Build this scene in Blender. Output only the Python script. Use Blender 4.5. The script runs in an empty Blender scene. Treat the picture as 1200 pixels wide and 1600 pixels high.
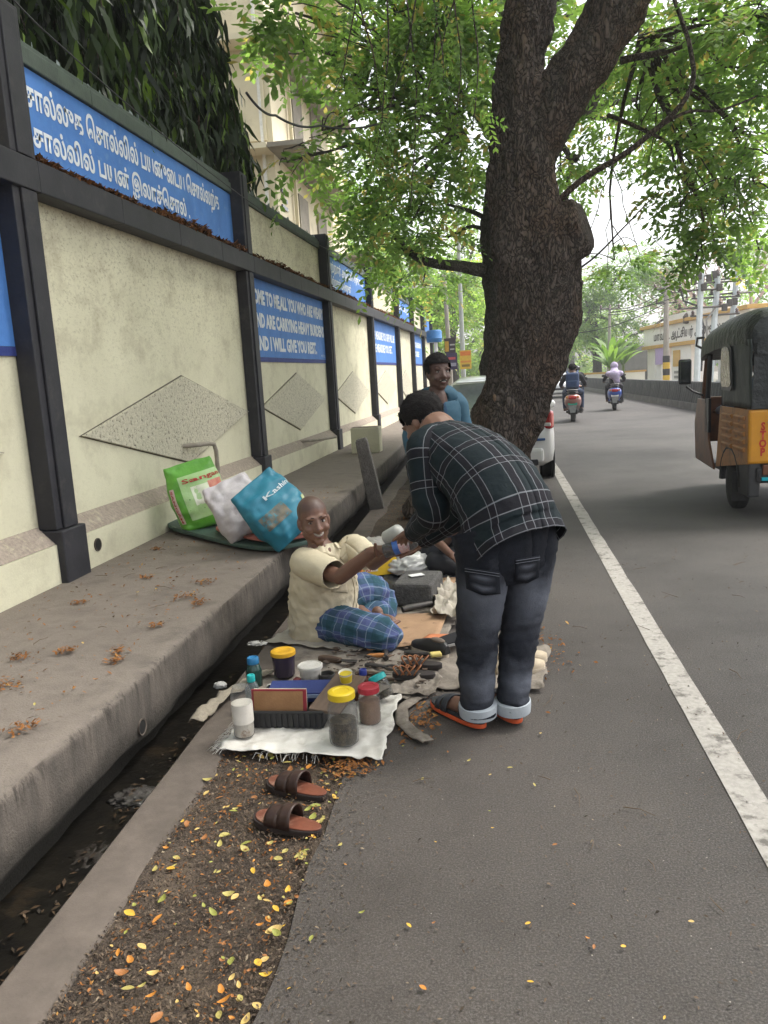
import bpy, bmesh, math, random
import numpy as np
from mathutils import Vector as V, Matrix, noise
R = math.radians
SC = bpy.context.scene
COL = SC.collection
rng = np.random.default_rng(7)
random.seed(7)

# ---------------------------------------------------------------- camera
EYE = 1.5
def _axes(vp, f, roll):
    d = np.array([vp[0]-600, 800-vp[1], f], float); d /= np.linalg.norm(d)
    a, b = -math.sin(roll), math.cos(roll)
    u = np.array([a, b, -(a*d[0]+b*d[1])/d[2]]); u /= np.linalg.norm(u)
    r = np.cross(d, u)
    if r[0] < 0: r = -r
    return np.stack([r, d, u])
AX = _axes((768, 587), 1200., 0.058)
cam = bpy.data.cameras.new('camera'); camo = bpy.data.objects.new('camera', cam); COL.objects.link(camo)
cam.sensor_fit = 'HORIZONTAL'; cam.sensor_width = 36; cam.lens = 36; cam.clip_start = .05; cam.clip_end = 2000
cr, cu, cf = AX[:, 0], AX[:, 1], AX[:, 2]
camo.matrix_world = Matrix(((cr[0], cu[0], -cf[0], 0), (cr[1], cu[1], -cf[1], 0), (cr[2], cu[2], -cf[2], EYE), (0, 0, 0, 1)))
SC.camera = camo
def at(x, y, Y):
    """world point on the plane of distance Y seen in the photograph at x, y"""
    w = AX @ np.array([x-600, 800-y, 1200.]); t = Y/w[1]
    return V((w[0]*t, w[1]*t, EYE+w[2]*t))
def gz(x, y, z=0.):
    w = AX @ np.array([x-600, 800-y, 1200.]); t = (z-EYE)/w[2]
    return V((w[0]*t, w[1]*t, z))

# ---------------------------------------------------------------- sky, sun, exposure
SUN_EL, SUN_AZ = 58, 62          # azimuth measured clockwise from +Y
wd = bpy.data.worlds.new('World'); SC.world = wd; wd.use_nodes = True
nt = wd.node_tree; bgn = nt.nodes['Background']
sk = nt.nodes.new('ShaderNodeTexSky'); sk.sky_type = 'NISHITA'; sk.sun_disc = False
sk.sun_elevation = R(SUN_EL); sk.sun_rotation = R(SUN_AZ); sk.dust_density = 4; sk.air_density = 1.2
hs = nt.nodes.new('ShaderNodeHueSaturation'); hs.inputs['Saturation'].default_value = .22
nt.links.new(sk.outputs[0], hs.inputs['Color']); nt.links.new(hs.outputs[0], bgn.inputs[0])
bgn.inputs[1].default_value = .15
sl = bpy.data.lights.new('sun', 'SUN'); sl.energy = 1.5; sl.angle = R(11); sl.color = (1, .965, .91)
so = bpy.data.objects.new('sun', sl); COL.objects.link(so)
_d = V((math.sin(R(SUN_AZ))*math.cos(R(SUN_EL)), math.cos(R(SUN_AZ))*math.cos(R(SUN_EL)), math.sin(R(SUN_EL))))
so.rotation_euler = (-_d).to_track_quat('-Z', 'Y').to_euler()
vs = SC.view_settings; vs.view_transform = 'Standard'; vs.look = 'None'; vs.exposure = 1.45; vs.gamma = 1; vs.use_curve_mapping = False
SC.cycles.use_denoising = True
try: SC.cycles.denoiser = 'OPENIMAGEDENOISE'
except Exception: pass
SC.cycles.max_bounces = 6; SC.cycles.diffuse_bounces = 4; SC.cycles.glossy_bounces = 3; SC.cycles.transparent_max_bounces = 12; SC.cycles.caustics_reflective = False; SC.cycles.caustics_refractive = False
SC.render.film_transparent = False

# ---------------------------------------------------------------- mesh helpers
class MB:
    def __init__(s): s.v = []; s.f = []; s.uv = {}
    def add(s, vs, fs, uvs=None):
        o = len(s.v); s.v += [tuple(p) for p in vs]; s.f += [tuple(i+o for i in f) for f in fs]
        if uvs is not None:
            for i, u in enumerate(uvs): s.uv[o+i] = u
        return s
    def box(s, c, d, rot=None):
        c = V(c); x, y, z = d[0]/2, d[1]/2, d[2]/2
        ps = [V((a*x, b*y, e*z)) for e in (-1, 1) for b in (-1, 1) for a in (-1, 1)]
        if rot is not None: ps = [rot @ p for p in ps]
        return s.add([c+p for p in ps], [(0, 2, 3, 1), (4, 5, 7, 6), (0, 1, 5, 4), (2, 6, 7, 3), (0, 4, 6, 2), (1, 3, 7, 5)])
    def box8(s, ps): return s.add(ps, [(0, 2, 3, 1), (4, 5, 7, 6), (0, 1, 5, 4), (2, 6, 7, 3), (0, 4, 6, 2), (1, 3, 7, 5)])
    def span(s, a, b): 
        a, b = V(a), V(b); return s.box((a+b)/2, [abs(q) for q in (b-a)])
    def tube(s, pts, rad, n=8, cap=True):
        pts = [V(p) for p in pts]; m = len(pts)
        if not hasattr(rad, '__len__'): rad = [rad]*m
        t0 = (pts[1]-pts[0]).normalized(); u = t0.orthogonal().normalized(); vs = []; uv = []; ln = 0
        for i in range(m):
            t = (pts[min(i+1, m-1)]-pts[max(i-1, 0)]).normalized()
            u = (u-t*u.dot(t)); u = u.normalized() if u.length > 1e-6 else t.orthogonal().normalized()
            w = t.cross(u)
            if i: ln += (pts[i]-pts[i-1]).length
            for k in range(n):
                a = 2*math.pi*k/n; vs.append(pts[i]+(u*math.cos(a)+w*math.sin(a))*rad[i]); uv.append((k/n, ln))
        fs = [(i*n+k, i*n+(k+1) % n, (i+1)*n+(k+1) % n, (i+1)*n+k) for i in range(m-1) for k in range(n)]
        if cap: fs += [tuple(range(n-1, -1, -1)), tuple((m-1)*n+k for k in range(n))]
        return s.add(vs, fs)
    def lathe(s, prof, c=(0, 0, 0), n=20, rot=None):
        c = V(c); vs = []
        for r, z in prof:
            for k in range(n):
                p = V((r*math.cos(2*math.pi*k/n), r*math.sin(2*math.pi*k/n), z))
                vs.append(c+(rot @ p if rot is not None else p))
        m = len(prof)
        fs = [(i*n+k, i*n+(k+1) % n, (i+1)*n+(k+1) % n, (i+1)*n+k) for i in range(m-1) for k in range(n)]
        if prof[0][0] > 1e-4: fs.append(tuple(range(n-1, -1, -1)))
        if prof[-1][0] > 1e-4: fs.append(tuple((m-1)*n+k for k in range(n)))
        return s.add(vs, fs)
    def ell(s, c, r, rot=None, nu=14, nv=9):
        c = V(c); vs = [];
        for j in range(1, nv):
            th = math.pi*j/nv
            for k in range(nu):
                a = 2*math.pi*k/nu; p = V((r[0]*math.sin(th)*math.cos(a), r[1]*math.sin(th)*math.sin(a), r[2]*math.cos(th)))
                vs.append(c+(rot @ p if rot is not None else p))
        top = V((0, 0, r[2])); 
        if rot is not None: top = rot @ top
        vs += [c+top, c-top]; T = len(vs)-2; fs = []
        for j in range(nv-2):
            for k in range(nu):
                k2 = (k+1) % nu; fs.append((j*nu+k, (j+1)*nu+k, (j+1)*nu+k2, j*nu+k2))
        for k in range(nu):
            k2 = (k+1) % nu; fs.append((T, k, k2)); fs.append((T+1, (nv-2)*nu+k2, (nv-2)*nu+k))
        return s.add(vs, fs)
    def cap(s, a, b, ra, rb, n=12, mid=None):
        """closed tapered limb piece with round ends"""
        a, b = V(a), V(b); d = (b-a); L = d.length; t = d/L; pts = []; rs = []
        for k in range(4):
            q = R(-80+80*k/3); pts.append(a+t*ra*math.sin(q)); rs.append(max(ra*math.cos(q), .001))
        if mid: 
            for w in (.25, .5, .75): pts.append(a.lerp(b, w)); rs.append(ra+(rb-ra)*w+mid*math.sin(math.pi*w))
        for k in range(4):
            q = R(80*k/3); pts.append(b+t*rb*math.sin(q)); rs.append(max(rb*math.cos(q), .001))
        return s.tube(pts, rs, n)
    def prism(s, poly, off, M=None):
        """polygon (list of 3D points) extruded by vector off"""
        n = len(poly); a = [V(p) for p in poly]; b = [p+V(off) for p in a]
        if M is not None: a = [M @ p for p in a]; b = [M @ p for p in b]
        return s.add(a+b, [tuple(range(n-1, -1, -1)), tuple(range(n, 2*n))]+[(i, (i+1) % n, n+(i+1) % n, n+i) for i in range(n)])
    def sheet(s, fn, nu, nv, uvs=True):
        """open surface fn(u,v), u,v in 0..1"""
        vs = []; uv = []
        for j in range(nv+1):
            for i in range(nu+1): vs.append(fn(i/nu, j/nv)); uv.append((i/nu, j/nv))
        fs = [(j*(nu+1)+i, j*(nu+1)+i+1, (j+1)*(nu+1)+i+1, (j+1)*(nu+1)+i) for j in range(nv) for i in range(nu)]
        return s.add(vs, fs, uv if uvs else None)
    def loft(s, rings, uvs, caps=(True, True)):
        """rings: equal lists of points whose last repeats the first (a seam for the uv)"""
        m, n = len(rings), len(rings[0]); vs = [p for r in rings for p in r]; uv = [q for r in uvs for q in r]
        fs = [(i*n+k, i*n+k+1, (i+1)*n+k+1, (i+1)*n+k) for i in range(m-1) for k in range(n-1)]
        if caps[0]: fs.append(tuple(range(n-2, -1, -1)))
        if caps[1]: fs.append(tuple((m-1)*n+k for k in range(n-1)))
        return s.add(vs, fs, uv)
    def mesh(s, name):
        me = bpy.data.meshes.new(name); me.from_pydata(s.v, [], s.f)
        if s.uv:
            l = me.uv_layers.new(name='UVMap')
            idx = np.empty(len(me.loops), int); me.loops.foreach_get('vertex_index', idx)
            arr = np.array([s.uv.get(i, (0, 0)) for i in range(len(s.v))], float)[idx]
            l.data.foreach_set('uv', arr.ravel())
        me.update(); return me
    def build(s, name, mat, parent=None, smooth=False, bevel=0, recalc=True, sub=0):
        me = s.mesh(name)
        if recalc:
            bm = bmesh.new(); bm.from_mesh(me); bmesh.ops.recalc_face_normals(bm, faces=bm.faces); bm.to_mesh(me); bm.free()
        return obj(name, me, mat, parent, smooth, bevel, sub)
def obj(name, me, mat, parent=None, smooth=False, bevel=0, sub=0):
    o = bpy.data.objects.new(name, me); COL.objects.link(o)
    if mat is not None and not me.materials: me.materials.append(mat)
    if parent is not None: o.parent = parent
    if smooth:
        me.polygons.foreach_set('use_smooth', [True]*len(me.polygons))
        if smooth != 'all':
            try: me.set_sharp_from_angle(angle=R(42))
            except Exception: pass
    if bevel:
        b = o.modifiers.new('bevel', 'BEVEL'); b.width = bevel; b.segments = 2; b.limit_method = 'ANGLE'; b.angle_limit = R(40)
    if sub:
        m = o.modifiers.new('sub', 'SUBSURF'); m.levels = m.render_levels = sub
    return o
def npmesh(name, verts, quads, rnd=None):
    me = bpy.data.meshes.new(name); nq = len(quads)
    me.vertices.add(len(verts)); me.vertices.foreach_set('co', np.asarray(verts, np.float32).ravel())
    me.loops.add(nq*4); me.loops.foreach_set('vertex_index', np.asarray(quads, np.int32).ravel())
    me.polygons.add(nq); me.polygons.foreach_set('loop_start', np.arange(0, nq*4, 4, dtype=np.int32))
    if rnd is not None:
        a = me.attributes.new('rnd', 'FLOAT', 'POINT'); a.data.foreach_set('value', np.asarray(rnd, np.float32))
    me.update(calc_edges=True); return me
def fuse(mb, voxel=.006, it=4, fac=.5):
    """one continuous skin over overlapping closed pieces"""
    me = mb.mesh('tmp'); o = bpy.data.objects.new('tmp', me); COL.objects.link(o)
    m = o.modifiers.new('r', 'REMESH'); m.mode = 'VOXEL'; m.voxel_size = voxel
    s = o.modifiers.new('s', 'SMOOTH'); s.iterations = it; s.factor = fac
    dg = bpy.context.evaluated_depsgraph_get(); dg.update()
    out = bpy.data.meshes.new_from_object(o.evaluated_get(dg)); bpy.data.objects.remove(o)
    out.polygons.foreach_set('use_smooth', [True]*len(out.polygons)); return out
def tag(o, label, cat, group=None, kind=None):
    if label: o['label'] = label
    if cat: o['category'] = cat
    if group: o['group'] = group
    if kind: o['kind'] = kind
    return o
def thing(name, label, cat, loc=(0, 0, 0), rz=0, group=None):
    o = bpy.data.objects.new(name, None); COL.objects.link(o); o.empty_display_size = .2
    o.location = loc; o.rotation_euler = (0, 0, rz)
    return tag(o, label, cat, group)
def struct(o): o['kind'] = 'structure'; return o
def copy_tree(o, parent=None):
    c = o.copy(); COL.objects.link(c)
    if parent is not None: c.parent = parent
    for ch in list(o.children): copy_tree(ch, c)
    return c
def wtext(body, size, font_scale_x=1., bold=0.0, align='LEFT', spacing=1.0, res=2):
    """flat lettering as a mesh in its own XY plane"""
    c = bpy.data.curves.new('lettering', 'FONT'); c.body = body; c.size = size; c.align_x = align; c.offset = bold; c.space_character = spacing; c.resolution_u = res
    o = bpy.data.objects.new('lettering', c); COL.objects.link(o); o.scale = (font_scale_x, 1, 1)
    dg = bpy.context.evaluated_depsgraph_get(); dg.update()
    me = bpy.data.meshes.new_from_object(o.evaluated_get(dg)); bpy.data.objects.remove(o)
    me.transform(Matrix.Diagonal((font_scale_x, 1, 1, 1))); me.materials.clear(); return me
def frame(o, x, y):
    """4x4 with origin o, x axis along x, y axis near y"""
    x = V(x).normalized(); z = x.cross(V(y)).normalized(); y = z.cross(x)
    return Matrix(((x[0], y[0], z[0], o[0]), (x[1], y[1], z[1], o[1]), (x[2], y[2], z[2], o[2]), (0, 0, 0, 1)))
def fb(p, s=1., o=3):
    return noise.fractal(V(p)*s, 1., 2., o, noise_basis='PERLIN_ORIGINAL')

# ---------------------------------------------------------------- materials
def newmat(name):
    m = bpy.data.materials.new(name); m.use_nodes = True; n = m.node_tree; return m, n, n.nodes['Principled BSDF']
def N(n, t, **k):
    x = n.nodes.new('ShaderNode'+t)
    for a, b in k.items():
        if a in x.inputs.keys() if hasattr(x.inputs, 'keys') else False: x.inputs[a].default_value = b
        else: setattr(x, a, b)
    return x
def ramp(n, fac, stops):
    r = n.nodes.new('ShaderNodeValToRGB'); e = r.color_ramp.elements
    while len(e) < len(stops): e.new(.5)
    for i, (p, c) in enumerate(stops):
        e[i].position = p; e[i].color = (*c, 1) if len(c) == 3 else c
    n.links.new(fac, r.inputs[0]); return r
def mixc(n, fac, a, b, mode='MIX'):
    m = n.nodes.new('ShaderNodeMix'); m.data_type = 'RGBA'; m.blend_type = mode
    for s, v in ((0, fac), (6, a), (7, b)):
        if hasattr(v, 'is_linked') or hasattr(v, 'node'): n.links.new(v, m.inputs[s])
        else: m.inputs[s].default_value = v if s == 0 else (*v, 1)
    return m.outputs[2]
def math_(n, op, a, b=None, clamp=False):
    m = n.nodes.new('ShaderNodeMath'); m.operation = op; m.use_clamp = clamp
    for i, v in enumerate((a, b)):
        if v is None: continue
        if hasattr(v, 'node'): n.links.new(v, m.inputs[i])
        else: m.inputs[i].default_value = v
    return m.outputs[0]
def coord(n, kind='Object', scale=(1, 1, 1)):
    t = n.nodes.new('ShaderNodeTexCoord'); mp = n.nodes.new('ShaderNodeMapping'); mp.inputs['Scale'].default_value = scale
    n.links.new(t.outputs[kind], mp.inputs[0]); return mp.outputs[0]
def nz(n, vec, scale, detail=4, rough=.6):
    x = n.nodes.new('ShaderNodeTexNoise'); x.inputs['Scale'].default_value = scale; x.inputs['Detail'].default_value = detail; x.inputs['Roughness'].default_value = rough
    n.links.new(vec, x.inputs['Vector']); return x.outputs['Fac']
def bump(n, b, h, strength=.3, dist=.02):
    x = n.nodes.new('ShaderNodeBump'); x.inputs['Strength'].default_value = strength; x.inputs['Distance'].default_value = dist
    n.links.new(h, x.inputs['Height']); n.links.new(x.outputs[0], b.inputs['Normal']); return x
def pm(name, c1, c2=None, scale=6., rough=.6, bmp=.2, bscale=None, bdist=.01, metal=0, spec=.4, dirt=None, dscale=2.5, dcut=(.5, .75), coat=0, kind='Object', stretch=(1, 1, 1)):
    """two-tone noisy surface with fine relief and optional dirt patches"""
    m, n, b = newmat(name); v = coord(n, kind, stretch); c2 = c2 or tuple(q*.75 for q in c1)
    f = nz(n, v, scale, 5, .65); r = ramp(n, f, [(.32, c1), (.68, c2)]); col = r.outputs[0]
    if dirt:
        d = nz(n, v, dscale, 6, .7); dr = ramp(n, d, [(dcut[0], (0, 0, 0)), (dcut[1], (1, 1, 1))]); col = mixc(n, dr.outputs[0], col, dirt)
    n.links.new(col, b.inputs['Base Color'])
    b.inputs['Roughness'].default_value = rough; b.inputs['Metallic'].default_value = metal; b.inputs['Specular IOR Level'].default_value = spec
    if coat: b.inputs['Coat Weight'].default_value = coat; b.inputs['Coat Roughness'].default_value = .08
    if bmp: bump(n, b, nz(n, v, bscale or scale*8, 4, .6), bmp, bdist)
    return m
def emit_free_glass(name, col=(.8, .85, .85), alpha=.75, rough=.08):
    """thin clear plastic or pane: mostly see-through with a gloss"""
    m, n, b = newmat(name); tr = n.nodes.new('ShaderNodeBsdfTransparent'); tr.inputs[0].default_value = (*col, 1)
    gl = n.nodes.new('ShaderNodeBsdfPrincipled'); gl.inputs['Base Color'].default_value = (*[q*.22 for q in col], 1); gl.inputs['Roughness'].default_value = rough
    mx = n.nodes.new('ShaderNodeMixShader'); lw = n.nodes.new('ShaderNodeLayerWeight'); lw.inputs[0].default_value = .35
    f = math_(n, 'MULTIPLY_ADD', lw.outputs['Facing'], .5); f.node.inputs[2].default_value = 1-alpha
    n.links.new(f, mx.inputs[0]); n.links.new(tr.outputs[0], mx.inputs[1]); n.links.new(gl.outputs[0], mx.inputs[2])
    n.links.new(mx.outputs[0], n.nodes['Material Output'].inputs[0]); return m
def leafmat(name, dark, light, yellow=None, transl=.35, rough=.5):
    m, n, b = newmat(name); a = n.nodes.new('ShaderNodeAttribute'); a.attribute_name = 'rnd'
    st = [(0, dark), (.6, light)] + ([(.93, light), (1., yellow)] if yellow else [(1., light)])
    r = ramp(n, a.outputs['Fac'], st); n.links.new(r.outputs[0], b.inputs['Base Color']); b.inputs['Roughness'].default_value = rough; b.inputs['Specular IOR Level'].default_value = .3
    t = n.nodes.new('ShaderNodeBsdfTranslucent'); k = mixc(n, 1., r.outputs[0], (1.6, 1.7, .8), 'MULTIPLY'); n.links.new(k, t.inputs[0])
    mx = n.nodes.new('ShaderNodeMixShader'); mx.inputs[0].default_value = transl
    n.links.new(b.outputs[0], mx.inputs[1]); n.links.new(t.outputs[0], mx.inputs[2]); n.links.new(mx.outputs[0], n.nodes['Material Output'].inputs[0]); return m
_plain = {}
def plain(name, c, rough=.5, metal=0, bmp=0., spec=.4, var=.8, scale=14):
    if name not in _plain: _plain[name] = pm(name, c, tuple(q*var for q in c), scale, rough, bmp, None, .003, metal, spec)
    return _plain[name]
# ================================================================ ground, road, kerb, drain, platform
def asphalt_mat():
    m, n, b = newmat('asphalt'); v = coord(n)
    fine = nz(n, v, 150, 4, .8); mid = nz(n, v, 38, 5, .7); big = nz(n, v, .9, 5, .6)
    c = ramp(n, fine, [(.34, (.018, .0165, .0158)), (.5, (.05, .0465, .044)), (.66, (.14, .13, .12))]).outputs[0]
    c = mixc(n, ramp(n, mid, [(.4, (0, 0, 0)), (.75, (.55, .55, .55))]).outputs[0], c, (.07, .058, .05))
    # brown dust near the shoulder fading into bare grey carriageway
    sx = n.nodes.new('ShaderNodeSeparateXYZ'); n.links.new(v, sx.inputs[0])
    e = math_(n, 'ADD', sx.outputs[0], math_(n, 'MULTIPLY', big, 1.4))
    d = ramp(n, math_(n, 'MULTIPLY_ADD', e, .25, True), [(.18, (1, 1, 1)), (.62, (0, 0, 0))])
    d.inputs[0].links[0].from_node.inputs[2].default_value = .1
    c = mixc(n, math_(n, 'MULTIPLY', d.outputs[0], .36), c, (.095, .075, .06))
    pt = ramp(n, nz(n, v, .55, 6, .65), [(.35, (.72, .71, .7)), (.5, (1, 1, 1)), (.66, (1.22, 1.2, 1.18))]); c = mixc(n, 1., c, pt.outputs[0], 'MULTIPLY')
    st = ramp(n, nz(n, v, 2.3, 3, .5), [(.66, (0, 0, 0)), (.74, (1, 1, 1))]); c = mixc(n, math_(n, 'MULTIPLY', st.outputs[0], .35), c, (.04, .037, .036))
    vo = n.nodes.new('ShaderNodeTexVoronoi'); vo.inputs['Scale'].default_value = 46; n.links.new(v, vo.inputs['Vector'])
    peb = ramp(n, vo.outputs['Distance'], [(.07, (1, 1, 1)), (.12, (0, 0, 0))]); sel = ramp(n, vo.outputs['Color'], [(.82, (0, 0, 0)), (.84, (1, 1, 1))])
    c = mixc(n, math_(n, 'MULTIPLY', peb.outputs[0], sel.outputs[0]), c, (.3, .27, .23))
    n.links.new(c, b.inputs['Base Color']); b.inputs['Roughness'].default_value = .82; b.inputs['Specular IOR Level'].default_value = .35
    h = math_(n, 'ADD', fine, math_(n, 'MULTIPLY', mid, .8)); bump(n, b, h, .55, .006); return m
M_ASPH = asphalt_mat()
M_DIRT = pm('dirt', (.095, .066, .046), (.032, .025, .02), 75, .95, 1., 120, .014, dirt=(.12, .088, .062), dscale=5, dcut=(.45, .7))
M_CONC = pm('concrete', (.122, .098, .08), (.082, .066, .054), 9, .9, .35, 140, .004, dirt=(.07, .056, .045), dscale=2.2, dcut=(.48, .66))
M_EARTH = pm('earth', (.16, .12, .08), (.1, .08, .05), 1.5, .95, .3)
M_PAINT = pm('road_paint', (.38, .355, .32), (.27, .25, .225), 40, .85, .3, 200, .003, dirt=(.12, .108, .095), dscale=9, dcut=(.52, .64))
M_WATER = pm('drain_water', (.006, .0055, .005), (.014, .012, .009), 7, .35, .25, 12, .02, spec=.15, dirt=(.02, .015, .01), dscale=5, dcut=(.58, .64))

g = MB().sheet(lambda u, v: ((u-.5)*900, (v-.3)*900, -.62), 4, 4).build('ground', M_EARTH); struct(g)
def kx(Y): return -1.335-.022*(Y-1.6)                     # drain side edge of the kerb
def px_(Y): return -1.555-.0045*(Y-2)**1.45 if Y > 2 else -1.555   # front edge of the platform
def edge(Y): return -.645+.045*fb((0, Y, 3.1), 1.1)+.028*fb((0, Y, 7), 5)+.012*fb((0, Y, 2), 17)
YS = [-4+.25*i for i in range(60)]+[11+1.2*i for i in range(26)]
# asphalt: an uneven left edge that steps down to the dirt
rd = MB(); vs_, fs_ = [], []
YR = [-6+.16*i for i in range(110)]+[11.6+2*i for i in range(60)]+[140, 200, 300, 420]
XR = [0, .02, .3, .8, 1.6, 3, 5, 7.3, 12]
for Y in YR:
    for k, x in enumerate(XR):
        X = edge(Y)+x if k < 3 else x-.645
        vs_.append((X, Y, (-.045 if k == 0 else 0.)+(.006*fb((X, Y, 0), 1.1) if k in (1, 2) else 0)))
nx = len(XR)
for j in range(len(YR)-1):
    for i in range(nx-1): fs_.append((j*nx+i, j*nx+i+1, (j+1)*nx+i+1, (j+1)*nx+i))
struct(rd.add(vs_, fs_).build('road', M_ASPH, smooth=True))
# dirt strip
def dirt(u, v):
    Y = -5+36*v**1.6; X = kx(Y)+.17+u*(.72)
    return (X, Y, -.02+.014*fb((X, Y, 1), 2.4)+.008*fb((X, Y, 5), 14)+.012*(abs(u-.5)*2)**2)
struct(MB().sheet(dirt, 28, 260).build('dirt_strip', M_DIRT, smooth='all'))
# kerb beside the drain
def kerb_rings():
    mb = MB(); vs, fs = [], []
    for Y in YS:
        x = kx(Y)+.008*fb((1, Y, 0), 2.); w = .2+.03*fb((4, Y, 0), 1.3)
        vs += [(x, Y, -.6), (x, Y, -.012), (x+.018, Y, .006+.004*fb((2, Y, 0), 3)), (x+w-.02, Y, .004), (x+w, Y, -.014), (x+w+.01, Y, -.07)]
    n = 6
    for j in range(len(YS)-1):
        for i in range(n-1): fs.append((j*n+i, j*n+i+1, (j+1)*n+i+1, (j+1)*n+i))
    return mb.add(vs, fs)
struct(kerb_rings().build('kerb', M_CONC, smooth=True))
struct(MB().sheet(lambda u, v: (-2.0+u*.8-.6*v, -5+46*v, -.13), 8, 90).build('drain_water', M_WATER, smooth='all'))
# platform along the wall
def plat_mat():
    m, n, b = newmat('platform_concrete'); v = coord(n)
    f = nz(n, v, 3.2, 6, .65); c = ramp(n, f, [(.3, (.135, .112, .095)), (.5, (.185, .155, .13)), (.72, (.11, .092, .078))]).outputs[0]
    sx = n.nodes.new('ShaderNodeSeparateXYZ'); n.links.new(v, sx.inputs[0])
    st = nz(n, coord(n, 'Object', (30, 5, .6)), 1., 5, .7)       # vertical streaks, with the whole front face toned darker
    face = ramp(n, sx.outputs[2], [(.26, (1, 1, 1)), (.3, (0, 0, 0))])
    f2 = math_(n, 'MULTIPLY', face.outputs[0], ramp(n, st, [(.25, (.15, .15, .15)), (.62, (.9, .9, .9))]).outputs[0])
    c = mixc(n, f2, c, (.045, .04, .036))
    ed = ramp(n, sx.outputs[2], [(.15, (0, 0, 0)), (.25, (1, 1, 1)), (.285, (1, 1, 1)), (.297, (0, 0, 0))]); dr = nz(n, coord(n, 'Object', (26, 26, 3)), 1., 6, .75)
    c = mixc(n, math_(n, 'MULTIPLY', ed.outputs[0], ramp(n, dr, [(.5, (0, 0, 0)), (.62, (.85, .85, .85))]).outputs[0]), c, (.03, .025, .022))
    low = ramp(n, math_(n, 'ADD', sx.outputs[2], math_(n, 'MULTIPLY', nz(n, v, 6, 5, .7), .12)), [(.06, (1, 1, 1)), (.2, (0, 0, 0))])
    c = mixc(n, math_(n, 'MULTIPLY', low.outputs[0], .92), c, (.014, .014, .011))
    sp = ramp(n, nz(n, v, 170, 3, .7), [(.35, (.0, .0, .0)), (.7, (.35, .35, .35))]); c = mixc(n, sp.outputs[0], c, (.1, .085, .07))
    n.links.new(c, b.inputs['Base Color']); b.inputs['Roughness'].default_value = .88; b.inputs['Specular IOR Level'].default_value = .3
    bump(n, b, math_(n, 'ADD', nz(n, v, 120, 4), math_(n, 'MULTIPLY', nz(n, v, 14, 4), 1.5)), .55, .008); return m
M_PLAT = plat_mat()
def plat():
    mb = MB(); vs, fs = [], []
    YP = [-5+.12*i for i in range(140)]+[11.8+.8*i for i in range(40)]
    prof = [(-3.3, .305), (-2.6, .305), (-1.9, .3), (-.08, .299), (-.025, .297), (-.006, .289), (0, .27), (.004, .14), (.0, .05), (-.02, .012), (-.085, -.02), (-.12, -.09), (-.13, -.6)]
    for Y in YP:
        e = px_(Y)
        for k, (x, z) in enumerate(prof):
            X = x if k < 3 else e+x+.008*fb((z*3, Y, 2), 3)+(.02*fb((z*9, Y, 8), 5) if 8 < k < 12 else 0)
            chip = .02*max(0, fb((k*.7, Y, 11), 5)) if k in (4, 5, 6) else 0
            vs.append((X-chip, Y, z+.006*fb((X, Y, 4), 1.4)-chip))
    n = len(prof)
    for j in range(len(YP)-1):
        for i in range(n-1): fs.append((j*n+i, j*n+i+1, (j+1)*n+i+1, (j+1)*n+i))
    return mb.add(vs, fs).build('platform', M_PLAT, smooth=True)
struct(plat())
M_DARK = plain('hole_shade', (.012, .011, .01), .9)
# short drain pipes set in the platform face and in the wall foot
def weep(c, r, label, x=(1, 0, 0)):
    t = thing('weep_pipe', label, 'pipe', c); f = frame((0, 0, 0), (0, 1, 0), (0, 0, 1)).to_3x3()
    MB().lathe([(r*.86, -.12), (r*.86, .006), (r, .008), (r, -.12)], (0, 0, 0), 18, f).build('sleeve', M_CONC, t, True)
    MB().lathe([(r*.85, .005), (.0, .0055)], (0, 0, 0), 18, f).build('bore_shade', M_DARK, t)  # dark disc paints the shade inside a hole that is not cut
# white line
def line(u, v):
    Y = -4+150*v**2.2; x = .745+.0115*Y if Y < 12 else .883+.004*(Y-12)
    w = .12+.006*fb((u*3, Y, 0), 3)
    return (x+(u-.0)*w+.004*fb((u*5, Y, 9), 9), Y, .004)
o = MB().sheet(line, 3, 300).build('road_marking', M_PAINT, smooth='all'); struct(o)

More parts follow.
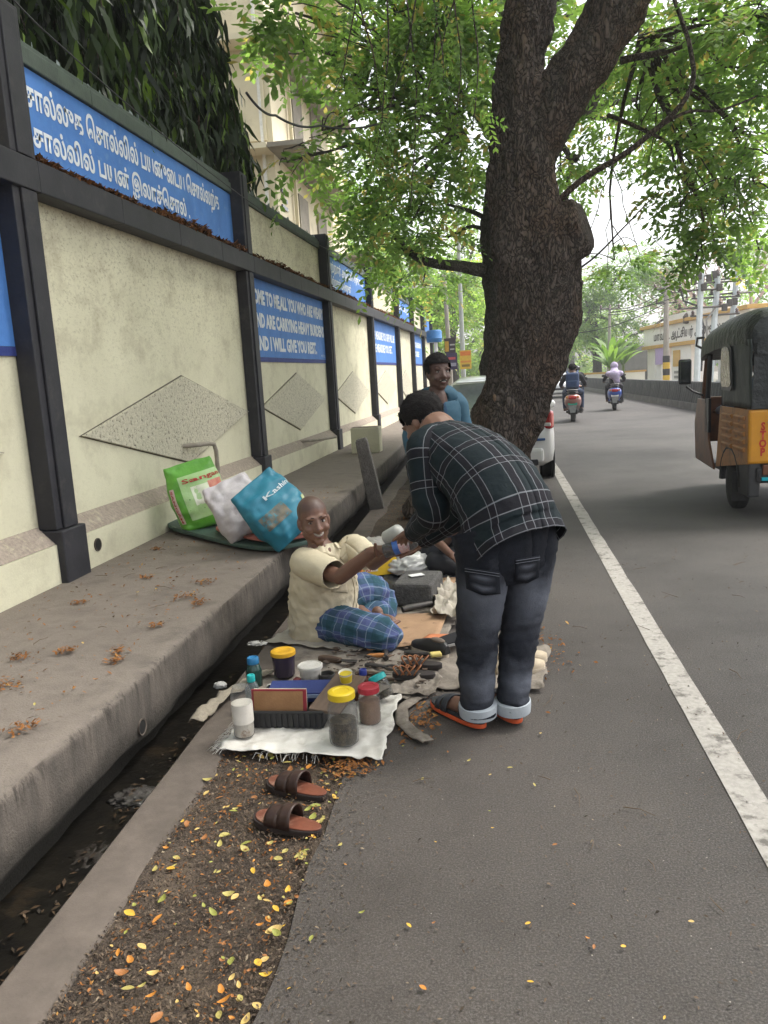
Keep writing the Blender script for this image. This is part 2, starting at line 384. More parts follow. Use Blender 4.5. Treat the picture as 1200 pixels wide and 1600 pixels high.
# ================================================================ compound wall
WX = -3.0
def zm(z, Y): return .3+(z-.3)*(1+.0071*(Y-5))
def bx(mb, x0, x1, y0, y1, z0, z1, seg=1):
    for k in range(seg):
        a = y0+(y1-y0)*k/seg; b = y0+(y1-y0)*(k+1)/seg
        mb.box8([(x, y, zm(z, y)) for z in (z0, z1) for y in (a, b) for x in (x0, x1)])
    return mb
def wall_mat():
    m, n, b = newmat('cream_wash'); v = coord(n)
    c = ramp(n, nz(n, v, 1.6, 5, .6), [(.3, (.66, .63, .47)), (.7, (.57, .54, .4))]).outputs[0]
    sx = n.nodes.new('ShaderNodeSeparateXYZ'); n.links.new(v, sx.inputs[0])
    sc = nz(n, coord(n, 'Object', (1, 9, 14)), 3.2, 6, .75)      # scuffs
    up = ramp(n, sx.outputs[2], [(1.5/4, (0, 0, 0)), (2.95/4, (1, 1, 1))]); up.inputs[0].links[0].from_node
    q = math_(n, 'MULTIPLY', sx.outputs[2], .25); n.links.new(q, up.inputs[0])
    k = math_(n, 'MULTIPLY', ramp(n, sc, [(.52, (0, 0, 0)), (.68, (1, 1, 1))]).outputs[0], math_(n, 'ADD', math_(n, 'MULTIPLY', up.outputs[0], .95), .12))
    c = mixc(n, k, c, (.21, .18, .135))
    s2 = nz(n, coord(n, 'Object', (1, 1.4, 1.6)), 2.2, 6, .7)
    c = mixc(n, math_(n, 'MULTIPLY', ramp(n, s2, [(.5, (0, 0, 0)), (.75, (1, 1, 1))]).outputs[0], math_(n, 'MULTIPLY_ADD', up.outputs[0], .5)), c, (.33, .29, .21))
    n.links.new(c, b.inputs['Base Color']); b.inputs['Roughness'].default_value = .9; b.inputs['Specular IOR Level'].default_value = .25
    bump(n, b, math_(n, 'ADD', nz(n, v, 70, 4), nz(n, v, 9, 3)), .3, .006); return m
M_CREAM = wall_mat()
M_BLACK = pm('charcoal_paint', (.016, .016, .021), (.028, .027, .033), 5, .6, .3, 60, .004, dirt=(.06, .055, .053), dscale=6, dcut=(.55, .85))
M_BLUE = pm('blue_paint', (.075, .215, .56), (.055, .165, .45), 3.5, .7, .25, 80, .004, dirt=(.14, .27, .52), dscale=9, dcut=(.55, .8))
M_NAVY = pm('navy_paint', (.02, .03, .16), (.03, .05, .2), 6, .7, .2)
M_GREEN = pm('green_grey_paint', (.075, .1, .08), (.05, .065, .055), 7, .75, .3)
M_LEDGE = pm('ledge_plaster', (.34, .285, .235), (.22, .18, .15), 40, .95, .6, 120, .006, dirt=(.42, .38, .27), dscale=12, dcut=(.55, .7))
M_LET = pm('white_lettering', (.74, .77, .8), (.6, .65, .72), 12, .8, .1)
def pebble():
    m, n, b = newmat('pebble_dash'); v = coord(n)
    vo = n.nodes.new('ShaderNodeTexVoronoi'); vo.inputs['Scale'].default_value = 34; n.links.new(v, vo.inputs['Vector'])
    nn = nz(n, v, 34, 4, .75); c = ramp(n, nn, [(.34, (.1, .09, .07)), (.43, (.5, .465, .36)), (.7, (.62, .58, .45))]).outputs[0]
    n.links.new(c, b.inputs['Base Color']); b.inputs['Roughness'].default_value = .95; bump(n, b, nn, .9, .02); return m
M_PEB = pebble()
wall = thing('compound_wall', 'long cream compound wall with charcoal pillars, blue lettered panels and raised diamonds', 'wall', (WX, 4.8, .3))
def W(mb, name, mat, **k):
    o = mb.build(name, mat, None, **k); o.parent = wall; o.matrix_parent_inverse = Matrix.Translation((-WX, -4.8, -.3)); return o
PR = [.1, 4.90, 9.53, 14.33, 19.51, 25.1, 29.9, 34.7, 39.5]     # far edges of the pillars
PWD = .27
W(bx(MB(), WX-.3, WX-.004, -5, 39.5, -.4, 3.78, 12), 'core', M_CREAM)
for i, pr in enumerate(PR):
    y0, y1 = pr-PWD, pr
    lo = MB(); bx(lo, WX, WX+.13, y0, y1, .66, 2.83); bx(lo, WX+.13, WX+.15, y0+.07, y1-.035, .66, 2.83)
    W(lo, 'pillar', M_BLACK, bevel=.006)
    W(bx(MB(), WX, WX+.175, y0-.015, y1+.015, .2, .655), 'pillar_foot', M_BLACK, bevel=.01)
    up = MB(); bx(up, WX-.1, WX+.15, y0+.0, y1, 3.032, 3.93); bx(up, WX-.08, WX+.165, y0+.06, y1-.05, 3.032, 3.9)
    W(up, 'upper_pillar', M_BLACK, bevel=.006)
ends = [-5]+PR
for i in range(len(ends)-1):
    y0, y1 = ends[i], ends[i+1]-PWD
    odd = i % 2        # bays 1,3,5.. carry the lower blue board
    yy0 = y0+.001
    W(bx(MB(), WX-.003, WX+.16, yy0-.0, ends[i+1], 2.832, 3.03, 4), 'ledge_beam', M_BLACK, bevel=.008)
    W(bx(MB(), WX-.003, WX+.035, yy0, y1, 3.69, 3.81, 4), 'coping', M_GREEN, bevel=.01)
    W(bx(MB(), WX-.2, WX+.012, yy0, y1, 3.812, 3.85, 4), 'coping_cap', M_GREEN, bevel=.006)
    # foot of the wall with its sloping weathered shoulder
    seg = 6; pm_ = MB(); sh = MB()
    for k in range(seg):
        a = y0+.016+(y1-y0-.032)*k/seg; b = y0+.016+(y1-y0-.032)*(k+1)/seg
        pm_.box8([(x, y, z+(0 if z < .5 else .004*fb((0, y, 1), 3))) for z in (.2, .565) for y in (a, b) for x in (WX-.01, WX+.125)])
        sh.box8([(WX-.01, a, .567), (WX+.118, a, .567), (WX-.01, b, .567), (WX+.118, b, .567), (WX-.01, a, .685), (WX+.004, a, .68), (WX-.01, b, .685), (WX+.004, b, .68)])
    W(pm_, 'wall_foot', M_CREAM); W(sh, 'foot_shoulder', M_LEDGE)
    if y1-y0 > 3:
        yc = (y0+y1)/2+.02; hw = (y1-y0)/2*.87
        if i == 2: yc, hw = 7.28, 1.98
        dm = lambda e, x: [(WX+x, yc-hw-e*2, zm(1.22, yc)), (WX+x, yc, zm(.815, yc)-e), (WX+x, yc+hw+e*2, zm(1.22, yc)), (WX+x, yc, zm(1.645, yc)+e)]
        W(MB().prism(dm(.012, -.01), (.013, 0, 0)), 'diamond_outline', plain('outline_dark', (.11, .095, .075), .95))  # thin dark slab edging the diamond
        W(MB().prism(dm(0, -.01), (.03, 0, 0)), 'diamond', M_PEB, bevel=.006)
    if i % 2 == 1:
        if i > 0 or True:
            W(bx(MB(), WX-.003, WX+.008, yy0+.0, y1, 1.86, 2.829, 3), 'lower_board', M_BLUE)
            W(bx(MB(), WX-.003, WX+.010, yy0, y1, 1.80, 1.858, 3), 'board_border', M_NAVY)
    else:
        W(bx(MB(), WX-.003, WX+.008, yy0, y1, 3.034, 3.687, 3), 'upper_board', M_BLUE)
def letter(body, ya, yb, z, size, bold=.0, skew=0):
    me = wtext(body, size, 1., bold)
    xs = [v.co.x for v in me.vertices]; w0, w1 = min(xs), max(xs); k = (yb-ya)/(w1-w0)
    for v in me.vertices:
        Y = ya+(v.co.x-w0)*k; v.co = V((WX+.0115, Y, zm(z+v.co.y, Y)))
    o = obj('lettering', me, M_LET); o.parent = wall; o.matrix_parent_inverse = Matrix.Translation((-WX, -4.8, -.3)); return o
letter('\u0bc6\u0b9a\u0bbe\u0bb2\u0bcd\u0bb2\u0bc1\u0b95 \u0bc6\u0b9a\u0bbe\u0bb2\u0bcd\u0bb2\u0bbf\u0bb2\u0bcd \u0baa\u0baf\u0ba9\u0bc1\u0b9f\u0bc8\u0baf \u0bc6\u0b9a\u0bbe\u0bb2\u0bcd\u0bb2\u0bb1\u0bcd\u0b95'.replace('\u0b9f\u0bc8', '\u0bc8\u0b9f'), 4.96, 8.83, 3.445, .215, .006)
letter('\u0bc6\u0b9a\u0bbe\u0bb2\u0bcd\u0bb2\u0bbf\u0bb2\u0bcd \u0baa\u0baf\u0ba9\u0bcd \u0b87\u0bb2\u0bbe\u0b9a\u0bcd\u0bc6\u0b9a\u0bbe\u0bb2\u0bcd .', 4.98, 7.9, 3.2, .2, .006)
letter('COME TO ME,ALL YOU WHO ARE WEARY', 9.72, 14.06, 2.53, .235, .012)
letter('AND ARE CARRYING HEAVY BURDENS', 9.74, 14.02, 2.24, .235, .012)
letter('AND I WILL GIVE YOU REST.', 9.76, 13.35, 1.955, .235, .012)
letter('MT 11:28', 13.7, 13.98, 1.9, .06)
letter('THE MEASURE YOU GIVE WILL BE', 19.9, 24.5, 2.4, .26, .01)
letter('THE MEASURE YOU GET.', 19.9, 23.9, 2.1, .26, .01)
letter('\u0b85\u0bb1\u0bcd\u0bb1\u0bbe\u0bb0\u0bcd \u0b85\u0bb4\u0bbf\u0baa\u0b9a\u0bbf \u0ba4\u0bc0\u0bb0\u0bcd\u0ba4\u0bcd\u0ba4\u0bb2\u0bcd', 14.75, 18.9, 3.46, .2, .006)
letter('\u0baa\u0bc6\u0bb1\u0bcd\u0bb1\u0bbe\u0ba9\u0bcd \u0baa\u0bca\u0bb0\u0bc1\u0bb3\u0bcd', 14.75, 17.2, 3.2, .2, .006)
letter('\u0b95\u0bb1\u0bcd\u0b95 \u0b95\u0b9a\u0b9f\u0bb1', 25.5, 29.2, 3.4, .2, .006)
letter('LOVE YOUR NEIGHBOUR', 30.3, 34, 2.4, .24, .01)
letter('AS YOURSELF', 30.3, 33, 2.1, .24, .01)
# broken glass set along the coping
gl = MB()
for k in range(170):
    Y = 4.95+.155*k+random.uniform(-.05, .05); z = zm(3.85, Y); a = random.uniform(0, 3.1); h = random.uniform(.03, .08); w = random.uniform(.015, .035)
    dx, dy = math.cos(a)*w, math.sin(a)*w; X = WX-.05+random.uniform(-.04, .04)
    gl.prism([(X-dx, Y-dy, z-.01), (X+dx, Y+dy, z-.01), (X+dx*.4, Y+dy*.4, z+h*.7), (X-dx*.5, Y-dy*.5, z+h)], (.004, .002, 0))
W(gl, 'glass_shards', plain('shard_glass', (.25, .3, .28), .15))['kind'] = 'stuff'
# bent waste pipes on the wall foot
def bent_pipe(pts, r, label, mat):
    tag(MB().tube(pts, r, 12).build('waste_pipe', mat, smooth=True), label, 'pipe')
M_PVC = pm('old_pvc', (.34, .3, .25), (.22, .19, .15), 8, .7, .2)
bent_pipe([(WX-.02, 7.1, 1.0), (WX+.1, 7.13, 1.0), (WX+.14, 7.2, .998), (WX+.15, 7.45, .99), (WX+.16, 7.57, .97), (WX+.165, 7.6, .9), (WX+.165, 7.6, .58)], .022, 'bent grey waste pipe elbow above the green rice bag', M_PVC)
bent_pipe([(WX-.02, 11.7, .66), (WX+.14, 11.75, .66), (WX+.3, 12.1, .655), (WX+.42, 12.5, .65)], .022, 'thin brown pipe sticking out of the wall foot near the pillar', M_PVC)
weep((WX+.127, 5.12, .455), .048, 'round hole in the cream wall foot beside the first pillar')
weep((px_(2.95)+.004, 2.95, .085), .036, 'round hole low in the platform face above the drain')
# litter of dry leaves on the ledge
def litter(name, n, fn, size, mat, label, cat, flat=.5):
    vs = np.zeros((n*4, 3)); 
    for i in range(n):
        p = np.array(fn(i)); s = size*random.uniform(.5, 1.4); a = random.uniform(0, 6.28); t = random.uniform(-flat, flat); t2 = random.uniform(-flat, flat)
        d = np.array([math.cos(a), math.sin(a), t])*s; e = np.array([-math.sin(a), math.cos(a), t2])*s*random.uniform(.3, .5)
        vs[i*4:i*4+4] = [p-d, p+e+[0, 0, s*.15], p+d, p-e+[0, 0, s*.1]]
    q = np.arange(n*4).reshape(n, 4); me = npmesh(name, vs, q, np.repeat(rng.random(n), 4))
    o = obj(name, me, mat)
    if label: tag(o, label, cat, kind='stuff')
    return o
M_DRYL = leafmat('dry_leaf', (.02, .013, .009), (.16, .065, .025), (.3, .13, .05), .1, .8)
def led(i):
    Y = random.uniform(4.95, 30) if i % 3 else random.uniform(4.95, 9.3)
    hgt = max(0.015, .07+.11*fb((0, Y, 3), 2.2)+.08*fb((0, Y, 9), 7)); x = random.uniform(0, .15)
    return (WX+.005+x, Y, zm(3.03, Y)+random.random()*hgt*(1-x*4.)+.01)
litter('leaf_litter', 9000, led, .03, M_DRYL, 'dry brown leaf litter heaped along the ledge of the wall', 'leaf litter', 1.)

# ================================================================ building behind the wall
M_BCREAM = pm('house_cream', (.68, .62, .46), (.6, .53, .38), 1.2, .9, .15, 40, .01, dirt=(.4, .36, .27), dscale=.9, dcut=(.55, .8))
M_TEAL = plain('teal_paint', (.06, .38, .42), .6)
M_SHADE = pm('grey_plaster', (.3, .27, .22), (.2, .18, .15), 2, .9, .2)
bY = 22.; c0 = at(433, 300, bY); bX = c0.x
bd = thing('apartment_building', 'tall cream building with teal window frames rising behind the compound wall', 'building', (bX-3, bY+4, 0))
def B(mb, name, mat, par=None, **k):
    o = mb.build(name, mat, None, **k); o.parent = par or bd
    o.matrix_parent_inverse = Matrix.Translation((-bX+3, -bY-4, 0)); return o
B(MB().span((bX-12, bY, -.6), (bX, bY+11, 14.2)), 'wall', M_BCREAM)
B(MB().span((bX-12, bY-.9, 14.2), (bX+1.1, bY+12, 14.45)), 'roof_slab', M_BCREAM)
z1 = at(440, 240, bY).z; z2 = 10.6
for z in (z1, z2):
    B(MB().span((bX-12, bY-.7, z), (bX-.02, bY-.002, z+.14)), 'sunshade', M_BCREAM)
    B(MB().span((bX+.002, bY-.7, z), (bX+1.0, bY+8, z+.12)), 'side_sunshade', M_SHADE)
B(MB().span((bX+.002, bY+8.2, z1-1.6), (bX+1.35, bY+12, z1-1.45)), 'side_sunshade', M_SHADE)
for (ya, yb, za, zb) in ((2.4, 3.6, z1-2.4, z1-.5), (5, 6.4, z1-2.4, z1-.5), (2.4, 3.6, z1+1, z1+3), (5, 6.4, z1+1, z1+3)):
    w = B(MB().span((bX+.003, bY+ya, za), (bX+.06, bY+yb, zb)), 'window', M_SHADE)
    B(MB().span((bX+.063, bY+ya+.1, za+.1), (bX+.075, bY+yb-.1, zb-.1)), 'pane', plain('dark_glass', (.03, .035, .04), .15), w)
B(MB().span((bX+.06, bY+1.7, -.6), (bX+.16, bY+1.8, 13)), 'downpipe', M_BCREAM)
B(MB().span((bX-.32, bY-.1, -.6), (bX-.24, bY-.004, 14)), 'downpipe', plain('white_pipe', (.75, .74, .7), .5))
a, b_ = at(384, 128, bY), at(412, 178, bY)
fw = B(MB().span((a.x-1.4, bY-.08, b_.z-.7), (b_.x+.05, bY-.004, a.z+.05)), 'window', M_BCREAM)
for mbx in ([(a.x-1.4, bY-.14, a.z), (b_.x+.1, bY-.085, a.z+.1)], [(a.x-1.4, bY-.14, a.z-.42), (b_.x+.02, bY-.085, a.z-.33)], [(b_.x, bY-.5, b_.z-.9), (b_.x+.1, bY-.085, a.z-.005)]):
    B(MB().span(*mbx), 'window_frame', M_TEAL, fw)
for k in range(5):
    B(MB().span((b_.x+.12, bY-.4+.09*k, b_.z-.9), (b_.x+.15, bY-.36+.09*k, a.z-.1)), 'window_bar', M_TEAL, fw)
for k in range(3):
    B(MB().span((bX+.003, bY+.35, z1-.9-.22*k), (bX+.05, bY+.95, z1-.8-.22*k)), 'vent_slot', plain('dark_glass', (.03, .035, .04), .15))
# ================================================================ trees
def bark_mat(name, c1, c2, c3, sc=1.):
    m, n, b = newmat(name); v = coord(n, 'Object', (1, 1, .45))
    vo = n.nodes.new('ShaderNodeTexVoronoi'); vo.feature = 'DISTANCE_TO_EDGE'; vo.inputs['Scale'].default_value = 25*sc
    w = n.nodes.new('ShaderNodeTexNoise'); w.inputs['Scale'].default_value = 6*sc; w.inputs['Detail'].default_value = 4; n.links.new(v, w.inputs['Vector'])
    av = n.nodes.new('ShaderNodeVectorMath'); av.operation = 'MULTIPLY_ADD'; n.links.new(w.outputs['Color'], av.inputs[0]); av.inputs[1].default_value = (.3, .3, .3); n.links.new(v, av.inputs[2])
    n.links.new(av.outputs[0], vo.inputs['Vector'])
    f = nz(n, v, 26*sc, 5, .7); g = nz(n, v, 2.2, 4, .6)
    c = ramp(n, f, [(.3, c1), (.7, c2)]).outputs[0]; c = mixc(n, ramp(n, g, [(.45, (0, 0, 0)), (.7, (1, 1, 1))]).outputs[0], c, c3)
    ck = ramp(n, vo.outputs['Distance'], [(.0, (0, 0, 0)), (.2, (1, 1, 1))])
    c = mixc(n, math_(n, 'MULTIPLY_ADD', ck.outputs[0], .85), tuple(q*.3 for q in c1), c); c.node.inputs[0].links[0].from_node.inputs[2].default_value = .15
    n.links.new(c, b.inputs['Base Color']); b.inputs['Roughness'].default_value = .9; b.inputs['Specular IOR Level'].default_value = .25
    h = math_(n, 'ADD', math_(n, 'MULTIPLY', ck.outputs[0], .8), math_(n, 'MULTIPLY', f, .7)); bump(n, b, h, .9, .03); return m
M_BARK = bark_mat('bark', (.075, .061, .053), (.14, .112, .094), (.14, .092, .064))
M_BARK2 = bark_mat('grey_bark', (.085, .078, .068), (.13, .115, .1), (.07, .06, .05))
M_WOODPALE = pm('bare_wood', (.25, .16, .1), (.15, .1, .07), 30, .9, .6)
M_LEAF = leafmat('tree_leaf', (.085, .155, .055), (.21, .315, .12), (.42, .33, .16), .6)
M_LEAF2 = leafmat('tree_leaf_yellowish', (.11, .19, .055), (.26, .37, .12), (.4, .36, .15), .6)
M_LEAFD = leafmat('mast_tree_leaf', (.012, .02, .01), (.035, .06, .022), (.16, .25, .05), .25, .4)
M_FAR = leafmat('far_leaf', (.08, .15, .05), (.21, .32, .11), (.3, .36, .14), .55)

def limb(mb, pts, r0, r1, n=10, wob=.0, sub=4):
    """smooth wandering branch through pts"""
    P = [V(p) for p in pts]; out = []; m = len(P)
    for i in range(m-1):
        a, b, c, d = P[max(i-1, 0)], P[i], P[i+1], P[min(i+2, m-1)]
        for k in range(sub):
            t = k/sub; out.append(.5*((2*b)+(c-a)*t+(2*a-5*b+4*c-d)*t*t+(3*b-a-3*c+d)*t**3))
    out.append(P[-1]); L = len(out)-1
    if wob: out = [p+V((fb(p+V((9, 0, 0)), 1.7), fb(p+V((0, 9, 0)), 1.7), fb(p+V((0, 0, 9)), 1.7)))*wob*min(1, i/3) for i, p in enumerate(out)]
    mb.tube(out, [r0+(r1-r0)*(i/L)**.8 for i in range(L+1)], n); return out
def sprays(P, D, n, L, ll, lw, droop=.3, fold=.25, rnd=None):
    """pinnate fronds: n leaflets on each of len(P) stalks"""
    m = len(P); D = D/np.linalg.norm(D, axis=1, keepdims=True); up = np.tile([0, 0, 1.], (m, 1))+rng.normal(0, .35, (m, 3))
    S = np.cross(D, up); S /= np.linalg.norm(S, axis=1, keepdims=True)+1e-9; Nn = np.cross(S, D)
    Ls = L*rng.uniform(.6, 1.2, (m, 1)); out = np.empty((m, n, 4, 3))
    for i in range(n):
        t = .15+.85*(i//2)/max(1, (n-1)//2); sg = 1 if i % 2 else -1
        b = P+D*Ls*t; b[:, 2] -= (droop*Ls[:, 0])*t*t
        d = S*sg*.85+D*.5+Nn*(-fold)+rng.normal(0, .22, (m, 3)); d /= np.linalg.norm(d, axis=1, keepdims=True)
        if i >= n-1: d = D.copy(); d[:, 2] -= droop
        e = np.cross(d, Nn); e /= np.linalg.norm(e, axis=1, keepdims=True)+1e-9
        k = ll*rng.uniform(.7, 1.2, (m, 1))*(1-.35*abs(t-.5))
        out[:, i, 0] = b; out[:, i, 1] = b+d*k*.55+e*lw*.5; out[:, i, 2] = b+d*k; out[:, i, 3] = b+d*k*.55-e*lw*.5
    v = out.reshape(-1, 3); q = np.arange(len(v)).reshape(-1, 4)
    r = rng.random(m) if rnd is None else rnd
    rr = np.repeat(np.clip(r[:, None]+rng.normal(0, .12, (m, n)), 0, 1).reshape(-1), 4)
    return v, q, rr
def join(parts):
    vs, qs, rs, o = [], [], [], 0
    for v, q, r in parts: vs.append(v); qs.append(q+o); rs.append(r); o += len(v)
    return np.concatenate(vs), np.concatenate(qs), np.concatenate(rs)
def clump(c, r, n, shell=.45, out=.8):
    """points and outward directions through an ellipsoid, uneven"""
    c = np.array(c); r = np.array(r, float); p = rng.normal(size=(n*5, 3)); p /= np.linalg.norm(p, axis=1, keepdims=True)
    rad = rng.uniform(shell, 1., (n*5, 1))**.7; q = p*rad
    keep = np.array([noise.noise(V(x*2.6+c*1.7)) > .04 for x in q]); q = q[keep][:n]; p = p[keep][:n]
    d = p*out+rng.normal(0, .5, p.shape); d[:, 2] = d[:, 2]*.45-.12
    return c+q*r, d
class Tree:
    def __init__(s, name, label, base, bark, leaf, group=None):
        s.t = thing(name, label, 'tree', base, 0, group); s.base = V(base); s.wood = MB(); s.leaf = []; s.bark = bark; s.lm = leaf
    def grow(s, root, c, r, n, r0=.07, leaf=(14, .34, .085, .034), droop=.35, twigs=7, shell=.4):
        P, D = clump(c, r, max(8, int(n*.68)), shell); n0 = len(P)
        ok = np.array([not (-8 < p[0] < -2.45 and 8.2 < p[1] < 21 and 3.6 < p[2] < 9.5 and noise.noise(V(p)*2.2) > -.38) for p in P]); P, D = P[ok], D[ok]      # cut back over the wall in front of the house
        if len(P): s.leaf.append(sprays(P, D, *leaf, droop=droop))
        c = V(c); root = V(root)
        if len(P) < .7*n0: return
        mid = root.lerp(c, .5)+V((random.uniform(-.2, .2), random.uniform(-.2, .2), random.uniform(0, .3)))*(c-root).length*.3
        pts = limb(s.wood, [root, mid, c], r0, r0*.35, 7, .1)
        for k in range(twigs):
            a = pts[random.randrange(len(pts)//2, len(pts))]; d = V(rng.normal(size=3)); d.normalize(); e = c+V((d.x*r[0], d.y*r[1], d.z*r[2]))*.85
            limb(s.wood, [a, a.lerp(e, .5)+V((0, 0, .08)), e], r0*.3, .006, 5, .08, 3)
    def done(s, trunk=None, smooth=True):
        inv = Matrix.Translation(-s.base)
        o = s.wood.build('trunk' if trunk is None else 'limbs', s.bark, s.t, smooth); o.matrix_parent_inverse = inv
        if trunk: trunk.parent = s.t; trunk.matrix_parent_inverse = inv
        if s.leaf:
            l = obj('crown', npmesh('crown', *join(s.leaf)), s.lm, s.t); l.matrix_parent_inverse = inv; l['kind'] = 'stuff'
        return s.t

# ---- the leaning tree by the road
TY = 8.5
prof = [(905, 655, 800), (840, 676, 806), (780, 695, 812), (735, 708, 820), (705, 718, 827), (650, 738, 845), (600, 757, 862), (540, 771, 884), (490, 777, 903), (432, 775, 905), (397, 769, 900), (367, 767, 893), (330, 766, 882), (292, 768, 872), (245, 769, 868), (187, 769, 862), (137, 772, 853), (76, 780, 853), (0, 788, 872), (-90, 796, 880), (-220, 800, 880)]
ctr, rad = [], []
for y, l, r in prof:
    a, b = at(l, y, TY), at(r, y, TY); ctr.append((a+b)/2); rad.append((b-a).length/2)
base = ctr[0].copy(); base.z = 0
def dense(ctr, rad, n, mcol, amp, name, mat, flare=0, sm=8):
    zs = np.linspace(0, len(ctr)-1, n); vs, fs = [], []
    cs = np.array([tuple(c) for c in ctr]); ks = np.arange(len(ctr)); C = np.stack([np.interp(zs, ks, cs[:, i]) for i in range(3)], 1)
    for _ in range(14): C[1:-1] = (C[:-2]+C[1:-1]*2+C[2:])/4
    Rr = np.interp(zs, ks, rad)
    for _ in range(sm): Rr[1:-1] = (Rr[:-2]+Rr[1:-1]*2+Rr[2:])/4
    for i in range(n):
        c = V(C[i]); t = (V(C[min(i+1, n-1)])-V(C[max(i-1, 0)])).normalized(); u = V((1, 0, 0)); u = (u-t*u.dot(t)).normalized(); w = t.cross(u)
        for k in range(mcol):
            a = 2*math.pi*k/mcol; d = u*math.cos(a)+w*math.sin(a)
            q = c+d*Rr[i]; lob = 1+.07*math.sin(a*3+c.z*1.3)+.05*math.sin(a*5-c.z*2)
            lob += flare*math.exp(-c.z/.35)*(.25+.2*math.sin(a*4+1))
            ridg = 1-abs(noise.noise(V((q.x*9, q.y*9, q.z*4.))))*2.2; fine = 1-abs(noise.noise(V((q.x*24, q.y*24, q.z*11))))*2
            lump = fb(q, 3.2, 2)
            vs.append(c+d*(Rr[i]*lob+amp*(ridg*.55+fine*.3)+.035*lump-amp*.5))
    for i in range(n-1):
        for k in range(mcol): fs.append((i*mcol+k, i*mcol+(k+1) % mcol, (i+1)*mcol+(k+1) % mcol, (i+1)*mcol+k))
    return MB().add(vs, fs).build(name, mat, None, 'all')
ctr[0].z = -.15
T1 = Tree('roadside_tree', 'huge dark barked tree leaning over the road behind the bent man', base, M_BARK, M_LEAF)
trunk = dense(ctr, rad, 420, 150, .05, 'trunk', M_BARK, 1.)
big = dense([at(815, 290, TY), at(832, 235, TY), at(866, 175, TY-.05), at(905, 110, TY-.1), at(944, 50, TY-.15), at(972, 0, TY-.2), at(1015, -80, TY-.3), at(1075, -190, TY-.5)], [.22, .27, .27, .275, .27, .265, .24, .2], 140, 70, .03, 'main_limb', M_BARK)
st = dense([at(838, 425, TY-.02), at(865, 385, TY-.1), at(890, 360, TY-.16), at(908, 349, TY-.2), at(912, 347, TY-.21), at(913, 346.5, TY-.212)], [.3, .31, .3, .27, .25, .02], 60, 60, .025, 'sawn_stub', M_BARK, 0, 1)
for o in (big, st): o.parent = T1.t; o.matrix_parent_inverse = Matrix.Translation(-base)
for (x, y, s) in ((773, 622, .028), (803, 634, .013), (838, 532, .014), (790, 690, .03)):
    p = at(x, y, TY); i = min(range(len(ctr)), key=lambda k: abs(ctr[k].z-p.z)); p = at(x, y, TY-rad[i]*.97)
    w = MB().ell(p, (s*.7, .035, s*1.5), None, 10, 7).build('bark_scar', M_WOODPALE, None, True); w.parent = T1.t; w.matrix_parent_inverse = Matrix.Translation(-base)
# small branches
limb(T1.wood, [at(868, 318, 8.3), at(905, 285, 8.2), at(960, 250, 8.1), at(1020, 210, 8.0), at(1062, 165, 7.9), at(1080, 120, 7.9), at(1075, 60, 7.9), at(1052, -10, 7.9)], .035, .018, 8, .03)
limb(T1.wood, [at(1040, 192, 8.0), at(1075, 175, 8), at(1120, 172, 8), at(1180, 150, 8)], .018, .008, 6, .03)
limb(T1.wood, [at(950, 180, 9.3), at(990, 195, 9.1), at(1046, 222, 9), at(1058, 262, 8.9), at(1085, 300, 8.8), at(1100, 345, 8.8)], .025, .01, 6, .03)
limb(T1.wood, [at(970, 95, 8.6), at(1010, 85, 8.6), at(1080, 65, 8.5), at(1150, 40, 8.4), at(1230, 20, 8.4)], .04, .02, 7, .04)
limb(T1.wood, [at(905, 420, 8.6), at(945, 385, 8.3), at(985, 345, 8.2), at(1030, 300, 8.2)], .012, .006, 5, .02)
LF = (15, .42, .12, .05)
# upper right foliage, drooping sprays over the road
for (x, y, Y, rx, rz, n) in ((1085, 290, 9, .55, .5, 170), (1130, 330, 9.2, .5, .5, 170), (1070, 230, 10, .8, .35, 170), (1170, 210, 9, .7, .5, 240), (1120, 380, 9.4, .35, .45, 130), (1160, 110, 9, .9, .5, 330), (1060, 90, 10, .9, .6, 280), (1000, 190, 11, .9, .5, 200), (985, 60, 11, .9, .6, 240), (1130, 30, 9, 1., .5, 330), (1190, 290, 8.5, .35, .45, 130), (960, 410, 13, .8, .35, 120), (905, 240, 12, .7, .7, 160), (1195, 20, 8, .7, .6, 240), (1190, 390, 11, .5, .4, 70), (1010, 130, 13, 1.2, .5, 170)):
    c = at(x, y, Y); T1.grow(at(1000, 60, 9.5) if x > 950 else at(900, 250, 9.5), c, (rx*1.1, rx*1.1, rz*.7), int(n*.5), .03, LF, .3, 6, .1)
# twigs hanging in front, top centre
for (x0, x1, yb) in ((540, 600, 210), (560, 520, 150), (605, 585, 250), (630, 640, 320), (655, 600, 190), (660, 690, 130), (690, 640, 240), (700, 715, 170), (720, 672, 110), (730, 740, 200)):
    e = at(x1, yb, 7.2); s0 = at(x0, -60, 7.4); pts = limb(T1.wood, [s0, s0.lerp(e, .5)+V((.06, .1, .05)), e], .011, .004, 5, .04)
    for p in pts[3::2]:
        P = np.array([tuple(p)]*3)+rng.normal(0, .03, (3, 3)); D = rng.normal(0, .6, (3, 3)); D[:, 2] -= .7; T1.leaf.append(sprays(P, D, 14, .26, .07, .028, .3))
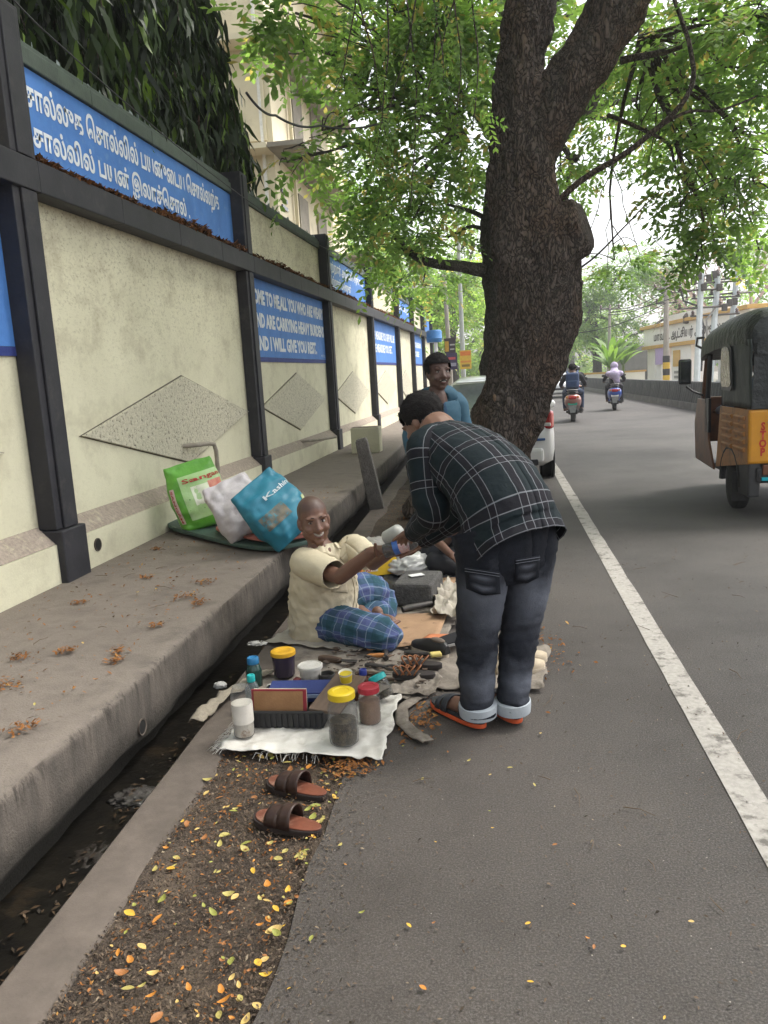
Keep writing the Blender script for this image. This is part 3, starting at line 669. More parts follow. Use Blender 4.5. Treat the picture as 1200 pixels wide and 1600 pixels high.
# crown overhead, behind and above the frame
for k in range(34):
    a = random.uniform(0, 6.28); q = math.sqrt(random.random())*8.2; c = V((-.2+q*math.cos(a), 6.2+q*math.sin(a)*1.05, 7.6+random.uniform(-.7, 1.9)))
    if c.y > 9 and c.z < 5.2+(c.y-8.5)*.42: c.z = 5.6+(c.y-8.5)*.5
    T1.grow(V((.6+random.uniform(-.6, .6), 8.2, 6.6)), c, (1.5, 1.5, .8), 120, .06, (10, .5, .2, .09), .4, 4, .3)
for k in range(7):
    a = k*.9+.3; limb(T1.wood, [at(840, -200, TY), V((.4+2*math.cos(a), 8.5+2*math.sin(a), 7.2)), V((.3+6*math.cos(a), 7.5+6*math.sin(a), 8.2))], .2, .05, 9, .25)
trunk_o = T1.done(trunk)

# ---- second tree behind it
T2Y = 14.5
T2 = Tree('second_tree', 'grey trunked tree standing just behind the leaning tree with one limb to the left', at(775, 640, T2Y)*V((1, 1, 0)) if False else V((at(775, 640, T2Y).x, T2Y, 0)), M_BARK2, M_LEAF)
tr2 = dense([at(764, 760, T2Y), at(768, 680, T2Y), at(776, 600, T2Y), at(788, 530, T2Y), at(792, 470, T2Y), at(785, 420, T2Y), at(778, 370, T2Y), at(776, 320, T2Y), at(785, 260, T2Y), at(800, 190, T2Y), at(820, 100, T2Y), at(830, -20, T2Y)], [.45, .38, .34, .37, .38, .34, .28, .25, .22, .2, .17, .13], 160, 50, .03, 'trunk', M_BARK2)
T2.wood = MB()
limb(T2.wood, [at(782, 430, T2Y), at(755, 420, T2Y-.1), at(730, 416, T2Y-.3), at(690, 412, T2Y-.4), at(650, 400, T2Y-.3), at(620, 372, T2Y)], .16, .05, 10, .05)
limb(T2.wood, [at(778, 350, T2Y), at(745, 335, T2Y), at(720, 325, T2Y), at(700, 318, T2Y)], .06, .02, 8, .03)
limb(T2.wood, [at(772, 370, T2Y), at(740, 355, T2Y), at(700, 372, T2Y)], .05, .02, 8, .03)
limb(T2.wood, [at(795, 230, T2Y), at(900, 180, T2Y), at(990, 90, T2Y+.5), at(1110, 30, T2Y+1)], .13, .05, 9, .1)
limb(T2.wood, [at(850, 200, T2Y), at(890, 250, T2Y), at(880, 330, T2Y)], .07, .03, 8, .05)
limb(T2.wood, [at(790, 240, T2Y), at(740, 170, T2Y), at(660, 90, T2Y-.3), at(560, 30, T2Y-.5)], .12, .04, 9, .1)
LF2 = (15, .62, .17, .07)
for (x, y, Y, rx, rz, n) in ((700, 180, 13, .8, .6, 240), (640, 260, 13.5, .9, .6, 270), (585, 300, 14, .8, .6, 230), (535, 335, 14, .45, .4, 90), (600, 190, 12.5, .8, .6, 220), (580, 90, 12, .7, .5, 180), (650, 70, 12, 1., .7, 330), (720, 60, 12, .9, .7, 300), (640, 350, 14, .9, .6, 270), (700, 300, 14.5, .8, .6, 170), (570, 390, 15, .9, .5, 220), (730, 240, 15, .7, .6, 160), (545, 240, 13, .4, .4, 80), (500, 310, 13, .2, .2, 30), (540, 130, 11, .25, .25, 30), (610, 20, 11, .9, .5, 250), (700, 10, 11, .9, .5, 250), (750, 110, 13, .6, .7, 170), (450, 60, 10, .3, .3, 50), (405, 30, 9.5, .4, .35, 90), (460, 10, 9.5, .5, .25, 90), (390, 170, 10, .2, .2, 26), (420, 225, 10.5, .3, .2, 50), (455, 250, 10.5, .25, .22, 40), (505, 200, 10.5, .3, .5, 60), (890, 60, 15, 1., .9, 230), (960, 150, 16, 1.2, .8, 230), (1060, 180, 17, 1.3, .7, 200), (870, 280, 16, .6, .9, 150), (1130, 120, 16, 1.3, .9, 250), (900, 150, 17, .8, .8, 120), (1180, 250, 15, 1.0, .8, 180), (660, 440, 17, .8, .5, 150), (600, 330, 16, 1., .6, 220)):
    T2.grow(at(720, 200, T2Y) if x < 800 else at(900, 180, T2Y), at(x, y, Y), (rx*1.1, rx*1.1, rz*.75), int(n*.42), .04, LF2, .3, 6, .1)
for k in range(12):
    c = V((random.uniform(-6, 8), random.uniform(14, 22), random.uniform(10.5, 13))); T2.grow(at(820, 60, T2Y), c, (1.8, 1.8, 1), 110, .05, (10, .6, .22, .1), .4, 3, .3)
T2.done(tr2)

# ---- mast tree hanging over the wall, long drooping leaves
mt = thing('mast_tree', 'dark drooping mast tree hanging over the wall above the lettered panel', 'tree', (-3.75, 7.0, 0))
def drape(n, box, size):
    """hanging wavy blades, each of three quads"""
    m = n; P = np.stack([rng.uniform(*box[0], m), rng.uniform(*box[1], m), rng.uniform(*box[2], m)], 1); return P
def blades(P, L, w, spread=.35):
    m = len(P); d = rng.normal(0, spread, (m, 3)); d[:, 2] = -1; d /= np.linalg.norm(d, axis=1, keepdims=True)
    s = np.cross(d, rng.normal(size=(m, 3))); s /= np.linalg.norm(s, axis=1, keepdims=True); nn = np.cross(s, d)
    L = L*rng.uniform(.6, 1.2, (m, 1)); ws = [.25, 1., .8, .05]; ts = [0, .3, .65, 1.]; V_ = np.empty((m, 4, 2, 3))
    for i in range(4):
        c = P+d*L*ts[i]+nn*(.02*math.sin(i*2.2))+np.array([0, 0, -.04*ts[i]**2]); V_[:, i, 0] = c+s*w*ws[i]*.5; V_[:, i, 1] = c-s*w*ws[i]*.5
    v = V_.reshape(-1, 3); o = (np.arange(m)*8)[:, None, None]
    q = (np.array([[0, 1, 3, 2], [2, 3, 5, 4], [4, 5, 7, 6]])[None]+o).reshape(-1, 4)
    r = np.repeat(np.clip(rng.random(m)**2.2+np.where((P[:, 0] > -3.35) & (rng.random(m) > .75), .5, 0), 0, 1), 8); return v, q, r
pc = []
stems = []
for k in range(430):
    # hanging shoots: a stalk with blades all along it
    Y = random.uniform(4.2, 10.6); X = -3.15-abs(random.gauss(0, .55)); lim = 3.62+max(0, (Y-5)*.05)
    top = random.uniform(4.6, 7.2); ln = random.uniform(.5, 1.3)
    if Y > 9.3: top = min(top, 4.1+(11.2-Y)*1.5)
    zb = max(top-ln, lim+random.uniform(-.05, .5) if X > -3.25 else lim+random.uniform(0, .5))
    if zb > top-.15: continue
    e = V((X+random.gauss(.05, .12), Y+random.gauss(0, .15), zb)); s0 = V((X, Y, top)); stems.append((s0, e))
    n = int(10+18*(top-zb)); tt = rng.random((n, 1)); P = np.array(s0)*(1-tt)+np.array(e)*tt+rng.normal(0, .05, (n, 3)); pc.append(blades(P, .32, .052, .32))
P = drape(5200, ((-4.9, -3.3), (3.0, 9.9), (4.1, 8.2)), 1); pc.append(blades(P, .34, .06, .38))
lf = obj('crown', npmesh('crown', *join(pc)), M_LEAFD, mt); lf.matrix_parent_inverse = Matrix.Translation((3.75, -7, 0)); lf['kind'] = 'stuff'
sm = MB()
for a, b in stems[::2]: sm.tube([a, a.lerp(b, .5)+V((.02, 0, .03)), b], [.01, .007, .003], 5)
for (x, y) in ((-3.9, 5.2), (-3.75, 7.0), (-3.8, 8.9)): limb(sm, [(x, y, -.4), (x+.05, y, 3), (x, y+.05, 6), (x+.02, y, 9.5)], .11, .04, 9, .05)
o = sm.build('trunk', M_BARK, mt, True); o.matrix_parent_inverse = Matrix.Translation((3.75, -7, 0))

# ---- trees farther off
def far_tree(name, label, X, Y, h, r, n, mat=M_FAR, leaf=(12, .8, .26, .11), nc=9, group='trees farther along the road', low=.35, bark=M_BARK2):
    t = Tree(name, label, V((X, Y, 0)), bark, mat, group); random.seed(int(X*7+Y*3)); top = V((X+random.uniform(-.4, .4), Y, h*.55))
    limb(t.wood, [(X, Y, -.5), (X+.1, Y, h*.3), top], r*.09, r*.05, 9, .1)
    for k in range(nc):
        a = 6.28*k/nc+random.uniform(-.4, .4); q = r*random.uniform(.25, .8); c = V((X+q*math.cos(a), Y+q*math.sin(a), h*random.uniform(low, .95)))
        s = r*random.uniform(.32, .5); t.grow(top, c, (s, s, s*.62), n//nc, r*.03, leaf, .4, 4, .3)
    return t.done()
FT = 'trees farther along the road'
far_tree('bushy_tree', 'yellow green bushy tree past the far end of the wall', -3.6, 46, 9, 4.5, 1500, M_LEAF2, group=FT)
far_tree('bushy_tree', 'dark green tree beyond the wall behind the lamp post', -5.5, 36, 9.5, 4.5, 1600, M_LEAF, group=FT)
far_tree('bushy_tree', 'large green tree behind the wall left of the lamp post', -9.5, 42, 13, 6, 1700, M_LEAF, group=FT)
far_tree('bushy_tree', 'pale green tree closing the street behind the leaning trunk', 0.6, 82, 12, 6.5, 1500, M_LEAF2, (10, 1.2, .4, .18), group=FT, low=.2)
far_tree('bushy_tree', 'tall green tree over the road left of the leaning trunk', -3.0, 60, 15, 6, 1700, M_LEAF2, (10, 1., .34, .15), group=FT, low=.2)
far_tree('broad_tree', 'broad green tree behind the barrier above the small concrete pole', 9.3, 72, 11.5, 5.5, 2100, M_FAR, (10, 1., .34, .15), group=FT)
far_tree('broad_tree', 'bright green tree beyond the barrier left of the gate', 5.2, 96, 12, 6.5, 1500, M_LEAF2, (10, 1.3, .45, .2), group=FT, low=.15)
far_tree('broad_tree', 'green tree rising behind the white gateway', 17, 74, 11, 6, 1700, M_FAR, (10, 1.1, .36, .16), group=FT)
far_tree('broad_tree', 'green tree at the right edge above the rickshaw roof', 21.5, 58, 10.5, 5, 1500, M_FAR, (10, 1., .34, .15), group=FT, low=.2)
far_tree('broad_tree', 'low green tree over the road beyond the riders', 11.5, 118, 12, 9, 1500, M_LEAF2, (10, 1.6, .55, .25), group=FT, low=.1)
far_tree('broad_tree', 'hazy green tree closing the view behind the silver car', 2.8, 130, 13, 8, 1300, M_LEAF2, (10, 1.8, .6, .27), group=FT, low=.1)
far_tree('broad_tree', 'hazy low tree at the end of the street left of the trunk', -5.5, 100, 13, 8, 1300, M_LEAF2, (10, 1.6, .55, .25), group=FT, low=.1)
# leafless pinkish tree over the transformer poles
dry = Tree('dry_tree', 'leafless pinkish brown tree spreading behind the transformer poles', V((16.5, 52, 0)), pm('dry_twigs', (.44, .33, .28), (.34, .25, .21), 3, .9, 0), None)
random.seed(5)
def fork(p, d, L, r, dep):
    e = p+d*L; dry.wood.tube([p, p.lerp(e, .5)+V((random.gauss(0, .05), random.gauss(0, .05), random.gauss(0, .05)))*L, e], [r, r*.85, r*.7], 5 if dep < 3 else 3, False)
    if dep >= 7: return
    for k in range(2 if random.random() < .55 else 3):
        q = (d+V((random.gauss(0, .55), random.gauss(0, .5), random.gauss(.02, .42)))).normalized(); fork(e, q, L*random.uniform(.68, .86), r*.64, dep+1)
fork(V((16.5, 52, -.4)), V((-.12, 0, 1)).normalized(), 3.0, .3, 0)
dry.done(smooth=False)
# banana plants by the barrier
M_BAN = leafmat('banana_leaf', (.08, .16, .03), (.17, .28, .06), None, .4)
def banana(X, Y, h, label, sd):
    random.seed(sd); t = thing('banana_plant', label, 'plant', (X, Y, 0), 0, 'banana plants behind the barrier'); MB().tube([(0, 0, -.5), (0, 0, h*.45)], [.14, .1], 8).build('trunk', M_LEAF2 and plain('banana_stem', (.2, .26, .09), .7), t, True)
    for k in range(13):
        a = 6.28*k/13+random.uniform(-.4, .4); el = random.uniform(.9, 1.35); L = h*random.uniform(.55, .75); vs, q = [], []
        for i in range(9):
            s = i/8; x = L*s*math.cos(el)*(1+.5*s); z = h*.42+L*s*math.sin(el)-L*.38*s*s*(1.6-el*.6); w = .17*h/3*math.sin(math.pi*min(1, .08+s*.92))**.6
            c = V((math.cos(a)*x, math.sin(a)*x, z)); sd_ = V((-math.sin(a), math.cos(a), 0))*w; vs += [c+sd_-V((0, 0, w*.3)), c, c-sd_-V((0, 0, w*.3))]
        q = [(i*3+j, i*3+j+1, i*3+j+4, i*3+j+3) for i in range(8) for j in range(2)]
        me = npmesh('leaf', [tuple(v) for v in vs], q, [random.random()]*len(vs)); obj('leaf', me, M_BAN, t, 'all')
banana(8.6, 58, 4.6, 'tall banana plant behind the barrier beside the tarpaulin', 1)
banana(7.9, 54, 3.6, 'smaller banana plant nearest the barrier', 2)
banana(9.7, 60, 4.2, 'banana plant half hidden by the tarpaulin', 3)
# ================================================================ cobbler's goods on the ground
random.seed(11)
M_SACK = pm('woven_sack', (.62, .6, .55), (.5, .47, .42), 14, .7, .4, 220, .003, dirt=(.2, .17, .14), dscale=5, dcut=(.52, .72))
M_CLOTH = pm('dirty_cloth', (.27, .235, .195), (.16, .135, .11), 10, .95, .6, 120, .006, dirt=(.08, .065, .052), dscale=4, dcut=(.5, .7))
M_CLOTH2 = pm('pale_cloth', (.44, .4, .33), (.33, .29, .24), 8, .95, .5, 120, .005, dirt=(.2, .17, .13), dscale=5, dcut=(.55, .75))
M_CARD = pm('cardboard', (.36, .225, .13), (.29, .18, .105), 10, .9, .2, 60, .003, dirt=(.14, .085, .05), dscale=12, dcut=(.58, .68))
M_CLEAR = emit_free_glass('clear_plastic', (.95, .95, .94), .9, .12)
M_BLKPL = plain('black_plastic', (.02, .02, .022), .45)
M_WOOD = pm('dark_wood', (.1, .06, .037), (.055, .034, .023), 10, .7, .4, 50, .004, stretch=(1, 6, 6))
M_IRON = pm('old_iron', (.05, .047, .045), (.09, .08, .072), 20, .55, .4, 80, .003, metal=.6)
M_STONE = pm('granite', (.1, .095, .09), (.05, .047, .045), 40, .85, .9, 60, .015, dirt=(.16, .15, .14), dscale=6, dcut=(.55, .75))
def rug(name, label, cat, corners, mat, z=.008, amp=.008, nu=36, nv=30, edge_amp=.015, sc=7., th=.002):
    a, b, c, d = [V((p[0], p[1], 0)) for p in corners]; s = random.uniform(0, 50)
    def fn(u, v):
        p = a.lerp(b, u).lerp(d.lerp(c, u), v); k = 1-min(u, v, 1-u, 1-v)*8
        if k > 0: p = p+V((fb((p.x, p.y, s), 9), fb((p.x, p.y, s+4), 9), 0))*edge_amp*k
        r = 1-abs(noise.noise(V((p.x*sc, p.y*sc*.8, s))))*2
        p.z = z+amp*max(0, r)**2+amp*.5*(1+fb((p.x, p.y, s+8), 20)); return p
    o = MB().sheet(fn, nu, nv).build(name, mat, None, 'all', recalc=False)
    m = o.modifiers.new('thick', 'SOLIDIFY'); m.thickness = th; m.offset = 1
    return tag(o, label, cat) if label else o
rug('ground_sheet', 'dirty grey brown cloth spread under the cobbler and his tools', 'cloth', [(-1.23, 3.38), (-.34, 3.42), (-.22, 5.6), (-1.16, 5.5)], M_CLOTH, .004, .014, 60, 60, .03)
rug('ground_sheet', 'black plastic sheet spread behind the stone block', 'plastic sheet', [(-.92, 5.25), (-.3, 5.3), (-.34, 6.3), (-.95, 6.3)], plain('black_sheet', (.022, .022, .024), .35), .024, .02)
rug('sack_mat', 'dirty white woven sack spread under the jars and tray', 'mat', [(-1.17, 2.86), (-.475, 2.80), (-.475, 3.42), (-1.14, 3.48)], M_SACK, .02, .012, 50, 46, .02, 9)
fr = MB()
for k in range(135):
    if k < 110: p = V((-1.165+random.uniform(-.02, .03), random.uniform(2.86, 3.12), .025)); d = V((-random.uniform(.02, .06), random.uniform(-.03, .03), 0))
    else: p = V((random.uniform(-1.0, -.75), 2.85+random.uniform(-.01, .012), .022)); d = V((random.uniform(-.03, .03), -random.uniform(.01, .05), -.004))
    fr.tube([p, p+d*.5+V((0, 0, random.uniform(.0, .012))), p+d+V((0, 0, -.012))], .0009, 3, False)
fo = fr.build('sack_fringe', M_SACK); 
for o in COL.objects:
    if o.name == 'sack_mat': fo.parent = o; fo['kind'] = 'stuff'; fo.name = 'frayed_threads'
rug('seat_cloth', 'pale folded cloth the cobbler is sitting on', 'cloth', [(-1.38, 4.2), (-.78, 4.0), (-.62, 4.3), (-1.2, 4.75)], M_CLOTH2, .022, .012)
rug('cardboard_sheet', 'flat brown cardboard sheet beside the cobbler\'s foot', 'cardboard', [(-.72, 4.0), (-.36, 4.12), (-.32, 4.68), (-.66, 4.66)], M_CARD, .038, .004, 10, 10, .0)
rug('cardboard_sheet', 'small cardboard piece behind the stone by the seated helper', 'cardboard', [(-.42, 5.1), (-.2, 5.1), (-.2, 5.5), (-.42, 5.5)], M_CARD, .05, .004, 8, 8, .0)
rug('cloth_piece', 'crumpled pale plastic cloth in front of the stone', 'cloth', [(-.42, 4.55), (-.22, 4.5), (-.2, 5.25), (-.4, 5.3)], M_CLOTH2, .04, .05, 30, 40, .03, 9)
rug('cloth_piece', 'grey rag lying under the beige shoes', 'cloth', [(-.36, 3.55), (.2, 3.5), (.26, 4.1), (-.3, 4.1)], M_CLOTH, .006, .02, 30, 30, .03)
rug('cloth_piece', 'grey torn rag beside the orange strap sandals', 'cloth', [(-.55, 3.42), (-.3, 3.45), (-.3, 3.62), (-.5, 3.6)], M_CLOTH, .012, .03, 24, 24, .03)
def strip(pts, w, mat, label, z=.012, h=.02):
    P = []
    for i in range(len(pts)-1):
        for k in range(5): P.append(V((*pts[i], 0)).lerp(V((*pts[i+1], 0)), k/5))
    P.append(V((*pts[-1], 0))); n = len(P)-1
    def fn(u, v):
        i = min(int(round(v*n)), n); t = (P[min(i+1, n)]-P[max(i-1, 0)]).normalized(); s = V((t.y, -t.x, 0)); p = P[i]+s*w*(u-.5)
        p.z = z+h*(.5+.5*fb((p.x, p.y, 3), 16))+.006*math.sin(u*math.pi); return p
    o = MB().sheet(fn, 5, n).build('cloth_strip', mat, None, 'all', recalc=False); m = o.modifiers.new('t', 'SOLIDIFY'); m.thickness = .004
    tag(o, label, 'cloth')
strip([(-.4, 3.42), (-.46, 3.3), (-.44, 3.15), (-.36, 3.02), (-.31, 2.97)], .06, M_CLOTH, 'curved strip of grey rag on the asphalt left of the sandalled foot')
strip([(-1.2, 3.72), (-1.27, 3.6), (-1.34, 3.4), (-1.37, 3.2), (-1.37, 3.1)], .07, pm('woven_tape', (.3, .26, .2), (.2, .17, .13), 60, .9, .5, 160, .006), 'ribbed woven strap hanging over the drain edge beside the blue capped bottle', .02, .05)

# ---- jars, tubs and bottles
def vessel(name, label, cat, x, y, z, prof, mat, lid=None, lidmat=None, fill=None, fillmat=None, tilt=None, n=24, rz=0):
    t = thing(name, label, cat, (x, y, z), rz)
    if tilt: t.rotation_euler = tilt
    o = MB().lathe(prof, n=n).build('body', mat, t, True)
    if lid: MB().lathe(lid, n=n).build('lid', lidmat, t, True)
    if fill: MB().lathe(fill, n=n).build('contents', fillmat, t, True)
    return t
def jarp(r, h, neck=.8): return [(r*.86, 0), (r*.97, .006), (r, .02), (r*1.0, h*.28), (r*.965, h*.31), (r*.965, h*.34), (r, h*.37), (r*1.0, h*.72), (r*.96, h*.8), (r*neck, h*.9), (r*neck, h)]
def lidp(r, z, h): return [(0, z+h*.9), (r*.55, z+h*.9), (r*.6, z+h), (r*.9, z+h), (r, z+h*.85), (r*1.02, z+h*.1), (r*1.02, z), (r*.97, z-.002)][::-1]
ZS = .036
yl = plain('yellow_lid', (.66, .47, .02), .4); rl = plain('red_lid', (.42, .035, .05), .4); tl = plain('teal_lid', (.02, .4, .4), .4); ol = plain('amber_lid', (.66, .36, .02), .45); bl = plain('navy_cap', (.03, .045, .25), .4)
DK = pm('black_nails', (.02, .019, .018), (.12, .095, .06), 60, .7, .6, 90, .01); TAN = pm('tan_paste', (.3, .19, .13), (.22, .14, .1), 12, .7, .3)
vessel('storage_jar', 'large clear plastic jar with bright yellow lid at the front of the sack', 'jar', -.655, 2.93, ZS, jarp(.062, .205), M_CLEAR, lidp(.056, .196, .03), yl, [(.052, .006), (.055, .02), (.056, .06), (.054, .1), (.03, .11), (0, .104)], DK)
vessel('storage_jar', 'clear jar of tan paste with red lid behind the yellow lidded jar', 'jar', -.575, 3.12, ZS, jarp(.048, .15), M_CLEAR, lidp(.047, .142, .027), rl, [(.042, .004), (.0455, .02), (.0455, .05), (.0445, .104), (0, .106)], TAN)
vessel('storage_jar', 'small clear jar with turquoise lid tilted beside the red lidded jar', 'jar', -.535, 3.35, ZS+.015, jarp(.042, .095), M_CLEAR, lidp(.042, .088, .025), tl, [(.036, .004), (.038, .03), (0, .034)], DK, tilt=(R(-12), R(-26), 0))
vessel('storage_tub', 'purple plastic tub with amber lid behind the tray', 'tub', -1.115, 3.68, .03, [(.05, 0), (.054, .005), (.06, .11), (.06, .118)], emit_free_glass('purple_plastic', (.2, .15, .27), .3, .25), lidp(.064, .113, .022), ol, [(.046, .006), (.05, .06), (0, .064)], TAN)
t = vessel('storage_tub', 'dirty white paint tub with lid behind the tray', 'tub', -.945, 3.56, .03, [(.046, 0), (.05, .004), (.056, .085), (.056, .09)], pm('dirty_white_tub', (.6, .57, .52), (.42, .39, .35), 14, .6, .2, dirt=(.16, .14, .12), dscale=16, dcut=(.56, .68)), [(.054, .084), (.063, .085), (.063, .1), (.057, .103), (.055, .098), (0, .097)], pm('dirty_white_lid', (.6, .58, .54), (.5, .47, .42), 22, .6, .2, dirt=(.2, .18, .16), dscale=30, dcut=(.6, .7)))
vessel('storage_bottle', 'cut plastic bottle of white glue standing at the left corner of the sack', 'bottle', -1.105, 2.985, ZS, [(.041, 0), (.045, .008), (.045, .04), (.043, .05), (.045, .06), (.045, .15), (.042, .158), (.045, .166), (.045, .19), (.04, .205), (.034, .222)], M_CLEAR, None, None, [(.04, .004), (.0425, .03), (.0425, .045), (.0415, .06), (.043, .07), (.043, .145), (0, .146)], pm('white_glue', (.62, .58, .52), (.5, .45, .39), 12, .6, .3, dirt=(.25, .16, .11), dscale=14, dcut=(.55, .65)))
vessel('storage_bottle', 'dark green bottle with blue cap beside the drain', 'bottle', -1.235, 3.55, .02, [(.036, 0), (.04, .006), (.04, .085), (.03, .115), (.022, .125), (.022, .135)], plain('green_glass', (.02, .055, .045), .12), lidp(.03, .125, .03), plain('blue_cap', (.02, .16, .34), .4))
vessel('storage_bottle', 'small clear bottle with turquoise cap beside the glue bottle', 'bottle', -1.165, 3.3, ZS, [(.03, 0), (.033, .005), (.033, .085), (.024, .105), (.014, .118), (.014, .126)], emit_free_glass('pale_blue_plastic', (.55, .68, .68), .45, .15), lidp(.019, .116, .03), tl)
vessel('storage_bottle', 'brown glass bottle with navy cap behind the wooden board', 'bottle', -.66, 3.46, .035, [(.024, 0), (.027, .004), (.027, .06), (.016, .082), (.014, .09)], plain('amber_glass', (.09, .03, .015), .12), lidp(.019, .084, .026), bl)
vessel('storage_bottle', 'short bottle with navy cap touching the wooden board', 'bottle', -.69, 3.36, .035, [(.026, 0), (.028, .004), (.028, .06), (.018, .08)], plain('amber_glass', (.09, .03, .015), .12), lidp(.024, .078, .026), bl)
for (x, y, l) in ((-1.12, 3.44, 'small white round cap lying left of the black cloth'), (-1.07, 3.45, 'second white round cap lying beside the red wax lump')):
    tag(MB().ell((x, y, .06), (.022, .02, .018)).build('white_cap', plain('white_plastic', (.75, .73, .7), .4), smooth=True), l, 'cap')
tag(MB().lathe([(.02, 0), (.024, .01), (.02, .04), (.012, .046)], (-1.0, 3.5, .04), 12).build('wax_lump', plain('dark_red', (.14, .025, .025), .5), smooth=True), 'dark red wax lump in front of the white tub', 'wax')
for o in COL.objects:
    if o.get('label', '').startswith('cut plastic bottle'): MB().lathe([(.0456, .062), (.0458, .1), (.0456, .148)], n=24).build('paper_label', pm('dirty_paper', (.66, .62, .56), (.56, .52, .46), 14, .8, .1, dirt=(.3, .24, .19), dscale=22, dcut=(.6, .7)), o, True)
# tray with ribs, box, book, board and cup
tray = thing('tool_tray', 'black ribbed plastic tray on the white sack', 'tray', (-.935, 3.2, ZS))
tb = MB(); w, d, h = .33, .3, .078
tb.span((-w/2, -d/2, 0), (w/2, d/2, .006)); tb.span((-w/2, -d/2, .0061), (w/2, -d/2+.008, h)); tb.span((-w/2, d/2-.008, .0061), (w/2, d/2, h)); tb.span((-w/2, -d/2+.0081, .0061), (-w/2+.008, d/2-.0081, h)); tb.span((w/2-.008, -d/2+.0081, .0061), (w/2, d/2-.0081, h))
tb.build('bin', M_BLKPL, tray, bevel=.003)
rm = MB().span((-.006, -.006, 0), (.006, 0, h-.014)).mesh('rib')
for k in range(13): o = obj('rib', rm, M_BLKPL, tray); o.location = (-w/2+.014+k*.0252, -d/2-.0005, .003)
MB().span((-w/2-.006, -d/2-.009, h-.01), (w/2+.006, -d/2-.0005, h)).build('rim', M_BLKPL, tray, bevel=.002)
bk = thing('ledger_book', 'tan book with red edging standing in the black tray', 'book', (-.975, 3.085, ZS+.01)); bk.rotation_euler = (R(-8), 0, 0)
MB().span((-.125, -.006, 0), (.125, .006, .148)).build('cover', plain('maroon_cloth', (.23, .02, .03), .6), bk, bevel=.003)
MB().span((-.112, -.0085, .012), (.11, -.0062, .14)).build('front_panel', pm('tan_leather', (.32, .17, .075), (.24, .12, .05), 12, .6, .2), bk)
MB().span((-.12, .0065, .004), (.12, .03, .144)).build('pages', plain('page_paper', (.5, .45, .36), .8), bk)
nb = thing('flat_box', 'navy blue flat carton lying across the back of the tray', 'box', (-.92, 3.27, ZS+.06)); nb.rotation_euler = (R(10), 0, R(3))
MB().box((0, 0, .02), (.29, .11, .05)).build('carton', plain('navy_card', (.03, .045, .17), .5), nb, bevel=.003)
MB().box((.02, -.0565, .028), (.16, .003, .018)).build('print_band', plain('pale_blue_print', (.35, .42, .6), .5), nb)
rug('black_cloth', 'crumpled black cloth behind the navy carton', 'cloth', [(-1.1, 3.33), (-.8, 3.33), (-.8, 3.5), (-1.08, 3.5)], plain('black_fabric', (.018, .018, .02), .9), .035, .03, 24, 16, .02, 11)
bo = thing('wooden_board', 'worn brown wooden board lying tilted on the tray', 'board', (-.73, 3.2, ZS+.098)); bo.rotation_euler = (R(10), R(2), R(-14))
MB().box((0, 0, 0), (.15, .3, .016)).build('plank', pm('worn_board', (.17, .115, .08), (.11, .075, .055), 8, .7, .3, 40, .003, stretch=(6, 1, 6)), bo, bevel=.004)
cp = vessel('paper_cup', 'small white cup with yellow print on the wooden board', 'cup', -.705, 3.28, ZS+.118, [(.024, 0), (.0255, .002), (.031, .05), (.0325, .052), (.0315, .05), (.024, .006), (0, .005)], plain('cup_white', (.78, .76, .68), .5))
cp.rotation_euler = (R(10), 0, 0)
MB().lathe([(.0262, .006), (.0308, .042)], n=24).build('print_band', plain('cup_yellow', (.7, .52, .03), .5), cp, True)
# ---- stone, rod, tools
st = MB(); 
for k in range(1): st.box((-.54, 5.04, .105), (.27, .38, .16), Matrix.Rotation(R(-8), 3, 'Z'))
o = st.build('stone_block', M_STONE, bevel=.02); tag(o, 'dark grey stone block the cobbler hammers on', 'stone')
tag(MB().box((-.55, 5.05, .195), (.1, .06, .004), Matrix.Rotation(.5, 3, 'Z')).build('paper_scrap', plain('white_paper', (.75, .74, .72), .7)), 'white paper scrap on the dark sheet behind the stone', 'paper')
tag(MB().tube([(-.61, 4.68, .065), (-.58, 4.7, .068), (-.44, 4.79, .07), (-.43, 4.797, .07)], [.02, .024, .017, .015], 14).build('steel_rod', M_IRON, smooth=True), 'thick dark steel bar lying against the stone block', 'bar')
def tool(kind, label, x, y, rz, hl=.12, hr=.012, head=None, hm=None, z=.035):
    t = thing(kind, label, 'tool', (x, y, z), rz)
    MB().tube([(0, 0, 0), (hl*.2, 0, .002), (hl*.6, 0, .001), (hl, 0, 0)], [hr*.8, hr, hr*1.1, hr*.75], 10).build('handle', hm or M_WOOD, t, True)
    if head == 'blade': MB().prism([(hl-.005, -.011, .002), (hl+.05, -.024, 0), (hl+.1, -.02, 0), (hl+.09, .022, 0), (hl+.03, .014, 0), (hl-.005, .011, .002)], (0, 0, .004)).build('blade', M_IRON, t, bevel=.001)
    if head == 'hammer': MB().tube([(hl-.01, -.05, 0), (hl-.01, -.02, 0), (hl-.01, .02, 0), (hl-.01, .045, 0), (hl-.01, .05, 0)], [.016, .012, .013, .019, .017], 10).build('hammer_head', M_IRON, t, True)
    if head == 'awl': MB().tube([(hl, 0, 0), (hl+.08, 0, -.004)], [.004, .001], 6).build('spike', M_IRON, t, True)
    if head == 'pincer':
        for s in (-1, 1): MB().tube([(hl*.9, s*.006, 0), (hl+.02, s*.024, 0), (hl+.05, s*.02, 0), (hl+.06, s*.002, 0)], [.006, .009, .008, .005], 8).build('jaw', M_IRON, t, True)
    return t
tool('hand_knife', 'broad bladed knife with dark handle behind the white tub', -.98, 3.9, R(-14), .13, .02, 'blade')
tool('hammer', 'cobbler\'s hammer with orange wooden handle by the knee', -.72, 3.93, R(10), .11, .012, 'hammer', plain('orange_wood', (.4, .16, .04), .6))
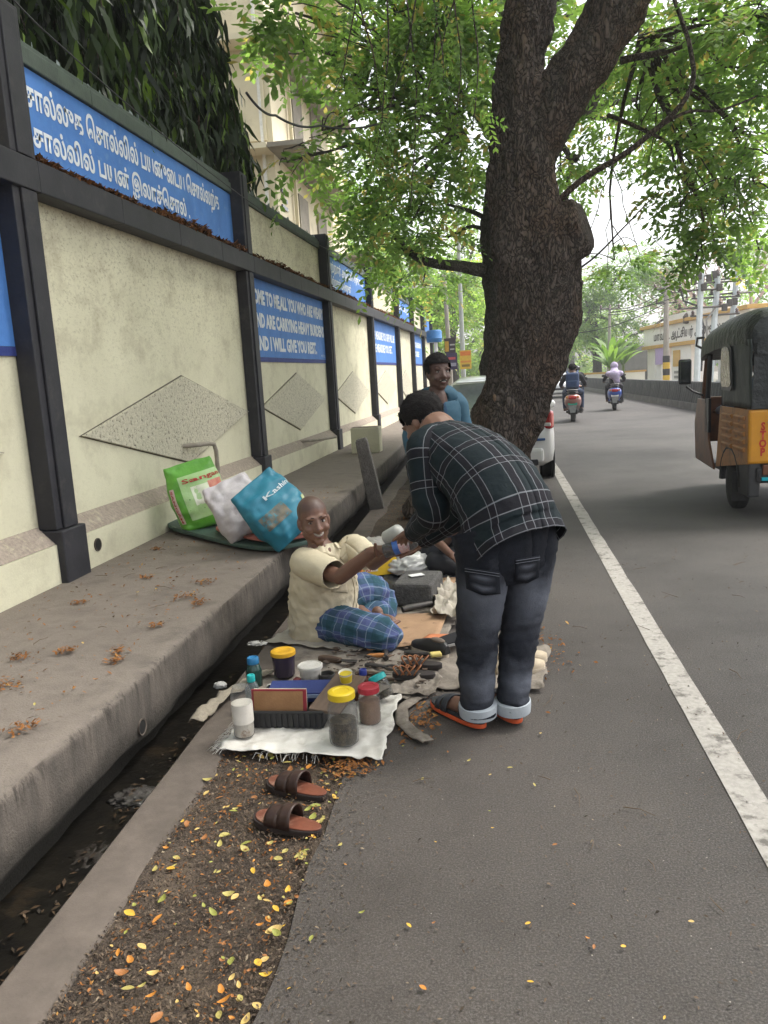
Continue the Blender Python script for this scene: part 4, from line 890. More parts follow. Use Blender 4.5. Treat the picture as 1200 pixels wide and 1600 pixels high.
tool('awl', 'awl with brown handle nearest the sandals', -.74, 3.68, R(-3), .13, .013, 'awl')
tool('awl', 'longer awl with dark handle in front of the brown one', -.7, 3.6, R(2), .17, .01, 'awl')
tool('pincers', 'black iron pincers among the awls', -.71, 3.8, R(-14), .12, .012, 'pincer', M_IRON)
tool('shoe_knife', 'dark curved shoe knife lying right of the hammer', -.52, 3.98, R(-12), .13, .016, 'blade', M_IRON)
tool('awl', 'short awl beside the small round tin', -.86, 3.66, R(25), .08, .014, 'awl')
tag(MB().ell((-.72, 4.03, .055), (.024, .022, .021)).build('wax_ball', plain('orange_wax', (.55, .25, .03), .5), smooth=True), 'orange ball of wax by the cobbler\'s knee', 'wax')
vessel('round_tin', 'small black round tin right of the white tub', 'tin', -.86, 3.55, .035, [(.04, 0), (.042, .004), (.042, .05), (.04, .054), (.034, .053), (.033, .035), (0, .034)], plain('black_tin', (.03, .028, .027), .5))
vessel('round_tin', 'smaller black tin between the white tub and the awls', 'tin', -.79, 3.52, .035, [(.03, 0), (.03, .04), (.026, .045), (0, .044)], plain('black_tin', (.03, .028, .027), .5), tilt=(0, R(50), 0))
# scraps of leather and rag among the tools
sc = MB()
for k in range(140):
    x, y = random.uniform(-.95, -.35), random.uniform(3.5, 4.1); a = random.uniform(0, 6.3); s = random.uniform(.006, .028); z = .03+random.uniform(0, .012)
    q = [V((x, y, z))+V((math.cos(a+t)*s*random.uniform(.4, 1.2), math.sin(a+t)*s*random.uniform(.3, .8), random.uniform(0, .006))) for t in (0, 1.5, 3.1, 4.7)]; sc.prism(q, (0, 0, .003))
tag(sc.build('leather_scraps', pm('leather_scrap', (.12, .075, .05), (.03, .025, .02), 5, .8, .2)), 'dark leather scraps strewn among the tools', 'scraps', kind='stuff')

# ---- footwear
def outline(L, w0, w1, n=22):
    """sole outline, heel at x=0, toe at x=L"""
    pts = []
    for i in range(n):
        t = i/(n-1); w = (w0+(w1-w0)*min(1, t*1.35))*max(0, 1-abs(2*t-1)**4.5)**.5*.5-.005*math.sin(math.pi*t)**2
        pts.append((L*(.5-.5*math.cos(math.pi*t)), (w0+(w1-w0)*min(1, (.5-.5*math.cos(math.pi*t))*1.35))*max(0, 1-abs(math.cos(math.pi*t))**4.5)**.5*.5))
    return [(x, w) for x, w in pts]+[(x, -w) for x, w in pts[::-1][1:-1]]
def sole(mb, L, w0, w1, z0, z1, rise=.0):
    o = outline(L, w0, w1); n = len(o); f = lambda x: rise*(x/L)**4
    mb.add([(x, y, z0+f(x)) for x, y in o]+[(x, y, z1+f(x)) for x, y in o], [tuple(range(n-1, -1, -1)), tuple(range(n, 2*n))]+[(i, (i+1) % n, n+(i+1) % n, n+i) for i in range(n)]); return mb
def strap(mb, x0, x1, w, h, z, th=.003, n=12, lean=0):
    """band over the foot from one edge of the sole to the other"""
    for s in range(1):
        def fn(u, v):
            a = math.pi*u; x = x0+(x1-x0)*v+lean*math.sin(a); return V((x, w*math.cos(a), z+h*math.sin(a)**.7*(1-.12*v)))
        mb.sheet(fn, n, 4, False)
    return mb
def slide(label, x, y, rz, M1, M2, M3, group=None):
    t = thing('slide_sandal', label, 'sandal', (x, y, -.012), rz, group)
    sole(MB(), .27, .07, .1, 0, .026, .008).build('sole', M3, t, bevel=.004); sole(MB(), .258, .06, .09, .026, .031, .008).build('insole', M2, t, bevel=.002)
    for (a, b, hh) in ((.098, .145, .072), (.15, .2, .054)):
        o = strap(MB(), a, b, .05, hh, .024).build('strap', M1, t, 'all', recalc=False); m = o.modifiers.new('t', 'SOLIDIFY'); m.thickness = .005
    o = strap(MB(), .138, .156, .0475, .062, .024).build('stitched_join', M1, t, 'all', recalc=False); m = o.modifiers.new('t', 'SOLIDIFY'); m.thickness = .003
M_BRL = pm('brown_leather', (.05, .026, .019), (.03, .016, .013), 18, .45, .25, 60, .003); M_INS = pm('tan_insole', (.19, .06, .033), (.12, .042, .026), 9, .45, .15, dirt=(.34, .2, .14), dscale=8, dcut=(.55, .7)); M_SOL = plain('dark_sole', (.03, .02, .017), .7)
slide('nearer brown leather slide sandal on the dirt strip', -.625, 2.335, math.atan2(.075, -.25), M_BRL, M_INS, M_SOL, 'pair of brown slide sandals')
slide('farther brown leather slide sandal, closer to the sack', -.655, 2.555, math.atan2(.1, -.25), M_BRL, M_INS, M_SOL, 'pair of brown slide sandals')
M_ORS = pm('orange_leather', (.3, .12, .045), (.2, .075, .03), 14, .5, .2)
def cord_sandal(label, x, y, rz, group):
    t = thing('strappy_sandal', label, 'sandal', (x, y, .03), rz, group); sole(MB(), .22, .06, .075, 0, .028).build('sole', plain('dark_sole2', (.028, .022, .02), .75), t, bevel=.004)
    for k in range(6):
        a = .1+.016*k; o = strap(MB(), a, a+.008, .036, .045-.002*k, .024, lean=.03*(1 if k % 2 else -1)).build('strap', M_ORS, t, 'all', recalc=False); m = o.modifiers.new('t', 'SOLIDIFY'); m.thickness = .005
cord_sandal('orange strapped sandal in front, on the grey rag', -.325, 3.63, R(176), 'pair of orange strapped sandals')
cord_sandal('orange strapped sandal half behind its pair', -.30, 3.76, R(172), 'pair of orange strapped sandals')
def shoe(label, x, y, rz, group, mat, name='canvas_shoe'):
    t = thing(name, label, 'shoe', (x, y, .025), rz, group); sole(MB(), .27, .07, .092, 0, .022).build('sole', plain('gum_sole', (.5, .42, .32), .7), t, bevel=.003)
    rings, uv = [], []
    for i, (s, w, h) in enumerate(((.0, .02, .045), (.02, .031, .062), (.06, .034, .068), (.1, .036, .066), (.14, .041, .062), (.18, .044, .05), (.22, .042, .038), (.25, .033, .03), (.268, .012, .02))):
        rings.append([V((s, w*math.cos(a), .022+h*max(0, math.sin(a))**.8)) for a in [math.pi*k/12 for k in range(13)]+[0]]); uv.append([(0, 0)]*14)
    MB().loft(rings, uv).build('upper', mat, t, True)
    MB().ell((.07, 0, .085), (.05, .024, .014), None, 14, 7).build('opening', plain('shoe_lining', (.14, .11, .085), .9), t, True)
M_BEI = pm('beige_canvas', (.48, .4, .29), (.38, .31, .22), 16, .85, .3)
shoe('nearer beige canvas shoe behind the bent man\'s leg', -.03, 3.66, R(24), 'pair of beige shoes', M_BEI)
shoe('farther beige canvas shoe behind the bent man\'s leg', -.02, 3.8, R(18), 'pair of beige shoes', M_BEI)
shoe('black shoe lying on its rag between the sandals and the bent man', -.28, 3.92, R(140), None, plain('black_leather', (.02, .02, .02), .4), 'black_shoe')
t = thing('loose_sole', 'black shoe sole with white rim and orange lining left of the bent man', 'sole', (-.36, 4.02, .06), R(-20)); t.rotation_euler = (R(18), R(-10), R(15))
sole(MB(), .27, .08, .1, 0, .014).build('rubber', plain('white_rubber', (.7, .68, .66), .6), t); sole(MB(), .25, .07, .09, .0142, .02).build('lining', plain('black_fabric', (.018, .018, .02), .9), t)
rug('orange_lining', 'orange lining cut-out lying beside the cardboard', 'lining', [(-.45, 4.02), (-.2, 4.1), (-.2, 4.22), (-.4, 4.18)], plain('orange_foam', (.55, .19, .08), .8), .06, .008, 10, 8, .01)
tag(MB().box((-.34, 3.86, .07), (.06, .045, .02), Matrix.Rotation(.3, 3, 'Z')).build('sponge', plain('yellow_sponge', (.62, .5, .16), .9), bevel=.006), 'small yellow sponge beside the strapped sandals', 'sponge')
vessel('glass_lid', 'clear round dish lying behind the bent man\'s ankle', 'dish', .12, 4.0, .03, [(.05, 0), (.055, .004), (.055, .018), (.05, .02)], M_CLEAR)

# ---- bags, carton and plastic behind the cobbler
yb = thing('yellow_carton', 'flattened bright yellow carton with printed portraits behind the cobbler\'s arm', 'carton', (-.9, 5.62, .05)); yb.rotation_euler = (R(-14), R(-4), R(8))
MB().prism([(-.12, 0, 0), (.17, 0, 0), (.18, 0, .07), (.1, 0, .19), (.02, 0, .21), (-.12, 0, .19)], (0, .03, 0)).build('panel', plain('yellow_card', (.75, .48, .02), .5), yb, bevel=.003)
for (x, z) in ((-.065, .13), (.055, .12)):
    f = MB().lathe([(0, .0), (.028, .0005), (.0285, 0)], (x, -.003, z), 16, Matrix.Rotation(R(90), 3, 'X')).build('printed_face', plain('face_print', (.45, .2, .12), .6), yb)
    MB().lathe([(0, .0), (.036, .0005), (.0365, 0)], (x, -.0015, z+.018), 16, Matrix.Rotation(R(90), 3, 'X')).build('printed_hair', plain('hair_print', (.05, .02, .02), .6), yb)
MB().span((-.1, -.004, .035), (.0, -.002, .07)).build('print_band', plain('print_white', (.75, .7, .55), .6), yb)
me = wtext('RSVI', .04, 1., .001); me.transform(Matrix.Translation((-.095, -.006, .04)) @ Matrix.Rotation(R(90), 4, 'X')); obj('lettering', me, plain('print_red', (.45, .05, .04), .6), yb)
ob = thing('orange_box', 'small orange carton beside the yellow one', 'carton', (-1.06, 5.45, .03), R(6)); MB().box((0, 0, .06), (.13, .1, .12)).build('carton', plain('orange_card', (.6, .2, .05), .6), ob, bevel=.003); MB().box((0, 0, .1225), (.12, .004, .002)).build('flap_seam', plain('seam_dark', (.25, .08, .03), .7), ob)
def heap(name, label, cat, c, r, mat, amp=.25, sc=3., rz=0):
    mb = MB().ell((0, 0, 0), (1, 1, 1), None, 40, 26); vs = []
    for p in mb.v:
        p = V(p); n = p.normalized(); k = 1+amp*(abs(noise.noise(n*sc+V(c)))*-2+.6)+amp*.4*fb(n, sc*2.4)
        q = V((n.x*r[0]*k, n.y*r[1]*k, n.z*r[2]*k)); q.z = max(q.z, -r[2]*.55); vs.append(q)
    mb.v = [tuple(v) for v in vs]; o = mb.build(name, mat, None, 'all'); o.location = (c[0], c[1], c[2]+r[2]*.55); o.rotation_euler = (0, 0, rz); return tag(o, label, cat)
M_PLB = pm('white_polythene', (.66, .65, .62), (.5, .49, .46), 9, .35, .4, 30, .01)
heap('plastic_bag', 'crumpled white plastic bag lying right of the yellow carton', 'plastic bag', (-.66, 5.72, .05), (.17, .14, .09), M_PLB, .35, 3.)
heap('plastic_bag', 'grey crumpled sack behind the cobbler\'s shoulder', 'plastic bag', (-1.05, 6.3, .0), (.3, .2, .12), pm('grey_sack', (.42, .4, .37), (.3, .28, .26), 6, .7, .5, 30, .01), .3, 3.2)
heap('plastic_bag', 'dark bundle of shoes behind the bottle hand over', 'bundle', (-.6, 6.35, .0), (.2, .2, .09), plain('black_fabric', (.018, .018, .02), .9), .4, 4)
heap('drain_rubbish', 'torn white plastic floating in the drain beside the cobbler', 'rubbish', (-1.56, 4.62, -.14), (.07, .04, .012), M_PLB, .5, 3)
heap('drain_rubbish', 'grey plastic scrap in the drain left of the glue bottle', 'rubbish', (-1.5, 2.75, -.14), (.1, .08, .015), pm('wet_plastic', (.09, .082, .075), (.03, .028, .025), 9, .3, .4, 30, .01), .5, 3.5)
heap('drain_rubbish', 'pale crushed cup in the drain behind the blue cap', 'rubbish', (-1.56, 3.9, -.13), (.035, .03, .018), M_PLB, .3, 3)
heap('drain_rubbish', 'brown leaf clot in the drain near the round hole', 'rubbish', (-1.5, 2.35, -.15), (.09, .1, .014), plain('wet_mud', (.02, .015, .011), .6), .5, 4)

# ---- leaning stone post, cream block, pipe at the drain
sp = MB(); a = gz(592, 795); top = at(566, 686, 8.55)
ax = (top-a); u = V((.95, .3, 0)).normalized(); f = []
for t, w, d in ((-.12, .17, .1), (.35, .165, .1), (.7, .15, .095), (.96, .13, .09), (1.0, .1, .07)):
    c = a+ax*t; f += [c-u*w*.62+V((0, -d*.5, 0)), c+u*w*.38+V((0, -d*.5, .02)), c+u*w*.38+V((0, d*.5, .02)), c-u*w*.62+V((0, d*.5, 0))]
sp.add(f, [(0, 1, 2, 3), (16, 17, 18, 19)]+[(i*4+k, i*4+(k+1) % 4, i*4+4+(k+1) % 4, i*4+4+k) for i in range(4) for k in range(4)])
tag(sp.build('stone_post', pm('rough_granite', (.2, .185, .165), (.12, .11, .1), 14, .95, .9, 50, .02), bevel=.012), 'rough granite post leaning out of the drain edge', 'post')
bl_ = thing('concrete_block', 'cream painted concrete block on the platform behind the granite post', 'block', (-2.2, 13.3, .3)); MB().box((0, 0, .22), (.5, .32, .44)).build('body', M_CREAM, bl_, bevel=.015); MB().box((0, 0, .445), (.46, .28, .01)).build('worn_top', M_LEDGE, bl_)
pp = thing('drain_pipe', 'short black pipe end sticking out of the platform beyond the granite post', 'pipe', (px_(9.6)+.02, 9.6, .14)); MB().lathe([(.055, -.1), (.055, .16), (.06, .16), (.06, .12), (.048, .165), (.048, 0)], (0, 0, 0), 18, Matrix.Rotation(R(90), 3, 'Y')).build('pipe', plain('black_pipe', (.03, .03, .03), .5), pp, True)
MB().lathe([(.046, .1), (0, .1)], (0, 0, 0), 18, Matrix.Rotation(R(90), 3, 'Y')).build('bore_shade', M_DARK, pp)  # dark disc paints the shade inside the pipe

# ---- boards and sacks on the platform
def plate(name, label, cat, c, L, w, th, mat, rz, tilt=(0, 0)):
    t = MB(); n = 26; o = []
    for k in range(n):
        a = 2*math.pi*k/n; ca, sa = math.cos(a), math.sin(a); o.append((L/2*math.copysign(abs(ca)**.5, ca), w/2*math.copysign(abs(sa)**.5, sa), 0))
    t.prism(o, (0, 0, th)); ob = t.build(name, mat, None, bevel=.008); ob.location = c; ob.rotation_euler = (tilt[0], tilt[1], rz); return tag(ob, label, cat)
M_GB = pm('green_board', (.055, .1, .08), (.035, .06, .05), 9, .6, .3, dirt=(.22, .2, .17), dscale=14, dcut=(.6, .72))
plate('sack_board', 'dark green flat board under the three bags', 'board', (-2.12, 6.1, .33), 1.75, .72, .035, M_GB, R(-40), (0, R(1)))
plate('sack_board', 'faded red flat board on top of the green one by the cobbler', 'board', (-1.8, 5.86, .382), .95, .62, .022, pm('red_board', (.42, .14, .1), (.34, .12, .09), 7, .7, .3, dirt=(.2, .09, .06), dscale=6, dcut=(.6, .75)), R(-40), (0, R(1)))
class Bag:
    def __init__(s, w, t, h, M, crumple=.012, sd=1, pinch=.25): s.w, s.t, s.h, s.M, s.c, s.sd, s.p = w, t, h, M, crumple, sd, pinch
    def pt(s, u, v, off=0):
        a = 2*math.pi*u; ca, sa = math.cos(a), math.sin(a); b = math.sin(math.pi*min(1, .06+v*.94)**.62)
        wx = s.w/2*(.80+.2*math.sin(math.pi*(.08+.84*v))); ty = s.t/2*max(.04, (b if v > .2 else b*.6+.4*math.sin(math.pi*.5*min(1, v/.1+.35)))**.8)
        if v > .78: ty *= max(.06, 1-(v-.78)/.22*(1-s.p)); 
        x = wx*math.copysign(abs(ca)**.8, ca); y = ty*math.copysign(abs(sa)**.9, sa); z = s.h*v
        k = s.c*(1-2*abs(noise.noise(V((x*7+s.sd, y*7, z*6)))))+s.c*.6*fb((x+s.sd, y, z), 13)
        y += math.copysign(k, sa)*min(1, abs(sa)*2)+math.copysign(off, sa); x += k*.5*ca; z += .012*noise.noise(V((x*9, s.sd, 3)))*(1 if v > .9 else 0)
        return s.M @ V((x, y, z))
    def mesh(s, name, mat, parent):
        n, m = 56, 44; rings = [[s.pt(k/n, i/m) for k in range(n+1)] for i in range(m+1)]; uv = [[(k/n, i/m) for k in range(n+1)] for i in range(m+1)]
        rings = [[s.M @ V((0, 0, 0)) for k in range(n+1)]]+rings; uv = [uv[0]]+uv
        return MB().loft(rings, uv, (False, True)).build(name, mat, parent, 'all')
    def patch(s, name, mat, parent, u0, u1, v0, v1, shape=None, off=.005, n=14):
        return MB().sheet(lambda a, b: s.pt(u0+(u1-u0)*a, v0+(v1-v0)*b, off), n, n).build(name, mat, parent, 'all', recalc=False)
    def text(s, body, mat, parent, u0, u1, v0, size, off=.009, vert=False, boldness=.0):
        me = wtext(body, 1., 1., boldness); co = [v.co.copy() for v in me.vertices]; w = max(c.x for c in co)
        for v, c in zip(me.vertices, co):
            if vert: v.co = s.pt(u0+(u1-u0)*c.y, v0-size*c.x/w, off)
            else: v.co = s.pt(u0+(u1-u0)*c.x/w, v0+size*c.y, off)
        return obj('lettering', me, mat, parent)
def bag_at(base, top, face, w, t, roll=0):
    b, tp = V(base), V(top); z = (tp-b).normalized(); y = -V(face); x = y.cross(z).normalized(); y = z.cross(x)
    return Matrix(((x[0], y[0], z[0], b[0]), (x[1], y[1], z[1], b[1]), (x[2], y[2], z[2], b[2]), (0, 0, 0, 1))), (tp-b).length
RED = plain('print_red', (.45, .05, .04), .6)
b0 = gz(322, 828, .375)+V((-.06, .2, 0)); t0 = at(292, 722, b0.y-.02); Mx, h = bag_at(b0, t0, (.55, -.83, .1), .4, .2)
gb = thing('rice_bag', 'upright bright green printed rice bag leaning on the wall foot', 'bag', (0, 0, 0)); g_ = Bag(.46, .25, h, Mx, .018, 2)
GR = pm('green_poly', (.09, .29, .025), (.13, .38, .05), 5, .3, .3, 20, .01); 
g_.mesh('sack', GR, gb); g_.patch('print_panel', pm('pale_green_print', (.42, .58, .3), (.3, .5, .18), 8, .35, .2), gb, .66, .99, .16, .82)
g_.patch('print_picture', pm('red_picture', (.5, .09, .07), (.62, .3, .2), 14, .4, .2), gb, .80, .93, .42, .66, off=.009); g_.patch('white_oval', pm('white_print', (.7, .72, .6), (.6, .66, .45), 10, .4, .1), gb, .72, .80, .36, .64, off=.008)
g_.patch('brown_picture', pm('brown_picture', (.3, .2, .06), (.4, .3, .1), 20, .4, .2), gb, .80, .97, .16, .3, off=.009); g_.patch('side_label', plain('pink_label', (.62, .45, .42), .4), gb, .545, .60, .14, .68, off=.008)
g_.text('Sangam', RED, gb, .68, .96, .71, .09, .012, boldness=.02); g_.text('SANGAM', RED, gb, .555, .59, .66, .5, .013, True, .02); g_.text('RICE', RED, gb, .8, .93, .36, .06, .013, boldness=.02)
b1 = gz(392, 838, .41)+V((-.02, .16, 0)); t1 = at(350, 752, b1.y+.1); Mx, h = bag_at(b1, t1, (.5, -.8, .3), .4, .2)
wb = thing('sack_bag', 'slumped white woven sack between the green and blue bags', 'bag'); w_ = Bag(.42, .3, h, Mx, .035, 5, .35); w_.mesh('sack', pm('white_sack', (.6, .56, .57), (.5, .45, .46), 9, .6, .4, 90, .004, dirt=(.34, .27, .27), dscale=5, dcut=(.55, .75)), wb)
w_.patch('red_stripe', plain('pink_stripe', (.5, .2, .22), .7), wb, .93, .945, .05, .45, off=.004)
b2 = gz(462, 842, .415)+V((-.02, .14, .0)); t2 = at(398, 762, b2.y-.02); Mx, h = bag_at(b2, t2, (.45, -.75, .45), .4, .2)
ub = thing('sack_bag', 'turquoise blue printed sack leaning behind the cobbler\'s head', 'bag'); u_ = Bag(.44, .28, h*1.1, Mx, .026, 9, .3); u_.mesh('sack', pm('turquoise_sack', (.02, .155, .235), (.026, .2, .28), 6, .45, .3, 120, .003), ub)
u_.text('Kashini', plain('print_pale', (.6, .68, .7), .6), ub, .72, .93, .66, .1, .01, boldness=.02); u_.patch('worn_print', pm('worn_brown', (.2, .16, .1), (.1, .12, .12), 14, .7, .2, dirt=(.03, .22, .3), dscale=9, dcut=(.5, .6)), ub, .6, .76, .3, .52, off=.007); u_.patch('round_print', pm('yellow_print', (.5, .52, .25), (.35, .45, .3), 16, .6, .2), ub, .88, .97, .25, .4, off=.007)

# ---- fallen leaves, flower fluff and twigs
def leaf_mesh(L, w, curl):
    vs = []; n = 6
    for i in range(n+1):
        t = i/n; ww = w*math.sin(math.pi*(.04+.92*t))**.8; z = curl*(t-.5)**2*4*L
        vs += [(L*(t-.5), ww*.5, z+ww*.22), (L*(t-.5), 0, z), (L*(t-.5), -ww*.5, z+ww*.22)]
    fs = [(i*3+j, i*3+j+1, i*3+j+4, i*3+j+3) for i in range(n) for j in range(2)]
    me = bpy.data.meshes.new('fallen_leaf'); me.from_pydata(vs, [], fs); me.polygons.foreach_set('use_smooth', [True]*len(fs)); return me
LM = []
for k, c in enumerate(((.62, .37, .045), (.5, .2, .03), (.4, .33, .1), (.32, .13, .04), (.52, .36, .12), (.28, .28, .06))):
    mt_ = pm('fallen_leaf_%d' % k, c, tuple(q*.8 for q in c), 90, .6, .1)
    for cu in (.05, .22):
        me = leaf_mesh(.026, .014, cu); me.materials.append(mt_); LM.append(me)
random.seed(21)
LCOL = ('yellow', 'orange', 'olive', 'rust brown', 'pale straw', 'greenish')
def drop(x, y, z, s, label, group):
    k = random.randrange(len(LM)); size = 'tiny' if s < .6 else 'small' if s < .95 else 'larger'; curl = ' curled' if k % 2 else ' flat'; label = size+curl+' '+LCOL[k//2]+' leaf '+label
    o = bpy.data.objects.new('fallen_leaf', LM[k]); COL.objects.link(o); o.location = (x, y, z); o.scale = (s, s*random.uniform(.8, 1.25), s); o.rotation_euler = (random.uniform(-.25, .25), random.uniform(-.25, .25), random.uniform(0, 6.28)); tag(o, label, 'leaf', group)
for k in range(255):
    Y = 1.45+1.75*random.random()**.9; e0, e1 = kx(Y)+.2, -.62; u = random.random(); u = u if random.random() < .72 else 1-abs(random.gauss(0, .16)) ; u = min(max(u, 0), 1.03); X = e0+(e1-e0)*u
    drop(X, Y, .0+random.uniform(0, .006), (.5+1.1*random.random()**1.6), 'on the dirt '+('by the kerb' if u < .3 else 'by the asphalt' if u > .75 else 'mid strip')+(' close to the sandals' if Y > 2.1 else ' at the picture bottom' if Y < 1.75 else ' below the sandals'), 'leaves on the dirt strip')
for (x, y) in ((681, 1321), (867, 1325), (733, 1193), (797, 1204), (835, 1231), (766, 1215), (765, 1272), (770, 1299), (897, 1419), (825, 1449), (918, 1472), (928, 1486), (639, 1452), (678, 1448), (829, 1541), (974, 1485), (1080, 1446), (1038, 1597), (845, 1150), (487, 1472), (540, 1356), (566, 1432), (452, 1551), (532, 1326), (661, 1550), (505, 1235), (630, 1170), (700, 1180), (660, 1222)):
    p = gz(x, y); drop(p.x, p.y, .012, random.uniform(.35, .85), 'out on the bare asphalt '+('near the bent man\'s feet' if p.y > 2.6 else 'in the foreground' if p.x < .1 else 'toward the white line'), 'leaves on the asphalt')
for (x, y) in ((340, 757), (130, 1010), (150, 1068), (55, 1107), (218, 978), (320, 1008), (245, 925), (215, 930), (95, 925), (160, 1110), (905, 1010)):
    p = gz(x, y, .3); 
    if p.x < -1.6: drop(p.x, p.y, .318, random.uniform(.6, 1.), 'on the concrete platform '+('beside the green bag' if p.y > 5 else 'below the first pillar' if p.y > 3.6 else 'at the left edge of the picture'), 'leaves on the platform')
M_FLUFF = leafmat('flower_fluff', (.1, .042, .014), (.25, .1, .028), (.42, .24, .07), .1, .8)
spots = [(320, 912, .3, .09), (290, 935, .3, .1), (310, 945, .3, .06), (125, 945, .3, .07), (105, 1020, .3, .05), (10, 1075, .3, .12), (240, 820, .3, .05), (245, 860, .3, .05), (185, 1020, .3, .05), (180, 1035, .3, .05), (40, 1140, .3, .08), (230, 905, .3, .06), (245, 980, .3, .05), (30, 1030, .3, .06), (420, 790, .3, .1)]
sp_ = [(gz(x, y, z), s) for x, y, z, s in spots]
def fl(i):
    if i % 9 < 5:
        p, s = random.choice(sp_); return (p.x+random.gauss(0, s*.45), p.y+random.gauss(0, s*.45), .312+abs(random.gauss(0, .006)))
    return (random.uniform(-2.85, -1.7), random.uniform(2, 9), .31)
litter('flower_litter', 1700, fl, .011, M_FLUFF, 'orange brown dried flower litter in patches on the platform', 'flower litter', .6)
def fl2(i):
    Y = 1.4+random.random()**.9*2.1 if i % 3 else random.uniform(6.4, 13); X = kx(Y)+.2+random.random()*.5
    if i % 3 == 0 and random.random() < .5: Y = random.gauss(8.6, .6); X = random.uniform(-1.25, -.6)
    return (X, Y, -.004+random.uniform(0, .008))
litter('flower_litter', 2600, fl2, .0065, M_FLUFF, 'fine dried flowers and leaf crumbs covering the dirt strip', 'flower litter', .5)
M_CRUMB = leafmat('grit', (.03, .024, .018), (.12, .085, .058), (.28, .22, .15), .0, .9)
litter('grit', 16000, lambda i: (lambda Y: (kx(Y)+.16+random.random()*.56, Y, -.008+random.uniform(0, .006)))(1.35+random.random()**1.3*3.2), .0055, M_CRUMB, 'dark grit and crumbs over the dirt strip', 'grit', .9)
litter('leaf_litter', 1500, lambda i: (lambda Y: (edge(Y)-.03+abs(random.gauss(0, .11)), Y, .007))(1.35+random.random()**1.2*3), .006, M_CRUMB, 'crumbs and dust spilling from the dirt onto the asphalt edge', 'leaf litter', .6)
litter('grit', 2600, lambda i: (random.uniform(-.6, 2.4), 1.4+6*random.random()**1.4, .008), .006, M_CRUMB, 'scattered specks and chips on the asphalt', 'grit', .6)
litter('leaf_litter', 700, lambda i: (lambda Y: (random.uniform(-1.55, kx(Y)-.01), Y, -.125+random.uniform(0, .012)))(random.uniform(1.6, 8)), .014, leafmat('wet_leaf', (.015, .012, .009), (.05, .03, .016), (.12, .08, .05), 0, .5), 'dark rotting leaves floating in the drain', 'leaf litter', .3)
litter('leaf_litter', 700, lambda i: (lambda a: (a[0], a[1], .012))(random.choice([(random.gauss(-.36, .05), random.gauss(3.2, .12)), (random.gauss(-.6, .05), random.gauss(2.78, .05)), (random.gauss(.2, .1), random.gauss(4.1, .25)), (random.gauss(-.9, .2), random.gauss(8.8, .6))])), .012, M_FLUFF, 'patches of orange leaf litter around the sack and shoes', 'leaf litter', .6)
tw = MB()
for k in range(90):
    if k % 3: X, Y, z = random.uniform(-.5, 2.2), 1.4+random.random()*5, .012
    else: X, Y, z = random.uniform(-2.8, -1.65), random.uniform(2, 8), .316
    a = random.uniform(0, 6.28); L = random.uniform(.02, .075); d = V((math.cos(a), math.sin(a), 0)); p = V((X, Y, z)); tw.tube([p-d*L, p+V((0, 0, .004))+V((-d.y, d.x, 0))*L*.15, p+d*L], [.0018, .0015, .0008], 4)
tag(tw.build('twigs', plain('twig_brown', (.13, .09, .06), .9)), 'thin dry twigs scattered on platform and asphalt', 'twigs', kind='stuff')
# ================================================================ vehicles
M_TYRE = pm('tyre_rubber', (.018, .018, .019), (.03, .029, .028), 20, .85, .3, 60, .004)
M_RIM = pm('wheel_rim', (.3, .3, .3), (.2, .19, .18), 12, .4, .1, metal=.7)
M_GLASS = pm('sky_pale_glass', (.34, .37, .38), (.18, .2, .21), 3, .04, 0, spec=.9, coat=1)  # pale base colour stands in for sky mirrored in the panes
def carpaint(name, c, dirt=None): return pm(name, c, tuple(q*.93 for q in c), 3, .28, .05, 30, .002, spec=.5, coat=.6, dirt=dirt, dscale=3, dcut=(.5, .85))
M_RED = plain('tail_red', (.42, .012, .015), .15, spec=.8); M_AMBER = plain('amber_lens', (.6, .2, .02), .2)
def wheel(par, x, y, r, w, hub=True):
    rot = Matrix.Rotation(R(90), 3, 'Y')
    t = MB().lathe([(r*.62, -w/2), (r*.9, -w/2), (r*.985, -w*.38), (r, -w*.2), (r, w*.2), (r*.985, w*.38), (r*.9, w/2), (r*.62, w/2), (r*.6, 0)], (x, y, r), 28, rot).build('wheel', M_TYRE, par, True)
    MB().lathe([(r*.63, -w*.44), (r*.6, -w*.36), (r*.3, -w*.3), (r*.12, -w*.42), (0, -w*.42)], (x, y, r), 20, rot).build('rim', M_RIM, t, True)
    MB().lathe([(r*.63, w*.44), (r*.6, w*.36), (r*.3, w*.3), (r*.12, w*.42), (0, w*.42)], (x, y, r), 20, rot).build('rim', M_RIM, t, True)
    return t
